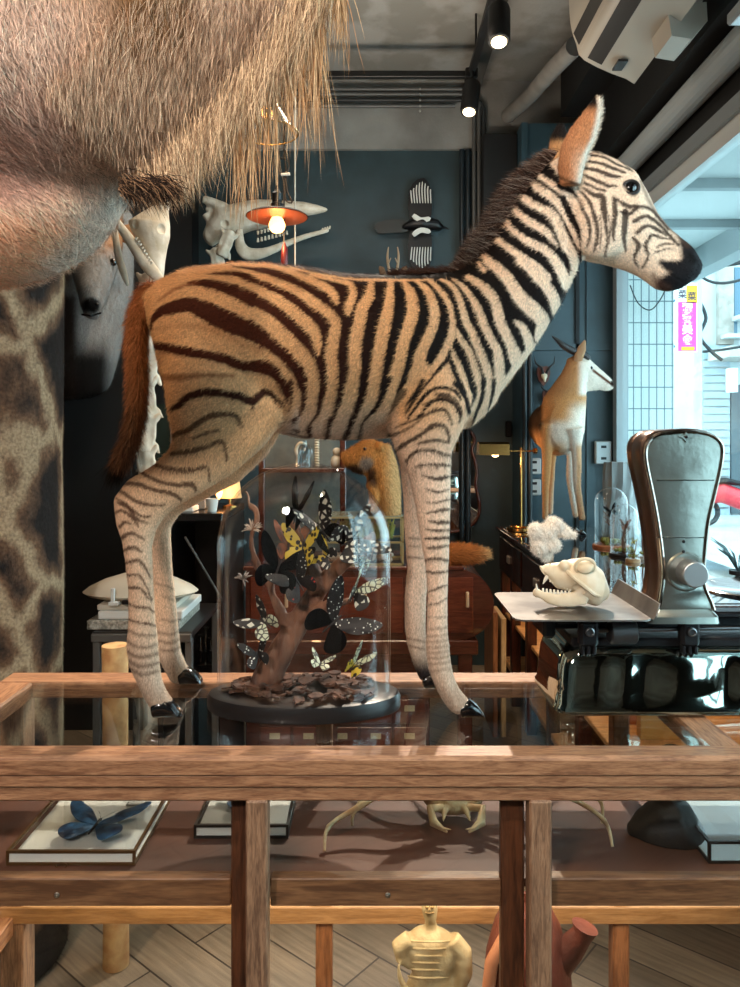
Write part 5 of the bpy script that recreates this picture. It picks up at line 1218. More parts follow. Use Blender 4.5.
m=MB().lathe([(.012,-.022),(.018,-.035),(.023,-.05),(.018,-.064),(0,-.07)],16,z1+Vector((0,0,.02))); obj('bulb',m,M_bulb,p2)
m=MB().lathe([(.02,.03),(.035,.005),(.07,-.045),(.11,-.10),(.113,-.105),(.108,-.10),(.068,-.042),(.033,.008),(.018,.03)],32,z1); obj('glass_shade',m,glass('shade_glass',(.95,.93,.88,1),1.6),p2)
m=MB().tube([z1+Vector((.112*math.cos(a),.112*math.sin(a),-.103)) for a in [i*math.pi/16 for i in range(32)]],.0028,6,True)
for a in (.4,1.97,3.54,5.1): m.tube([z1+Vector((r_*math.cos(a),r_*math.sin(a),h)) for r_,h in ((.02,.03),(.07,-.045),(.112,-.103))],.002,6)
obj('wire_frame',m,mat('brass_wire',srgb(150,120,60),.35,metal=.8),p2)
obj('socket',MB().lathe([(.0,.0),(.018,.0),(.018,.04),(.01,.05),(0,.05)],16,z1),M_metalb,p2)
obj('cord',MB().tube([z1+Vector((0,0,.045)),Vector((z1.x,z1.y,ZT))],.0035,6),M_cord,p2)
# ---- desk along the right wall
W_mahY=wood('dark_mahogany_side',srgb(34,16,12),srgb(74,36,26),'Y',rough=.25,coat=.5); W_mahZ=wood('dark_mahogany_post',srgb(34,16,12),srgb(80,38,26),'Z',rough=.3)
dk_=thing('side_desk','dark mahogany desk along the window wall with glossy top and lit shelves below','desk',(1.1,3.4,0))
obj('desk_top',MB().bbox(.755,1.47,2.35,4.52,.925,.95,.004),wood('dark_mahogany_top',srgb(40,20,15),srgb(84,46,34),'Y',rough=.12,coat=1),dk_,True,30)
obj('desk_top_glass',MB().box(.78,1.46,2.38,4.50,.9503,.953),mat('dark_reflecting_top',srgb(46,40,38),.05,coat=1),dk_,False)
obj('apron',MB().bbox(.775,1.45,2.40,4.49,.70,.925,.003),W_mahY,dk_,True,30)
for y0,y1 in ((2.45,3.10),(3.14,3.78),(3.82,4.45)):
    d=obj('drawer',MB().bbox(.767,.775,y0,y1,.72,.90,.003),W_mahY,dk_,True,30); obj('drawer_pull',MB().bbox(.757,.768,(y0+y1)/2-.03,(y0+y1)/2+.03,.79,.83,.003),mat('pale_pull_plate',srgb(170,160,150),.4,metal=.6),d,True,30)
for y in (2.42,2.83,3.3,3.75,4.15,4.46): obj('desk_leg',MB().bbox(.78,.83,y-.025,y+.025,0.002,.70,.003),W_mahZ,dk_,True,30)
for y in (2.42,4.46): obj('desk_leg',MB().bbox(1.40,1.45,y-.025,y+.025,0.002,.70,.003),W_mahZ,dk_,True,30)
obj('lower_shelf',MB().bbox(.79,1.44,2.44,4.44,.16,.19,.003),W_orX,dk_,True,30); obj('middle_shelf',MB().bbox(.80,1.44,2.44,4.44,.43,.45,.003),W_orX,dk_,True,30)
obj('rear_panel',MB().box(1.42,1.44,2.44,4.44,.19,.70),W_orZ,dk_,False)
r=random.Random(11)
for i in range(14):
    y=2.55+i*.135; h=r.uniform(.13,.2); w_=r.uniform(.03,.05)
    b=MB().bbox(.92,1.10,y,y+w_,.4505,.4505+h,.002); tag(obj('shelf_book',b,mat('book_cover_%d'%(i%4),[srgb(196,150,84),srgb(150,90,50),srgb(210,190,150),srgb(96,52,36)][i%4],.6),None,True,30),'old cloth bound book standing on the lit middle shelf of the side desk','book','books on the lit desk shelf')
# glass domes
def small_dome(px,base,w,h,basecol,lab,seed,wb=1.12):
    Y=.517*F/(base-HY); o=P(px,base,Y); o.z=.9535; t=thing('small_glass_dome',lab,'glass dome',tuple(o),'small glass domes on the side desk')
    R_=w/2*Y/F; H=h*Y/F-.014
    obj('base',MB().lathe([(0,0),(R_*wb,0),(R_*wb,.010),(R_*wb*.95,.014),(0,.014)],32,o),basecol,t)
    pr=[(R_,0),(R_,(H-R_)*.5),(R_,H-R_)]+[(R_*math.cos(a),H-R_+R_*math.sin(a)) for a in [math.pi/2*i/8 for i in range(1,9)]]
    obj('glass_cover',MB().lathe(pr,32,o+Vector((0,0,.0145))),G,t,True,80)
    m=MB(); r=random.Random(seed)
    m.tube([o+Vector((0,0,.014)),o+Vector((r.uniform(-.01,.01),0,H*.35)),o+Vector((r.uniform(-.02,.02),0,H*.72))],[R_*.16,R_*.12,R_*.05],6)
    for i in range(7):
        a=r.random()*6.28; p=o+Vector((0,0,H*r.uniform(.25,.7))); m.tube([p,p+Vector((math.cos(a)*R_*.5,math.sin(a)*R_*.5,R_*.4))],[R_*.05,R_*.02],5)
    obj('twig',m,M_drift,t)
    m=MB()
    for i in range(24):
        a=r.random()*6.28; q=r.random()*R_*.7; m.ball(o+Vector((math.cos(a)*q,math.sin(a)*q,.02+r.random()*.012)),R_*r.uniform(.1,.2),6,5)
    obj('moss',m,mat('yellow_green_moss',srgb(120,112,44),.9,noise_amt=.3,nscale=60),t)
    return o,R_,H,t
for i,(a,lab) in enumerate((((611,547,32,60,wood('orange_turned_base',srgb(140,76,44),srgb(184,108,66),'X')),'tallest small glass dome on the desk, on an orange wood base'),((624.5,556,27,52,mat('black_lacquer_base',srgb(22,20,21),.35)),'middle sized glass dome on a black base in front of the tallest one'),((633,562,13,36,W_orX),'narrow little glass dome right of the black based one'),((643.5,559,13,48,mat('pale_stone_base',srgb(160,150,140),.5)),'slim glass dome half hidden by the scale housing'))):
    o,R_,H,t=small_dome(a[0],a[1],a[2],a[3],a[4],lab,i)
    butterfly(['black butterfly in the tallest small dome on the desk','orange brown butterfly in the black based small dome','tiny yellow butterfly in the narrow little dome','pale butterfly in the slim dome beside the scale'][i],o+Vector((0,-R_*.1,H*.62)),R_*.5,['black','brown','yellow','pale'][i],None,(75,20*i-20,0),30)
# brass lamp
M_br=mat('polished_brass',srgb(196,148,84),.22,metal=1)
YL=4.28; bl=thing('brass_desk_lamp','brass desk lamp with a flat rectangular shade and round foot on the desk corner','desk lamp',(P(521,521,YL).x,YL,.9535))
x0=P(521,521,YL).x
obj('lamp_foot',MB().lathe([(0,0),(.082,0),(.085,.006),(.080,.018),(.066,.022),(.06,.030),(.012,.034),(0,.034)],36,(x0,YL,.9535)),M_br,bl)
zz=P(521,451,YL).z; obj('pole',MB().tube([(x0,YL,.98),(x0,YL,zz+.02)],.0065,12),M_br,bl)
obj('arm',MB().tube([P(507,451,YL),P(535,451,YL)],.005,10).tube([P(533,451,YL),P(537,451,YL)],.016,12),M_br,bl)
a0,a1=P(478,442,YL),P(508,455,YL); m=MB()
pts=[(a0.x,YL-.06,a1.z),(a0.x,YL+.06,a1.z),(a0.x,YL+.045,a0.z-.012),(a0.x,YL+.02,a0.z),(a0.x,YL-.02,a0.z),(a0.x,YL-.045,a0.z-.012)]
inn_=[(p[0],YL+(p[1]-YL)*.9,p[2]-(.006 if p[2]>a1.z else 0)) for p in pts]
# open bottomed shade shell
n=6; vs=[]; 
for xx in (0,a1.x-a0.x): vs+= [(p[0]+xx,p[1],p[2]) for p in pts]+[(p[0]+xx,p[1],p[2]) for p in inn_]
fs=[]
for i in range(1,6):
    j=(i+1)%6
    fs+=[(i,j,12+j,12+i),(6+i,18+i,18+j,6+j)]
fs+=[(0,1,7,6),(12,18,19,13),(1,13,19,7),(0,6,18,12)]
fs+=[tuple(range(0,6)),tuple(range(12,18))]
m.add(vs,fs); obj('lamp_shade',m,M_br,bl,False)
bc2=P(495,455,YL); obj('bulb',MB().ball(bc2+Vector((0,-.01,.004)),.016,12,8,(1.3,1,1)),mat('warm_lamp_bulb',srgb(255,210,150),.3,emit=(1,.62,.3,1),es=14),bl)
# ---- springbok
YG=4.12; sp_=thing('springbok','mounted springbok lamb with curved horns standing on the desk by the window','antelope',(P(563,530,YG).x,YG,.9535))
m=MB()
def pY(m,secs,n=20):
    return m.loft([(P(a,b,Y),P(c,d,Y),w) for a,b,c,d,w,Y in secs],n)
# neck + chest
m.loft([(P(541,432,4.16),P(584,432,4.16),.10),(P(540,412,4.15),P(585,410,4.15),.115),(P(544,398,4.13),P(586,396,4.13),.10),(P(553,386,4.11),P(585,384,4.11),.08),(P(561,374,4.10),P(588,378,4.10),.06),(P(567,362,4.10),P(592,368,4.10),.05)],22)
# trunk going back
m.loft([(Vector((P(563,0,4.1).x,4.08,1.70)),Vector((P(563,0,4.1).x,4.08,1.40)),.10),(Vector((P(562,0,4.1).x,4.2,1.70)),Vector((P(562,0,4.1).x,4.2,1.38)),.125),(Vector((P(560,0,4.1).x,4.36,1.68)),Vector((P(560,0,4.1).x,4.36,1.42)),.12),(Vector((P(560,0,4.1).x,4.46,1.66)),Vector((P(560,0,4.1).x,4.46,1.45)),.09)],22)
pY(m,[(568,358,577,388,.05,YG),(578,354,584,392,.055,YG),(588,358,591,391,.05,YG),(597,366,600,390,.036,YG),(606,374,607,391,.028,YG),(612,380,611,390,.02,YG)],18)
for pth_,Y in (([(549,425,12),(547,445,6.2),(547,462,4.8),(546,478,4.2),(545.5,500,3.3),(545.5,519,3.2)],4.10),([(574,428,11),(576,448,5.5),(577,466,4.8),(577,484,4),(580,505,3.4),(582.5,520,3.3)],4.05),([(568,430,10),(571,452,4.5),(570,475,4),(573,500,3.2),(576,517,3)],4.2),([(553,430,9),(552,455,4.5),(551,480,3.5),(550,514,3)],4.36)):
    q=spline(pth_,3); m.tube([P(a,b,Y) for a,b,_ in q],[c*Y/F for *_,c in q],12)
sb2=organic('body',m,COAT,sp_,.008,3,1); c,_,_=mesh_arrays(sb2); c[:,2]=np.maximum(c[:,2],.975); sb2.data.vertices.foreach_set('co',c.ravel()); sb2.data.update(); uu,vv=vpx(c)
cl=np.tile(lin(196,140,88),(len(c),1)); wh=lin(228,218,204)
cl=blend(cl,wh,sm(562,582,uu+(vv-410)*.2)*sm(396,412,vv)*.85); cl=blend(cl,wh,sm(574,584,uu)*sm(352,360,vv)*sm(398,392,vv)); cl=blend(cl,lin(178,128,84),sm(582,572,uu)*sm(400,390,vv)); 
cl=blend(cl,wh,sm(416,428,vv)*sm(450,436,vv)*sm(546,556,uu)*.8); cl=blend(cl,lin(206,150,98),sm(440,450,vv)*sm(574,577,uu)*.8)
cl=blend(cl,wh*.9,(sm(566,569,uu)*sm(578,574,uu)*sm(440,455,vv)*(vv<518)))
cl=blend(cl,lin(96,58,38),sm(2.6,.8,np.abs(vv-(368+(uu-590)*.75)))*sm(590,594,uu)); cl=blend(cl,lin(40,26,20),sm(4,2,np.hypot(uu-613,vv-383)))
cl=blend(cl,lin(36,26,22),sm(545,540,uu)*sm(395,408,vv)*sm(440,425,vv)*.9)
add_fur(sb2,cl,26000,.012,.0020,lambda p,N:np.tile([0,.2,-1.],(len(p),1)),.25,seed=71)
for sg in (-1,1): obj('eye',MB().ball(P(591,368,YG+sg*.042),.011,12,8),M_eye,sp_)
for sg in (-1,1):
    m=MB(); q=spline([(589,359,0,2.6),(581,353,0,3.6),(573,351,0,3.6),(564,346,0,3.0),(557,340,0,1.9),(552,336,0,.5)],4)
    m.tube([P(a,b,YG+sg*(.02+.0009*(589-a))) for a,b,_,_ in q],[r_*YG/F*(1+.07*(i%2)) for i,(*_,r_) in enumerate(q)],12); obj('horn',m,mat('dark_horn',srgb(34,30,30),.4),sp_)
    m=MB(); ys=YG+sg*.05; pl(m,ys,[(573,366,580,370,.01),(574,356,583,359,.014),(578,347,586,350,.010),(584,340,586,342,.003)],12); obj('ear',m,mat('tan_ear',srgb(150,112,78),.8),sp_)
for x,y in ((545.5,4.10),(582.5,4.05),(576,4.2),(550,4.36)):
    o=Vector((P(x,0,y).x,y,.9545)); m=MB().loft([(o+Vector((-.012,0,.03)),o+Vector((-.012,0,0)),.014),(o+Vector((.0,0,.032)),o+Vector((.002,0,0)),.015),(o+Vector((.014,0,.015)),o+Vector((.016,0,0)),.011)],14,S=(0,1,0)); m.v=[(a,b,max(z,.9545)) for a,b,z in m.v]; obj('hoof',m,M_hoof,sp_)
# ---- horn plaques on the wall
def plaque(px,py,s,lab,Y=4.59):
    k=s*Y/F; o=P(px,py,Y); t=thing('horn_plaque',lab,'trophy',tuple(o))
    m=MB().prism([o+Vector((x*k,0,z*k)) for x,z in ((-.5,.6),(-.25,.75),(0,.66),(.25,.75),(.5,.6),(.55,.1),(.38,-.5),(0,-.95),(-.38,-.5),(-.55,.1))],(0,-.02,0)); obj('shield',m,M_shield,t,False)
    m=MB(); m.ball(o+Vector((0,-.035,-.12*k)),k*.26,12,8,(1,.6,1.1)); m.tube([o+Vector((0,-.035,-.2*k)),o+Vector((0,-.05,-.62*k))],[k*.2,k*.06],8); obj('small_skull',m,M_bone,t)
    for sx in (-1,1):
        m=MB().tube([o+Vector((sx*.12*k,-.04,.1*k)),o+Vector((sx*.3*k,-.06,.5*k)),o+Vector((sx*.75*k,-.05,.9*k)),o+Vector((sx*.85*k,-.04,1.5*k))],[k*.11,k*.10,k*.07,k*.02],8); obj('horn',m,mat('dark_horn',srgb(34,30,30),.4),t)
plaque(543,375,12,'small brown shield with little skull and dark horns left of the springbok')
plaque(548,398,11,'lower dark horn plaque partly behind the springbok neck')
# ---- sockets, switches and pipes
M_out=mat('grey_outlet_plate',srgb(170,176,178),.4,metal=.2)
def plate(x0,y0,x1,y1,Y,lab,n=2,name='wall_outlet',mt=M_out):
    a,b=P(x0,y1,Y),P(x1,y0,Y); t=thing(name,lab,'wall socket',(a.x,Y,a.z)); obj('cover_plate',MB().bbox(a.x,b.x,Y-.035,Y,a.z,b.z,.006),mt,t,True,30)
    m=MB()
    for i in range(n):
        zc=a.z+(b.z-a.z)*(i+.5)/n; m.bbox((a.x*2+b.x)/3,(a.x+b.x*2)/3,Y-.037,Y-.033,zc-.008,zc+.008,.001)
    obj('socket_holes',m,M_metalb,t,True,30)
plate(527,458,540,474,4.60,'upper grey double outlet box beside the brass lamp pole'); plate(527,479,540,495,4.60,'lower grey double outlet box beside the brass lamp pole')
plate(594,441,610,464,4.59,'white switch plate on the blue panel right of the springbok',2,'light_switch')
plate(505,421,511,437,4.89,'narrow dark socket on the grey wall above the brass lamp',3,'wall_outlet',M_metalb)
for i,px in enumerate((524.5,530)):
    tag(obj('conduit_pipe',MB().tube([P(px,330,4.57),Vector((P(px,0,4.57).x,4.57,.001))],.016,12),mat('dark_blue_pipe',srgb(28,38,44),.4)),['dark conduit pipe behind the lamp pole, the left of the pair','dark conduit pipe beside the outlets, the right of the pair'][i],'pipe')
# ---- mirror
YI=4.86; mi=thing('wavy_mirror','tall mirror with wavy dark wooden frame behind the zebra forelegs','mirror',tuple(P(450,530,YI)))
rp_=[(450,418),(462,424),(471,432),(475,440),(472,450),(475,460),(477,472),(476,486),(479,500),(479,513),(473,524),(462,530),(450,532)]
rr_=spline(rp_,3); full=rr_+[(900-a,b) for a,b in reversed(rr_[1:-1])]
obj('mirror_glass',MB().prism([P(a,b,YI) for a,b in full],(0,.006,0)),mat('silvered_glass',(.85,.88,.9,1),.02,metal=1),mi,False)
obj('mirror_frame',MB().tube([P(a,b,YI-.004) for a,b in full],.011,10,True),W_redX,mi)
# ---- round ended cabinet in the middle
YC=3.2
rc=thing('round_end_cabinet','red brown wooden cabinet with a rounded right end behind the zebra forelegs','cabinet',(0,3.4,0))
def hx(px,Y=YC): return (px-370)/F*Y
def hz(py,Y=YC): return ZC+(HY-py)/F*Y
m=MB(); r_=(hz(570)-hz(640))/2; zc=(hz(570)+hz(640))/2; xe=hx(494)-r_
prof_=[Vector((-.53,YC,zc+r_)),]+[Vector((xe+r_*math.sin(a),YC,zc+r_*math.cos(a))) for a in [math.pi*i/14 for i in range(15)]]+[Vector((-.53,YC,zc-r_))]
m.prism(prof_,(0,.42,0)); obj('drawer_case',m,W_redX,rc,True,30)
obj('top_board',MB().bbox(-.54,xe+.02,YC-.02,YC+.44,zc+r_,zc+r_+.018,.004),W_redX,rc,True,30)
for x0,x1 in ((-.51,-.2),(-.18,.14),(.17,xe+.06)):
    d=obj('drawer',MB().bbox(x0,x1,YC-.008,YC+.002,zc-r_+.03,zc+r_-.03,.003),wood('drawer_front',srgb(84,34,22),srgb(112,50,32),'X',rough=.2,coat=.6),rc,True,30); xm=hx(467) if x0>.1 else (x0+x1)/2
    obj('drawer_handle',MB().bbox(xm-.007,xm+.007,YC-.022,YC-.008,hz(607),hz(591),.004),mat('pale_bone_handle',srgb(196,160,124),.4),d,True,30)
obj('lower_moulding',MB().bbox(-.53,hx(478),YC-.01,YC+.42,hz(655),hz(640),.006),W_redX,rc,True,30)
for px in (252,330,466): obj('cabinet_leg',MB().bbox(hx(px)-.03,hx(px)+.03,YC+.02,YC+.08,0.002,hz(655),.003),W_redX,rc,True,30)
ch=rc
obj('lower_chest',MB().bbox(-.50,.26,YC+.06,YC+.36,0.002,hz(650)-.02,.004),W_redX,ch,True,30)
for i in range(5):
    for j in range(3):
        x=-.48+i*.146; z=.12+j*.12; d=obj('small_drawer',MB().bbox(x,x+.136,YC+.05,YC+.062,z,z+.105,.003),wood('drawer_front',srgb(70,28,16),srgb(128,58,34),'X'),ch,True,30)
        obj('card_label',MB().box(x+.045,x+.09,YC+.047,YC+.0498,z+.055,z+.08),mat('cream_card',srgb(200,186,150),.6),d,False)
# back cabinet case with grey backing
cs_=thing('grey_backed_case','tall display case with grey back and red brown post seen under the zebra belly','display case',(-.3,3.75,0))
obj('back_panel',MB().box(hx(262,3.8),hx(346,3.8),3.80,3.82,.002,hz(330,3.8)),mat('grey_green_backing',srgb(112,112,104),.7,noise_amt=.15,nscale=20),cs_,False)
for px in (262,343): obj('case_post',MB().bbox(hx(px,3.6)-.014,hx(px,3.6)+.014,3.58,3.62,.002,hz(330,3.6),.003),W_redX,cs_,True,30)
obj('case_shelf',MB().bbox(hx(262,3.6),hx(345,3.6),3.56,3.8,hz(468,3.6)-.02,hz(468,3.6),.003),W_redX,cs_,True,30)
obj('case_shelf',MB().bbox(hx(262,3.6),hx(345,3.6),3.56,3.8,hz(560,3.6)-.02,hz(560,3.6),.003),W_redX,cs_,True,30)
m=MB()
for i in range(14): m.ball(P(317,466-i*2.6,3.65),.013,10,6,(1,1,.55))
tag(obj('ribbed_white_stem',m,M_bone),'white ribbed stack like a spine standing in the grey backed case','bone')
m=MB(); ptube(m,[(296,466,0,1.6),(298,458,0,1.6),(296,450,0,1.8),(300,443,0,1.6),(307,445,0,1.2)],3.65,2,10); tag(obj('curved_bone',m,M_bone),'curved white bone standing left in the grey backed case','bone')
m=MB(); m.lathe([(.035,0),(.036,.06),(.03,.085),(.012,.10),(.01,.13),(0,.13)],24,P(305,467.5,3.62)); tag(obj('glass_flask',m,glass('blue_flask',(.75,.88,.95,1),2)),'small bluish glass flask beside the curved bone','flask')
m=MB(); m.ball(P(336,462,3.62),.030,14,10,(.9,.9,1.2)); m.ball(P(337,452,3.62),.022,12,8); tag(obj('small_bird_skull',m,M_bone2),'small knobbly bone lump next to the red brown case post','bone')
# ---- terrarium and furry animal
YT2=3.15
tr_=thing('glass_terrarium','low glass box with moss and pale stones under the tan furry animal','terrarium',(hx(372,YT2),YT2+.1,hz(565)))
zb0=zc+r_+.0185; zt0=hz(517,YT2+.05)
m=MB(); X0,X1,Y0_,Y1_=hx(322,3.2),hx(404,3.2),3.21,3.42; e=.008
for zz in (zb0,zt0-e,zb0+(zt0-zb0)*.45):
    m.box(X0,X1,Y0_,Y0_+e,zz,zz+e).box(X0,X1,Y1_-e,Y1_,zz,zz+e).box(X0,X0+e,Y0_,Y1_,zz,zz+e).box(X1-e,X1,Y0_,Y1_,zz,zz+e)
for xx in (X0,X1-e):
    for yy in (Y0_,Y1_-e): m.box(xx,xx+e,yy,yy+e,zb0,zt0)
obj('brass_edges',m,mat('pale_brass',srgb(190,170,120),.3,metal=.7),tr_,False)
obj('glass_front',MB().box(X0+e,X1-e,Y0_+.003,Y0_+.005,zb0,zt0),G,tr_,False); obj('lid',MB().box(X0,X1,Y0_,Y1_,zt0,zt0+.004),mat('lid_glass',srgb(150,150,130),.2),tr_,False)
m=MB(); r=random.Random(21)
for i in range(60): m.ball((r.uniform(X0+.03,X1-.03),r.uniform(Y0_+.03,Y1_-.03),zb0+.015+r.random()*.012),r.uniform(.010,.022),7,5,(1,1,.7))
tag(obj('pebbles',m,mat('pale_pebbles',srgb(170,150,130),.7,noise_amt=.4,nscale=30)),'pale pebbles covering the bottom of the glass terrarium','pebbles',kind='stuff')
m=MB()
for i in range(50):
    x=r.uniform(X0+.03,X1-.03); y=r.uniform(Y0_+.05,Y1_-.03); m.tube([(x,y,zb0+(zt0-zb0)*.48),(x+r.uniform(-.02,.02),y,zb0+(zt0-zb0)*.72),(x+r.uniform(-.04,.04),y-.01,zb0+(zt0-zb0)*.93)],[.004,.006,.001],5,flat=.4)
tag(obj('green_moss',m,mat('green_leaf',srgb(128,128,54),.7,noise_amt=.3,nscale=40)),'yellow green leaves growing in the upper half of the terrarium','moss',kind='stuff')
YB2=3.28; bb=thing('tan_furry_mammal','tan furry mounted animal with dark muzzle looking left behind the dome','mounted animal',(hx(382,YB2),YB2,zt0+.005))
m=MB(); pl(m,YB2,[(343,452,346,466,.022),(349,449,351,470,.034),(356,445,358,473,.048),(364,440,366,474,.060),(372,439,372,474,.064),(380,443,378,472,.055)],20)
pl(m,YB2,[(368,462,390,446,.06),(366,474,396,462,.08),(370,488,399,480,.085),(375,500,400,498,.08),(378,514,400,513,.07)],20); m.ball(P(380,446,YB2-.05),.018,10,8); m.ball(P(380,446,YB2+.05),.018,10,8)
ptube(m,[(372,482,-.05,6),(374,496,-.07,4),(372,510,-.08,4)],YB2,4); 
fb=organic('body',m,COAT,bb,.008,3,0); c,_,_=mesh_arrays(fb); c[:,2]=np.maximum(c[:,2],zt0+.005); fb.data.vertices.foreach_set('co',c.ravel()); fb.data.update(); uu,vv=vpx(c)
cl=np.tile(lin(200,142,80),(len(c),1)); cl=blend(cl,lin(60,40,30),sm(14,9,np.hypot(uu-352,(vv-471)*1.3))); cl=blend(cl,lin(150,136,126),sm(9,5,np.hypot(uu-366,vv-462))); cl=blend(cl,lin(214,180,130),sm(380,392,uu)*.6); cl=blend(cl,lin(80,60,48),sm(6,2,np.abs(uu-372-(vv-475)*.1))*sm(462,470,vv)*sm(490,480,vv))
add_fur(fb,cl,24000,.020,.0022,lambda p,N:np.tile([.3,0,-1.],(len(p),1)),.35,seed=81,jitter=.4,colj=.3)
for sg in (-1,1): obj('eye',MB().ball(P(365,449,YB2+sg*.052),.008,10,8),M_eye,bb)
obj('nose',MB().ball(P(347,455,YB2),.012,10,8),M_eye,bb)
# fox tail
ft=thing('fox_tail','bushy rust coloured animal tail lying on the round ended cabinet','tail',(hx(470),3.28,zc+r_+.02))
m=MB(); ptube(m,[(420,552,0,6),(440,551,0,8),(458,550,0,9),(474,550,0,7.5),(486,550,0,4.5),(494,550,0,1)],3.12,9,14)
m.v=[(a,b+.15,c) for a,b,c in m.v]
fo=organic('tail_core',m,COAT,ft,.01,2,0); c,_,_=mesh_arrays(fo); uu,vv=vpx(c); dz=zc+r_+.0185-c[:,2].min(); c[:,2]+=dz; fo.data.vertices.foreach_set('co',c.ravel()); fo.data.update()
add_fur(fo,blend(np.tile(lin(186,112,58),(len(c),1)),lin(205,160,110),sm(470,492,uu)),12000,.034,.0022,lambda p,N:np.tile([1.,0,.1],(len(p),1)),.5,seed=91,segs=2,jitter=.4,colj=.3)
# leaning boards
for i,(px,lab,mt) in enumerate(((489,'tall thin pale board leaning left beside the desk',W_orZ),(497,'narrow cream board leaning right beside the desk',wood('cream_board',srgb(180,150,110),srgb(210,184,140),'Z')))):
    x=hx(px,3.9); M=Matrix.Rotation(math.radians(4),4,'X'); b=MB().bbox(x-.012,x+.012,3.7,3.98,.002,.62-.03*i,.003); tag(obj('leaning_board',b,mt,None,True,30),lab,'board')
# ---- left corner : dark secretary, saucer, table
sd=thing('black_secretary','black wooden writing cabinet with slanted front behind the hind legs','cabinet',(-.75,3.1,0))
X0,X1=hx(172,3.0),hx(230,3.0); zt1=hz(520,2.9)
obj('cabinet_top',MB().bbox(X0-.02,X1,2.85,3.35,zt1,zt1+.03,.004),mat('black_gloss_wood',srgb(16,14,14),.25,coat=.3),sd,True,30)
m=MB().prism([(X0,2.9,zt1),(X0,3.33,zt1),(X0,3.33,.002),(X0,2.80,.002),(X0,2.80,.55)],(.02,0,0)).prism([(X1-.02,2.9,zt1),(X1-.02,3.33,zt1),(X1-.02,3.33,.002),(X1-.02,2.80,.002),(X1-.02,2.80,.55)],(.02,0,0)).box(X0,X1,3.31,3.33,.002,zt1).box(X0,X1,2.82,3.31,.55,.57)
obj('cabinet_case',m,mat('black_gloss_wood2',srgb(20,18,18),.35),sd,False)
m=MB().tube([P(185,537,2.86),P(222,600,2.80)],.005,8); obj('lid_stay',m,mat('grey_stay',srgb(90,90,90),.4,metal=.8),sd)
for i,(px,py,s) in enumerate(((201,585,1.0),(206,583,1.25),(211,586,.9))):
    o=P(px,0,3.0); o.z=.571; tag(obj('silver_candlestick',MB().lathe([(0,0),(.022,0),(.022,.006),(.007,.014),(.006,.05),(.012,.06),(.006,.07),(.005,.11*s),(.014,.12*s),(0,.125*s)],16,o),mat('tarnished_silver',srgb(150,150,150),.25,metal=.9)),['short silver candlestick inside the black writing cabinet, at its left','tall silver candlestick in the middle inside the black writing cabinet','silver candlestick at the right inside the black writing cabinet'][i],'candlestick','candlesticks in the black cabinet')
M_pap=mat('white_paper',srgb(206,204,198),.7)
for i,(a,b,h,lab) in enumerate(((176,196,.02,'flat grey paper box on the left of the black cabinet top'),(190,208,.045,'small open box of trinkets on the black cabinet top'))):
    y=2.95+.12*i; z=zt1+.031; tag(obj('paper_box',MB().bbox(hx(a,y),hx(b,y),y-.05,y+.05,z,z+h,.003),M_pap if i==0 else mat('grey_box',srgb(110,108,104),.6),None,True,30),lab,'box')
o=P(212,0,2.92); o.z=zt1+.031; tag(obj('white_cup',MB().lathe([(0,0),(.018,0),(.02,.01),(.026,.05),(.024,.05),(.016,.012),(0,.01)],20,o),M_pap),'small white cup at the edge of the black cabinet top','cup')
cl_=thing('candle_lamp','little lamp with a glowing cream shade left of the glass dome','lamp',tuple(P(230,503,3.1)))
o=P(230,0,3.1); o.z=zt1+.031
obj('lamp_base',MB().lathe([(0,0),(.03,0),(.03,.008),(.006,.014),(.006,.05),(0,.05)],20,o),M_br,cl_)
obj('lamp_shade',MB().lathe([(.048,.04),(.034,.15),(.0335,.15),(.0475,.04)],28,o),mat('cream_shade',srgb(214,170,112),.7,emit=(1,.55,.2,1),es=.5),cl_)
obj('flame_bulb',MB().lathe([(0,.035),(.012,.05),(.015,.07),(.008,.10),(0,.125)],14,o+Vector((-.035,-.05,0))),M_bulb,cl_)
# small table with metal frame
YQ=2.35; tz=hz(632,YQ)
tb=thing('side_table','small dark table with grey metal frame behind the zebra hind hooves','side table',(hx(150,YQ),YQ+.15,0))
M_gm=mat('grey_metal_frame',srgb(104,102,100),.4,metal=.6)
xa,xb=hx(92,YQ),hx(192,YQ)
obj('table_top',MB().bbox(xa,xb,YQ,YQ+.42,tz-.022,tz,.003),mat('black_table_top',srgb(24,22,22),.4),tb,True,30)
obj('edge_rail',MB().bbox(xa,xb,YQ-.012,YQ,tz-.03,tz-.004,.003),M_gm,tb,True,30)
for x,y in ((xa+.012,YQ+.012),(xb-.012,YQ+.012),(xa+.012,YQ+.41),(xb-.012,YQ+.41)): obj('table_leg',MB().bbox(x-.011,x+.011,y-.011,y+.011,.002,tz-.022,.002),M_gm,tb,True,30)
z=tz+.001
for i,(a,b,h,mt,lab) in enumerate(((90,182,.03,mat('patterned_tray',srgb(150,144,132),.6,noise_amt=.5,nscale=120),'thick speckled tray lying on the side table'),(100,184,.026,M_pap,'white book lying on the speckled tray'),(98,176,.018,mat('cream_book',srgb(196,188,172),.6),'thin cream book on top of the white one'))):
    tag(obj(['flat_tray','book','book'][i],MB().bbox(hx(a,YQ+.05),hx(b,YQ+.05),YQ+.02+.01*i,YQ+.30,z,z+h,.003),mt,None,True,30),lab,['tray','book','book'][i]); z+=h+.0008
pn=thing('balance_pan_scale','cream boat shaped shop scale with upright marker on the stack of books','scale',(hx(140,YQ),YQ+.15,z))
M_crm=mat('cream_enamel',srgb(206,196,178),.35)
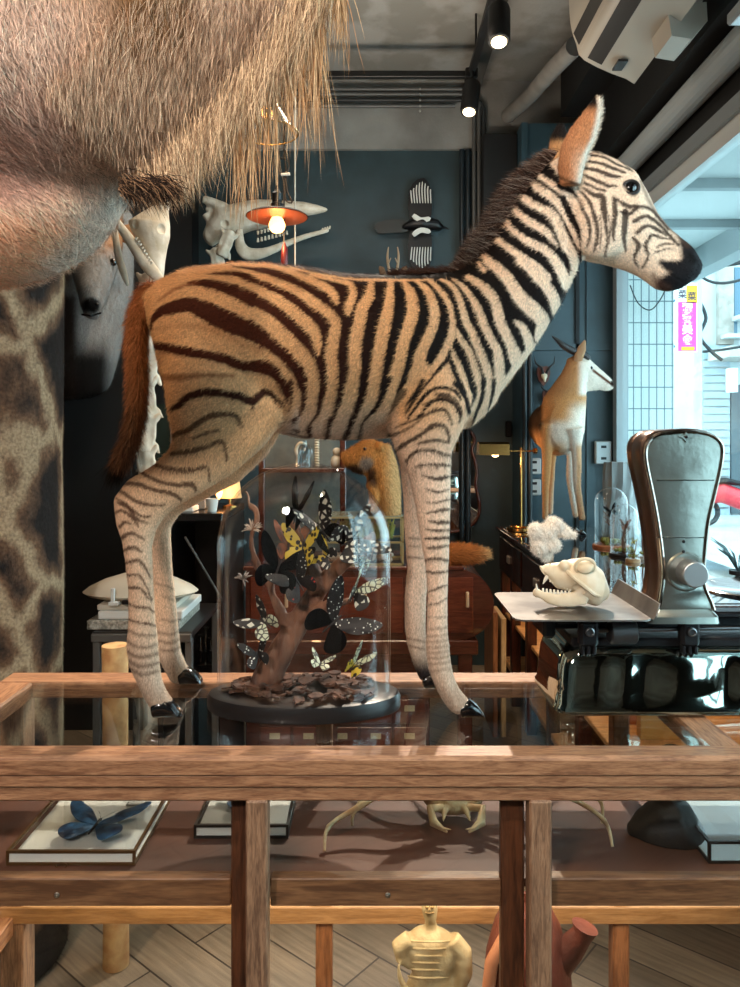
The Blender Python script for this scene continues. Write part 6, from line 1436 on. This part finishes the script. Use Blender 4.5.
cx_=hx(141,YQ+.15); m=MB().lathe([(0,0),(.12,0),(.175,.012),(.19,.022),(.17,.038),(.12,.062),(.06,.080),(0,.085)],48,(cx_,YQ+.15,z),1,.62); obj('pan',m,M_crm,pn)
m=MB().bbox(hx(108,YQ),hx(112,YQ),YQ+.022,YQ+.03,z,z+.055,.002).bbox(hx(106,YQ),hx(116,YQ),YQ+.018,YQ+.04,z,z+.012,.002); obj('pointer',m,M_pap,pn,True,30)
m=MB().bbox(hx(120,YQ),hx(160,YQ),YQ+.015,YQ+.03,z+.004,z+.018,.002); obj('weight_slot',m,M_iron,pn,True,30)
# stump / horn vessel
m=MB().tube([(hx(116,2.1),2.1,.002),(hx(116,2.1),2.1,.3),(hx(115,2.1),2.1,hz(645,2.1))],[.036,.032,.036],24); tag(obj('tan_hide_post',m,mat('tan_hide',srgb(206,170,118),.8,col2=srgb(176,130,84),nscale=26)),'upright tan hide covered post behind the left of the counter','post')
# framed panel behind the tail
m=MB(); a,b=P(163,462,4.3),P(172,404,4.3); fp=thing('green_glass_panel','framed dark green glass panel leaning behind the zebra tail','panel',(a.x,4.3,1.3))
obj('panel',MB().box(P(150,0,4.3).x,P(172,0,4.3).x,4.3,4.31,1.0,P(0,404,4.3).z),mat('dark_green_panel',srgb(50,60,54),.2),fp,False)
obj('frame',MB().box(P(171,0,4.3).x,P(178,0,4.3).x,4.29,4.31,1.0,P(0,404,4.3).z),mat('pale_frame',srgb(170,168,160),.5),fp,False)
# things by the window
ds=thing('grey_draped_vase','grey wavy draped vase standing at the window end of the desk','vase',(1.32,3.95,.9535))
m=MB(); rings=[]
for i in range(9):
    z=.9545+i*.05; rings.append([Vector((1.31+(.075+.012*math.sin(k*3+i*.6))*math.cos(2*math.pi*k/28),3.95+(.06+.010*math.sin(k*2-i*.4))*math.sin(2*math.pi*k/28),z)) for k in range(28)])
m.ring_loft(rings); obj('vase_body',m,mat('grey_fabric',srgb(128,134,134),.6,col2=srgb(92,98,98),nscale=8,stretch=(1,1,.3)),ds,True,60)
pc=thing('picture_card','small blue and white framed card standing on the desk behind the domes','framed card',(1.36,3.62,.9535))
obj('card_frame',MB().bbox(1.33,1.43,3.60,3.612,.9540,1.14,.003),mat('blue_grey_frame',srgb(60,76,92),.4),pc,True,30); obj('card_face',MB().box(1.338,1.422,3.597,3.5995,.965,1.13),mat('card_print',srgb(196,206,206),.6,col2=srgb(110,124,130),nscale=24),pc,False)
# spiky plant on the sill
pt=thing('spiky_plant','spiky blue green plant on the window sill behind the round pan','plant',(1.46,2.95,.91))
m=MB(); r=random.Random(2)
for i in range(24):
    a=r.uniform(0,6.28); l=r.uniform(.07,.13); o=Vector((1.44,2.93,.955)); m.tube([o,o+Vector((math.cos(a)*l*.4,math.sin(a)*l*.5,l*.7)),o+Vector((math.cos(a)*l*.8,math.sin(a)*l,l*.95))],[.004,.005,.0006],5,flat=.4)
obj('leaves',m,mat('blue_green_leaf',srgb(70,96,100),.5),pt); obj('pot',MB().lathe([(0,0),(.028,0),(.035,.05),(.032,.05),(0,.046)],20,(1.44,2.93,.9112)),mat('dark_pot',srgb(40,40,42),.5),pt)
# ============================================================ ceiling fittings
M_trk=mat('matte_black_track',srgb(15,15,16),.5)
YK=4.3; zk=P(470,75,YK).z; xk=P(471,0,YK).x
def sp_head(px,py,Y,tx,ty,lab,lit=True):
    o=P(px,py,Y); q=P(tx,ty,Y-.05); t=thing('track_spotlight',lab,'spotlight',tuple(o),'spotlights on the ceiling track')
    d=(q-o).normalized(); obj('spot_body',MB().tube([o,o+d*.02,q-d*.01,q],[.045,.05,.05,.046],20),M_trk,t)
    obj('spot_lens',MB().tube([q-d*.004,q+d*.004],[.036,.034],20),mat('glowing_lens',srgb(255,236,200),.3,emit=(1,.80,.5,1),es=4),t)
    obj('spot_arm',MB().tube([o+Vector((0,0,.0)),Vector((o.x,o.y,min(zk,ZT) if o.z<zk else ZT))],.010,8),M_trk,t)
    return q,d
tk=thing('ceiling_track','black L shaped lighting track hung below the ceiling','lighting track',(xk,YK,zk))
obj('cross_track',MB().bbox(-.9,xk,YK-.018,YK+.018,zk-.018,zk+.018,.003),M_trk,tk,True,30)
obj('long_track',MB().bbox(xk-.018,xk+.018,1.2,YK,zk-.018,zk+.018,.003),M_trk,tk,True,30)
obj('track_joint',MB().bbox(xk-.035,xk+.035,YK-.035,YK+.035,zk-.03,zk+.03,.006),M_trk,tk,True,30)
for x,y in ((xk,4.1),(xk,2.6),(-.5,YK)): obj('hanger_rod',MB().tube([(x,y,zk+.015),(x,y,ZT)],.006,8),M_trk,tk)
sp_head(499,8,3.35,499,42,'black spotlight near the top of the track, pointing down')
sp_head(472,84,4.22,469,112,'black spotlight with warm glow under the track corner')
# conduit bundle on the concrete beam
M_cd=mat('grey_conduit',srgb(96,98,98),.45,metal=.3)
YQ2=4.83
for i,py in enumerate((89,94,100,106)):
    x=474+i*5; pts=[P(200,py,YQ2),P(x-12,py,YQ2),P(x-4,py+2,YQ2),P(x,py+9,YQ2),P(x,300,YQ2)] if i<3 else [P(200,py,YQ2),P(455,py,YQ2)]
    tag(obj('wall_conduit',MB().tube([tuple(p) for p in pts],.013,10),M_cd if i!=2 else mat('dark_conduit',srgb(44,48,50),.45)),['topmost thin grey conduit on the concrete beam, bending down at the right','second grey conduit from the top on the concrete beam','third conduit on the beam, the darkest one','lowest short conduit on the concrete beam'][i],'conduit','conduits along the concrete beam')
cl2=thing('conduit_clamp','row of bright clamps holding the wall conduits','clamp',tuple(P(420,98,YQ2-.01)))
for py in (89,94,100,106,111): obj('clamp_bolt',MB().ball(P(420,py,YQ2-.014),.008,8,6),mat('bright_clamp',srgb(190,190,186),.3,metal=.8),cl2)
# dark pipe stack
for i,px in enumerate((462,468)):
    tag(obj('down_pipe',MB().tube([P(px,150,4.84),Vector((P(px,0,4.84).x,4.84,.001))],.017,12),mat('dark_blue_pipe',srgb(28,38,44),.4)),['thin dark down pipe on the teal wall, left one of two','thin dark down pipe on the teal wall, right one of two'][i],'pipe')
# duct along the right
m=MB(); m.tube([P(508,116,4.7),P(530,96,4.4),P(552,70,3.9),P(575,46,3.55)],.045,18); tag(obj('grey_pipe',m,mat('grey_insulated_pipe',srgb(108,106,102),.7,noise_amt=.15,nscale=9)),'thick grey insulated pipe running up to the air conditioner','pipe')
obj_=tag(obj('black_duct_box',MB().bbox(.71,.928,4.72,4.89,2.2,3.40,.005),M_black,None,True,30),'black vertical boxed duct beside the pilaster in the back right corner','duct')
# air conditioner
M_ac=mat('cream_plastic',srgb(176,170,158),.45); M_acd=mat('dark_slot',srgb(40,38,36),.5)
ac=thing('air_conditioner','long cream wall air conditioner under the ceiling at upper right','air conditioner',(1.1,2.9,3.2))
ya,yb=2.35,3.22
pr_=[(.90,3.50),(.885,3.42),(.89,3.28),(.915,3.19),(.95,3.12),(1.13,3.04),(1.17,3.06),(1.17,3.50)]
pr_=[(x-.03,z-.02) for x,z in pr_]
pp=spline(pr_+[pr_[0]],3)[:-1]
m=MB().prism([(x,ya,z) for x,z in pp],(0,yb-ya,0)); obj('case',m,M_ac,ac,True,35)
def acslab(xa_,za_,xb_,zb_,t,mt,nm):
    d=Vector((xb_-xa_,0,zb_-za_)); nn=Vector((d.z,0,-d.x)).normalized()*t
    m=MB().prism([(xa_,ya+.03,za_),(xb_,ya+.03,zb_),(xb_+nn.x,ya+.03,zb_+nn.z),(xa_+nn.x,ya+.03,za_+nn.z)],(0,yb-ya-.06,0)); obj(nm,m,mt,ac,False)
acslab(.925,3.095,.985,3.065,-.012,M_acd,'air_slot'); acslab(.865,3.20,.888,3.15,-.010,M_acd,'side_slot')
acslab(.895,3.13,.93,3.105,-.02,mat('pale_louvre',srgb(206,208,206),.4),'louvre')
obj('logo_plate',MB().box(1.02,1.06,yb-.14,yb-.06,3.025,3.034),M_acd,ac,False)
obj('indicator_light',MB().ball((.857,2.9,3.28),.006,8,6),mat('green_indicator',srgb(40,190,150),.4,emit=(.1,1,.7,1),es=1.5),ac)
bx=thing('white_wall_speaker','white box fixture beside the air conditioner high on the dark wall','box fixture',(1.25,2.9,2.95))
a=P(652,62,2.75); b=P(694,14,2.75)
m=MB().prism([P(654,30,2.9),P(652,38,2.9),P(655,58,2.9),P(674,61,2.9),P(689,44,2.9),P(688,26,2.9)],(0,-.16,0)); obj('box_body',m,M_ac,bx,True,30)
obj('box_bracket',MB().tube([P(690,20,2.95),P(706,-30,2.95)],.025,12),M_ac,bx)
fx=thing('edge_light_fitting','small pale light fitting at the far upper right edge','light fitting',tuple(P(735,20,2.6)))
obj('fitting_body',MB().bbox(P(726,0,2.6).x,P(760,0,2.6).x,2.45,2.6,P(0,27,2.6).z,P(0,14,2.6).z,.008),M_frame,fx,True,30); obj('fitting_lens',MB().bbox(P(728,0,2.6).x,P(758,0,2.6).x,2.47,2.58,P(0,27,2.6).z-.006,P(0,27,2.6).z-.0005,.002),mat('cool_lens',srgb(220,240,250),.3),fx,True,30)
# dark ceiling edge along the right
struct('trim_5',MB().box(.62,.70,YF,4.86,3.70,ZT),mat('dark_beam',srgb(60,58,54),.8))
struct('trim_6',MB().box(1.17,XR+.0,YF,4.6,3.45,ZT),M_black)
# ============================================================ street outside the window
def tile_mat():
    m=bpy.data.materials.new('white_wall_tile'); m.use_nodes=True; nt=m.node_tree; b=nt.nodes['Principled BSDF']; L=nt.links.new
    tc=nt.nodes.new('ShaderNodeTexCoord'); mp=nt.nodes.new('ShaderNodeMapping'); mp.inputs['Rotation'].default_value=(math.radians(90),0,0); L(tc.outputs['Object'],mp.inputs[0])
    br=nt.nodes.new('ShaderNodeTexBrick'); br.offset=0; br.inputs['Scale'].default_value=1; br.inputs['Brick Width'].default_value=.062; br.inputs['Row Height'].default_value=.172; br.inputs['Mortar Size'].default_value=.0045
    br.inputs['Color1'].default_value=srgb(216,224,222); br.inputs['Color2'].default_value=srgb(224,230,228); br.inputs['Mortar'].default_value=srgb(96,116,126)
    L(mp.outputs[0],br.inputs['Vector']); L(br.outputs[0],b.inputs['Base Color']); b.inputs['Roughness'].default_value=.3; return m
M_tile=tile_mat(); M_road=mat('pale_road',srgb(170,176,176),.9,noise_amt=.08,nscale=2)
struct('floor_street',MB().box(XR+.04,14,-3,24,-.12,-.02),M_road)
tw=thing('tiled_pillar','white tiled pillar just outside the shop window','pillar',(2.0,6.2,-.02)); obj('pillar_body',MB().box(1.56,2.43,6.0,6.6,-.02,3.05),M_tile,tw,False)
aw=thing('arcade_ceiling','white slatted arcade ceiling over the pavement outside','canopy',(2.2,3,3.1))
M_wh=mat('white_boards',srgb(200,206,206),.6)
obj('ceiling_boards',MB().box(XR+.04,2.75,-1,6.6,3.06,3.12),M_wh,aw,False)
for i in range(8): obj('ceiling_batten',MB().box(XR+.04,2.75,.3+i*.85,.36+i*.85,3.0,3.06),mat('grey_batten',srgb(150,158,160),.6),aw,False)
obj('edge_beam',MB().box(2.7,2.86,-1,6.6,2.86,3.12),mat('grey_batten',srgb(150,158,160),.6),aw,False)
cn=thing('corrugated_canopy','ribbed translucent white canopy sloping over the street','canopy',(3.4,5,2.9))
vs=[];fs=[]
n=58
for i in range(n):
    y=2.0+i*.075; z=.02*math.sin(i*1.6)
    vs+=[(2.86,y,3.10+z),(3.9,y,2.86+z),(2.86,y,3.11+z),(3.9,y,2.87+z)]
for i in range(n-1):
    a=i*4; fs+=[(a,a+1,a+5,a+4),(a+2,a+6,a+7,a+3)]
obj('canopy_sheet',MB().add(vs,fs),mat('canopy_white',srgb(190,200,202),.5),cn,True)
for y in (2.4,3.6,4.8,6.1): obj('canopy_bar',MB().tube([(2.86,y,3.06),(3.9,y,2.82)],.014,8),M_frame,cn)
# shop sign
YS2=11.0; sg=thing('shop_sign','pink and yellow vertical shop sign with white characters hanging over the street','sign',tuple(P(687,352,YS2)))
def ex(px): return (px-370)/F*YS2
def ez(py): return ZC+(HY-py)/F*YS2
obj('sign_board',MB().box(ex(676.5),ex(697.5),YS2,YS2+.10,ez(352),ez(284)),mat('sign_white',srgb(236,236,232),.5),sg,False)
obj('pink_panel',MB().box(ex(678),ex(696),YS2-.012,YS2-.001,ez(351),ez(302)),mat('sign_pink',srgb(206,58,150),.5),sg,False)
obj('yellow_panel',MB().box(ex(686),ex(697),YS2-.012,YS2-.001,ez(303),ez(285.5)),mat('sign_yellow',srgb(226,168,20),.5),sg,False)
obj('white_panel',MB().box(ex(678),ex(686),YS2-.010,YS2-.001,ez(303),ez(285.5)),mat('sign_white',srgb(236,236,232),.5),sg,False)
obj('yellow_foot',MB().box(ex(681),ex(694),YS2-.016,YS2-.0125,ez(350.5),ez(347)),mat('sign_yellow',srgb(226,168,20),.5),sg,False)
def text(ch,px,py,h,mt,par,nm='sign_character',Y=YS2-.014):
    cu=bpy.data.curves.new(nm,'FONT'); cu.body=ch; cu.size=h*YS2/F; cu.align_x='CENTER'; cu.align_y='CENTER'; cu.extrude=.002; cu.offset=.002
    o=bpy.data.objects.new('tmp',cu); C.objects.link(o); o.rotation_euler=(math.pi/2,0,0); o.location=(ex(px),Y,ez(py)); dg=bpy.context.evaluated_depsgraph_get(); dg.update()
    me=bpy.data.meshes.new_from_object(o.evaluated_get(dg)); me.transform(o.matrix_world); C.objects.unlink(o); bpy.data.objects.remove(o); me.name=nm
    me.materials.clear(); me.materials.append(mt); q=bpy.data.objects.new(nm,me); link(q,par); return q
Mk=mat('sign_ink',srgb(60,40,60),.6); Mw=mat('sign_letter_white',srgb(250,246,248),.5)
for ch,px,py,h,mt in (('菜',682,295,9,Mk),('菜',691.5,297,9,Mk),('獨',687,309,11,Mw),('家',687,319.5,11,Mw),('美',687,330,11,Mw),('食',687,340.5,11,Mw)): text(ch,px,py,h,mt,sg)
for py in (300,346): obj('sign_bracket',MB().tube([(ex(676),YS2+.05,ez(py)),(ex(668),YS2+.05,ez(py))],.02,8),mat('blue_red_bracket',srgb(60,110,150),.5),sg)
# far buildings
def fx_(px,Y): return (px-370)/F*Y
def fz_(py,Y): return ZC+(HY-py)/F*Y
M_f1=mat('pale_facade',srgb(186,194,196),.8,noise_amt=.08,nscale=2); M_f2=mat('brick_pilaster',srgb(176,168,160),.8,col2=srgb(150,140,132),nscale=6); M_sh=mat('roller_shutter',srgb(150,166,176),.5); M_win=mat('street_window',srgb(86,116,136),.15); M_dark=mat('shop_interior',srgb(80,92,98),.7)
Yb=15.0
bd1=thing('shuttered_building','pale street building with roller shutters and upper windows across the street','building',(fx_(730,Yb),Yb+1,-.02))
obj('facade',MB().box(fx_(699,Yb),fx_(860,Yb),Yb,Yb+1.3,-.02,fz_(250,Yb)+1.0),M_f1,bd1,False)
obj('brick_pilaster',MB().box(fx_(716,Yb),fx_(731,Yb),Yb-.12,Yb,fz_(345,Yb),fz_(230,Yb)),M_f2,bd1,False)
for a,b,c,d in ((733,775,318,268),(722,736,336,322)):
    w_=obj('upper_window',MB().box(fx_(a,Yb),fx_(b,Yb),Yb-.06,Yb-.002,fz_(c,Yb),fz_(d,Yb)),M_win,bd1,False); obj('window_sill',MB().box(fx_(a-4,Yb),fx_(b+4,Yb),Yb-.4,Yb-.002,fz_(c+4,Yb),fz_(c,Yb)),M_f1,w_,False)
obj('awning_ledge',MB().box(fx_(706,Yb),fx_(820,Yb),Yb-1.0,Yb-.002,fz_(362,Yb),fz_(352,Yb)),mat('awning_beige',srgb(178,172,164),.7),bd1,False)
for a,b in ((702,728),):
    m=MB()
    for i in range(22): m.box(fx_(a,Yb),fx_(b,Yb),Yb-.08,Yb-.03,-.02+i*.155,.10+i*.155)
    obj('roller_shutter',m,M_sh,bd1,False)
obj('shop_opening',MB().box(fx_(730,Yb),fx_(800,Yb),Yb-.05,Yb-.002,.0,fz_(385,Yb)),M_dark,bd1,False)
obj('hanging_lantern',MB().box(fx_(731,Yb-1),fx_(738,Yb-1),Yb-1,Yb-.8,fz_(392,Yb-1),fz_(368,Yb-1)),mat('white_lightbox',srgb(226,230,230),.5),bd1,False)
Yc=17.5
bd2=thing('grey_shop_building','grey shop building with dark awning and half open shutter beside the tiled pillar','building',(fx_(684,Yc),Yc+1,-.02))
obj('facade',MB().box(fx_(640,Yc),fx_(706,Yc),Yc,Yc+1,-.02,fz_(270,Yc)),mat('grey_facade',srgb(160,172,176),.8),bd2,False)
obj('awning',MB().box(fx_(664,Yc),fx_(697,Yc),Yc-1.0,Yc-.002,fz_(372,Yc),fz_(362,Yc)),mat('grey_awning',srgb(120,128,130),.7),bd2,False)
obj('shop_opening',MB().box(fx_(666,Yc),fx_(693,Yc),Yc-.05,Yc-.002,fz_(392,Yc),fz_(373,Yc)),M_dark,bd2,False)
m=MB()
for i in range(15): m.box(fx_(668,Yc),fx_(689,Yc),Yc-.08,Yc-.03,-.02+i*.17,.10+i*.17)
obj('roller_shutter',m,M_sh,bd2,False)
# utility pole, wires
tag(obj('utility_pole',MB().tube([(fx_(697.5,12),12,-.02),(fx_(697.5,12),12,5.5)],.07,12),mat('pale_pole',srgb(176,186,188),.6)),'thin pale utility pole right of the pink sign','pole')
M_wire=mat('black_wire',srgb(24,28,32),.5)
wl=[('upper overhead cable bundle across the street window',[(660,262),(700,266),(740,262),(780,255)],9,.035),('sagging black cable below the cable bundle',[(690,268),(712,282),(740,280),(780,262)],9,.018),('long diagonal cable rising to the right under the canopy',[(672,258),(705,238),(740,206),(770,180)],8,.012),
 ('tangled cable hanging beside the utility pole',[(699,300),(706,318),(700,336),(712,352),(722,360)],12,.03),('lower cable running along the awning ledge',[(697,352),(720,350),(745,346),(780,340)],12.5,.022),('thin wire looping in front of the tiled pillar',[(630,285),(638,303),(650,310),(660,300),(668,284)],5.9,.005)]
for lab,pts,Y,r_ in wl: tag(obj('overhead_cable',MB().tube([P(a,b,Y) for a,b in spline(pts,6)],r_,6),M_wire),lab,'cable')
# red scooter
YM2=13; mo=thing('red_scooter','red motor scooter parked on the street at the right edge','scooter',(fx_(735,YM2),YM2,-.02)); xo=fx_(738,YM2)
M_rs=mat('red_scooter_paint',srgb(214,60,70),.3)
for dx in (-.55,.55): obj('wheel',MB().tube([(xo+dx+.2*math.cos(a),YM2,.22+.2*math.sin(a)) for a in [i*math.pi/12 for i in range(24)]],.045,8,True).tube([(xo+dx,YM2-.04,.22),(xo+dx,YM2+.04,.22)],.07,12),M_iron,mo)
m=MB(); m.loft([(Vector((xo-.62,YM2,.62)),Vector((xo-.5,YM2,.35)),.10),(Vector((xo-.3,YM2,.75)),Vector((xo-.3,YM2,.38)),.15),(Vector((xo+.05,YM2,.62)),Vector((xo+.05,YM2,.25)),.14),(Vector((xo+.25,YM2,.40)),Vector((xo+.25,YM2,.24)),.14),(Vector((xo+.42,YM2,.9)),Vector((xo+.35,YM2,.26)),.15),(Vector((xo+.52,YM2,.95)),Vector((xo+.5,YM2,.5)),.10)],18); organic('bodywork',m,M_rs,mo,.03,2,0)
obj('seat',MB().loft([(Vector((xo-.6,YM2,.80)),Vector((xo-.6,YM2,.70)),.10),(Vector((xo-.2,YM2,.82)),Vector((xo-.2,YM2,.70)),.13),(Vector((xo+.1,YM2,.74)),Vector((xo+.1,YM2,.66)),.10)],14),M_iron,mo)
obj('handlebar',MB().tube([(xo+.42,YM2-.3,1.05),(xo+.46,YM2,1.0),(xo+.42,YM2+.3,1.05)],.02,8).tube([(xo+.46,YM2,1.0),(xo+.55,YM2,.4)],.03,8),M_iron,mo)
# ============================================================ lights
def area(name,loc,rotd,size,power,col,shape='RECTANGLE',sy=None,spread=None):
    l=bpy.data.lights.new(name,'AREA'); l.energy=power; l.color=col; l.shape=shape; l.size=size
    if sy: l.size_y=sy
    if spread: l.spread=math.radians(spread)
    o=bpy.data.objects.new(name,l); C.objects.link(o); o.location=loc; o.rotation_euler=[math.radians(a) for a in rotd]; return o
def spot(name,loc,tgt,power,col,ang=50,blendv=.5,size=.03):
    l=bpy.data.lights.new(name,'SPOT'); l.energy=power; l.color=col; l.spot_size=math.radians(ang); l.spot_blend=blendv; l.shadow_soft_size=size
    o=bpy.data.objects.new(name,l); C.objects.link(o); o.location=loc; d=Vector(tgt)-Vector(loc); o.rotation_euler=d.to_track_quat('-Z','Y').to_euler(); return o
def point(name,loc,power,col,size=.03):
    l=bpy.data.lights.new(name,'POINT'); l.energy=power; l.color=col; l.shadow_soft_size=size
    o=bpy.data.objects.new(name,l); C.objects.link(o); o.location=loc; return o
warm=(1,.72,.45); neut=(1,.86,.70); cool=(.72,.9,1)
w=bpy.data.worlds.new('sky'); sc.world=w; w.use_nodes=True; bg=w.node_tree.nodes['Background']; bg.inputs[0].default_value=(.60,.90,1,1); bg.inputs[1].default_value=5.5
area('window_daylight',(XR-.08,2.4,1.85),(0,90,0),1.7,14,cool,sy=3.6)
# the two visible track heads
spot('track_and_fill_spot',(P(499,44,3.3).x,3.28,P(0,44,3.3).z-.03),(.05,1.45,.95),420,neut,46,.4,.03)
spot('track_and_fill_spot',(P(469,112,4.17).x,4.12,P(0,114,4.17).z-.03),(.15,1.5,1.3),180,neut,50,.5,.03)
# fill spots added out of view, on no track head
spot('track_and_fill_spot',(-1.1,.6,3.5),(-.3,1.5,1.25),150,warm,40,.6,.05)
spot('track_and_fill_spot',(.5,-.4,3.5),(.15,1.5,1.2),150,(1,.8,.6),45,.6,.05)
spot('track_and_fill_spot',(-.9,-.9,2.6),(-.40,.9,1.8),190,(1,.86,.76),62,.7,.15)  # added to brighten the shaggy animal
spot('track_and_fill_spot',(-.2,2.6,3.6),(-1.4,3.4,1.7),70,warm,70,.7,.1)  # added to lift the eland head and the dark left side
area('added_fill',(-.3,3.3,3.3),(0,0,0),1.2,16,neut)  # added downward fill, no fixture hangs here
area('added_fill',(.1,3.7,2.6),(180,0,0),.8,15,neut)  # added uplight that brightens the ceiling, not a lamp of the room
# pendant bulbs, desk lamp, lit shelves
point('pendant_light',tuple(P(277,232,YP)+Vector((0,-.03,-.03))),2.2,(1,.55,.25),.03)
point('pendant_light',tuple(P(267,118,YP2)+Vector((0,-.05,-.03))),3,(1,.55,.25),.03)
point('desk_lamp_light',tuple(P(495,462,4.2)),3,(1,.62,.35),.02)
point('candle_light',tuple(P(226,492,3.0)),1.2,(1,.5,.2),.02)
area('case_strip',(.25,1.45,.675),(0,0,0),1.0,4.5,(1,.80,.56),sy=.12)
area('case_strip',(-.5,1.45,.675),(0,0,0),.5,1.6,(1,.74,.42),sy=.12)
area('desk_strip',(1.1,3.4,.68),(0,0,0),.5,9,(1,.62,.3),sy=1.8)
spot('cabinet_fill_spot',(.1,2.3,3.5),(-.05,3.25,.9),90,warm,50,.6,.05)  # added spot brightening the round ended cabinet, no fixture above it
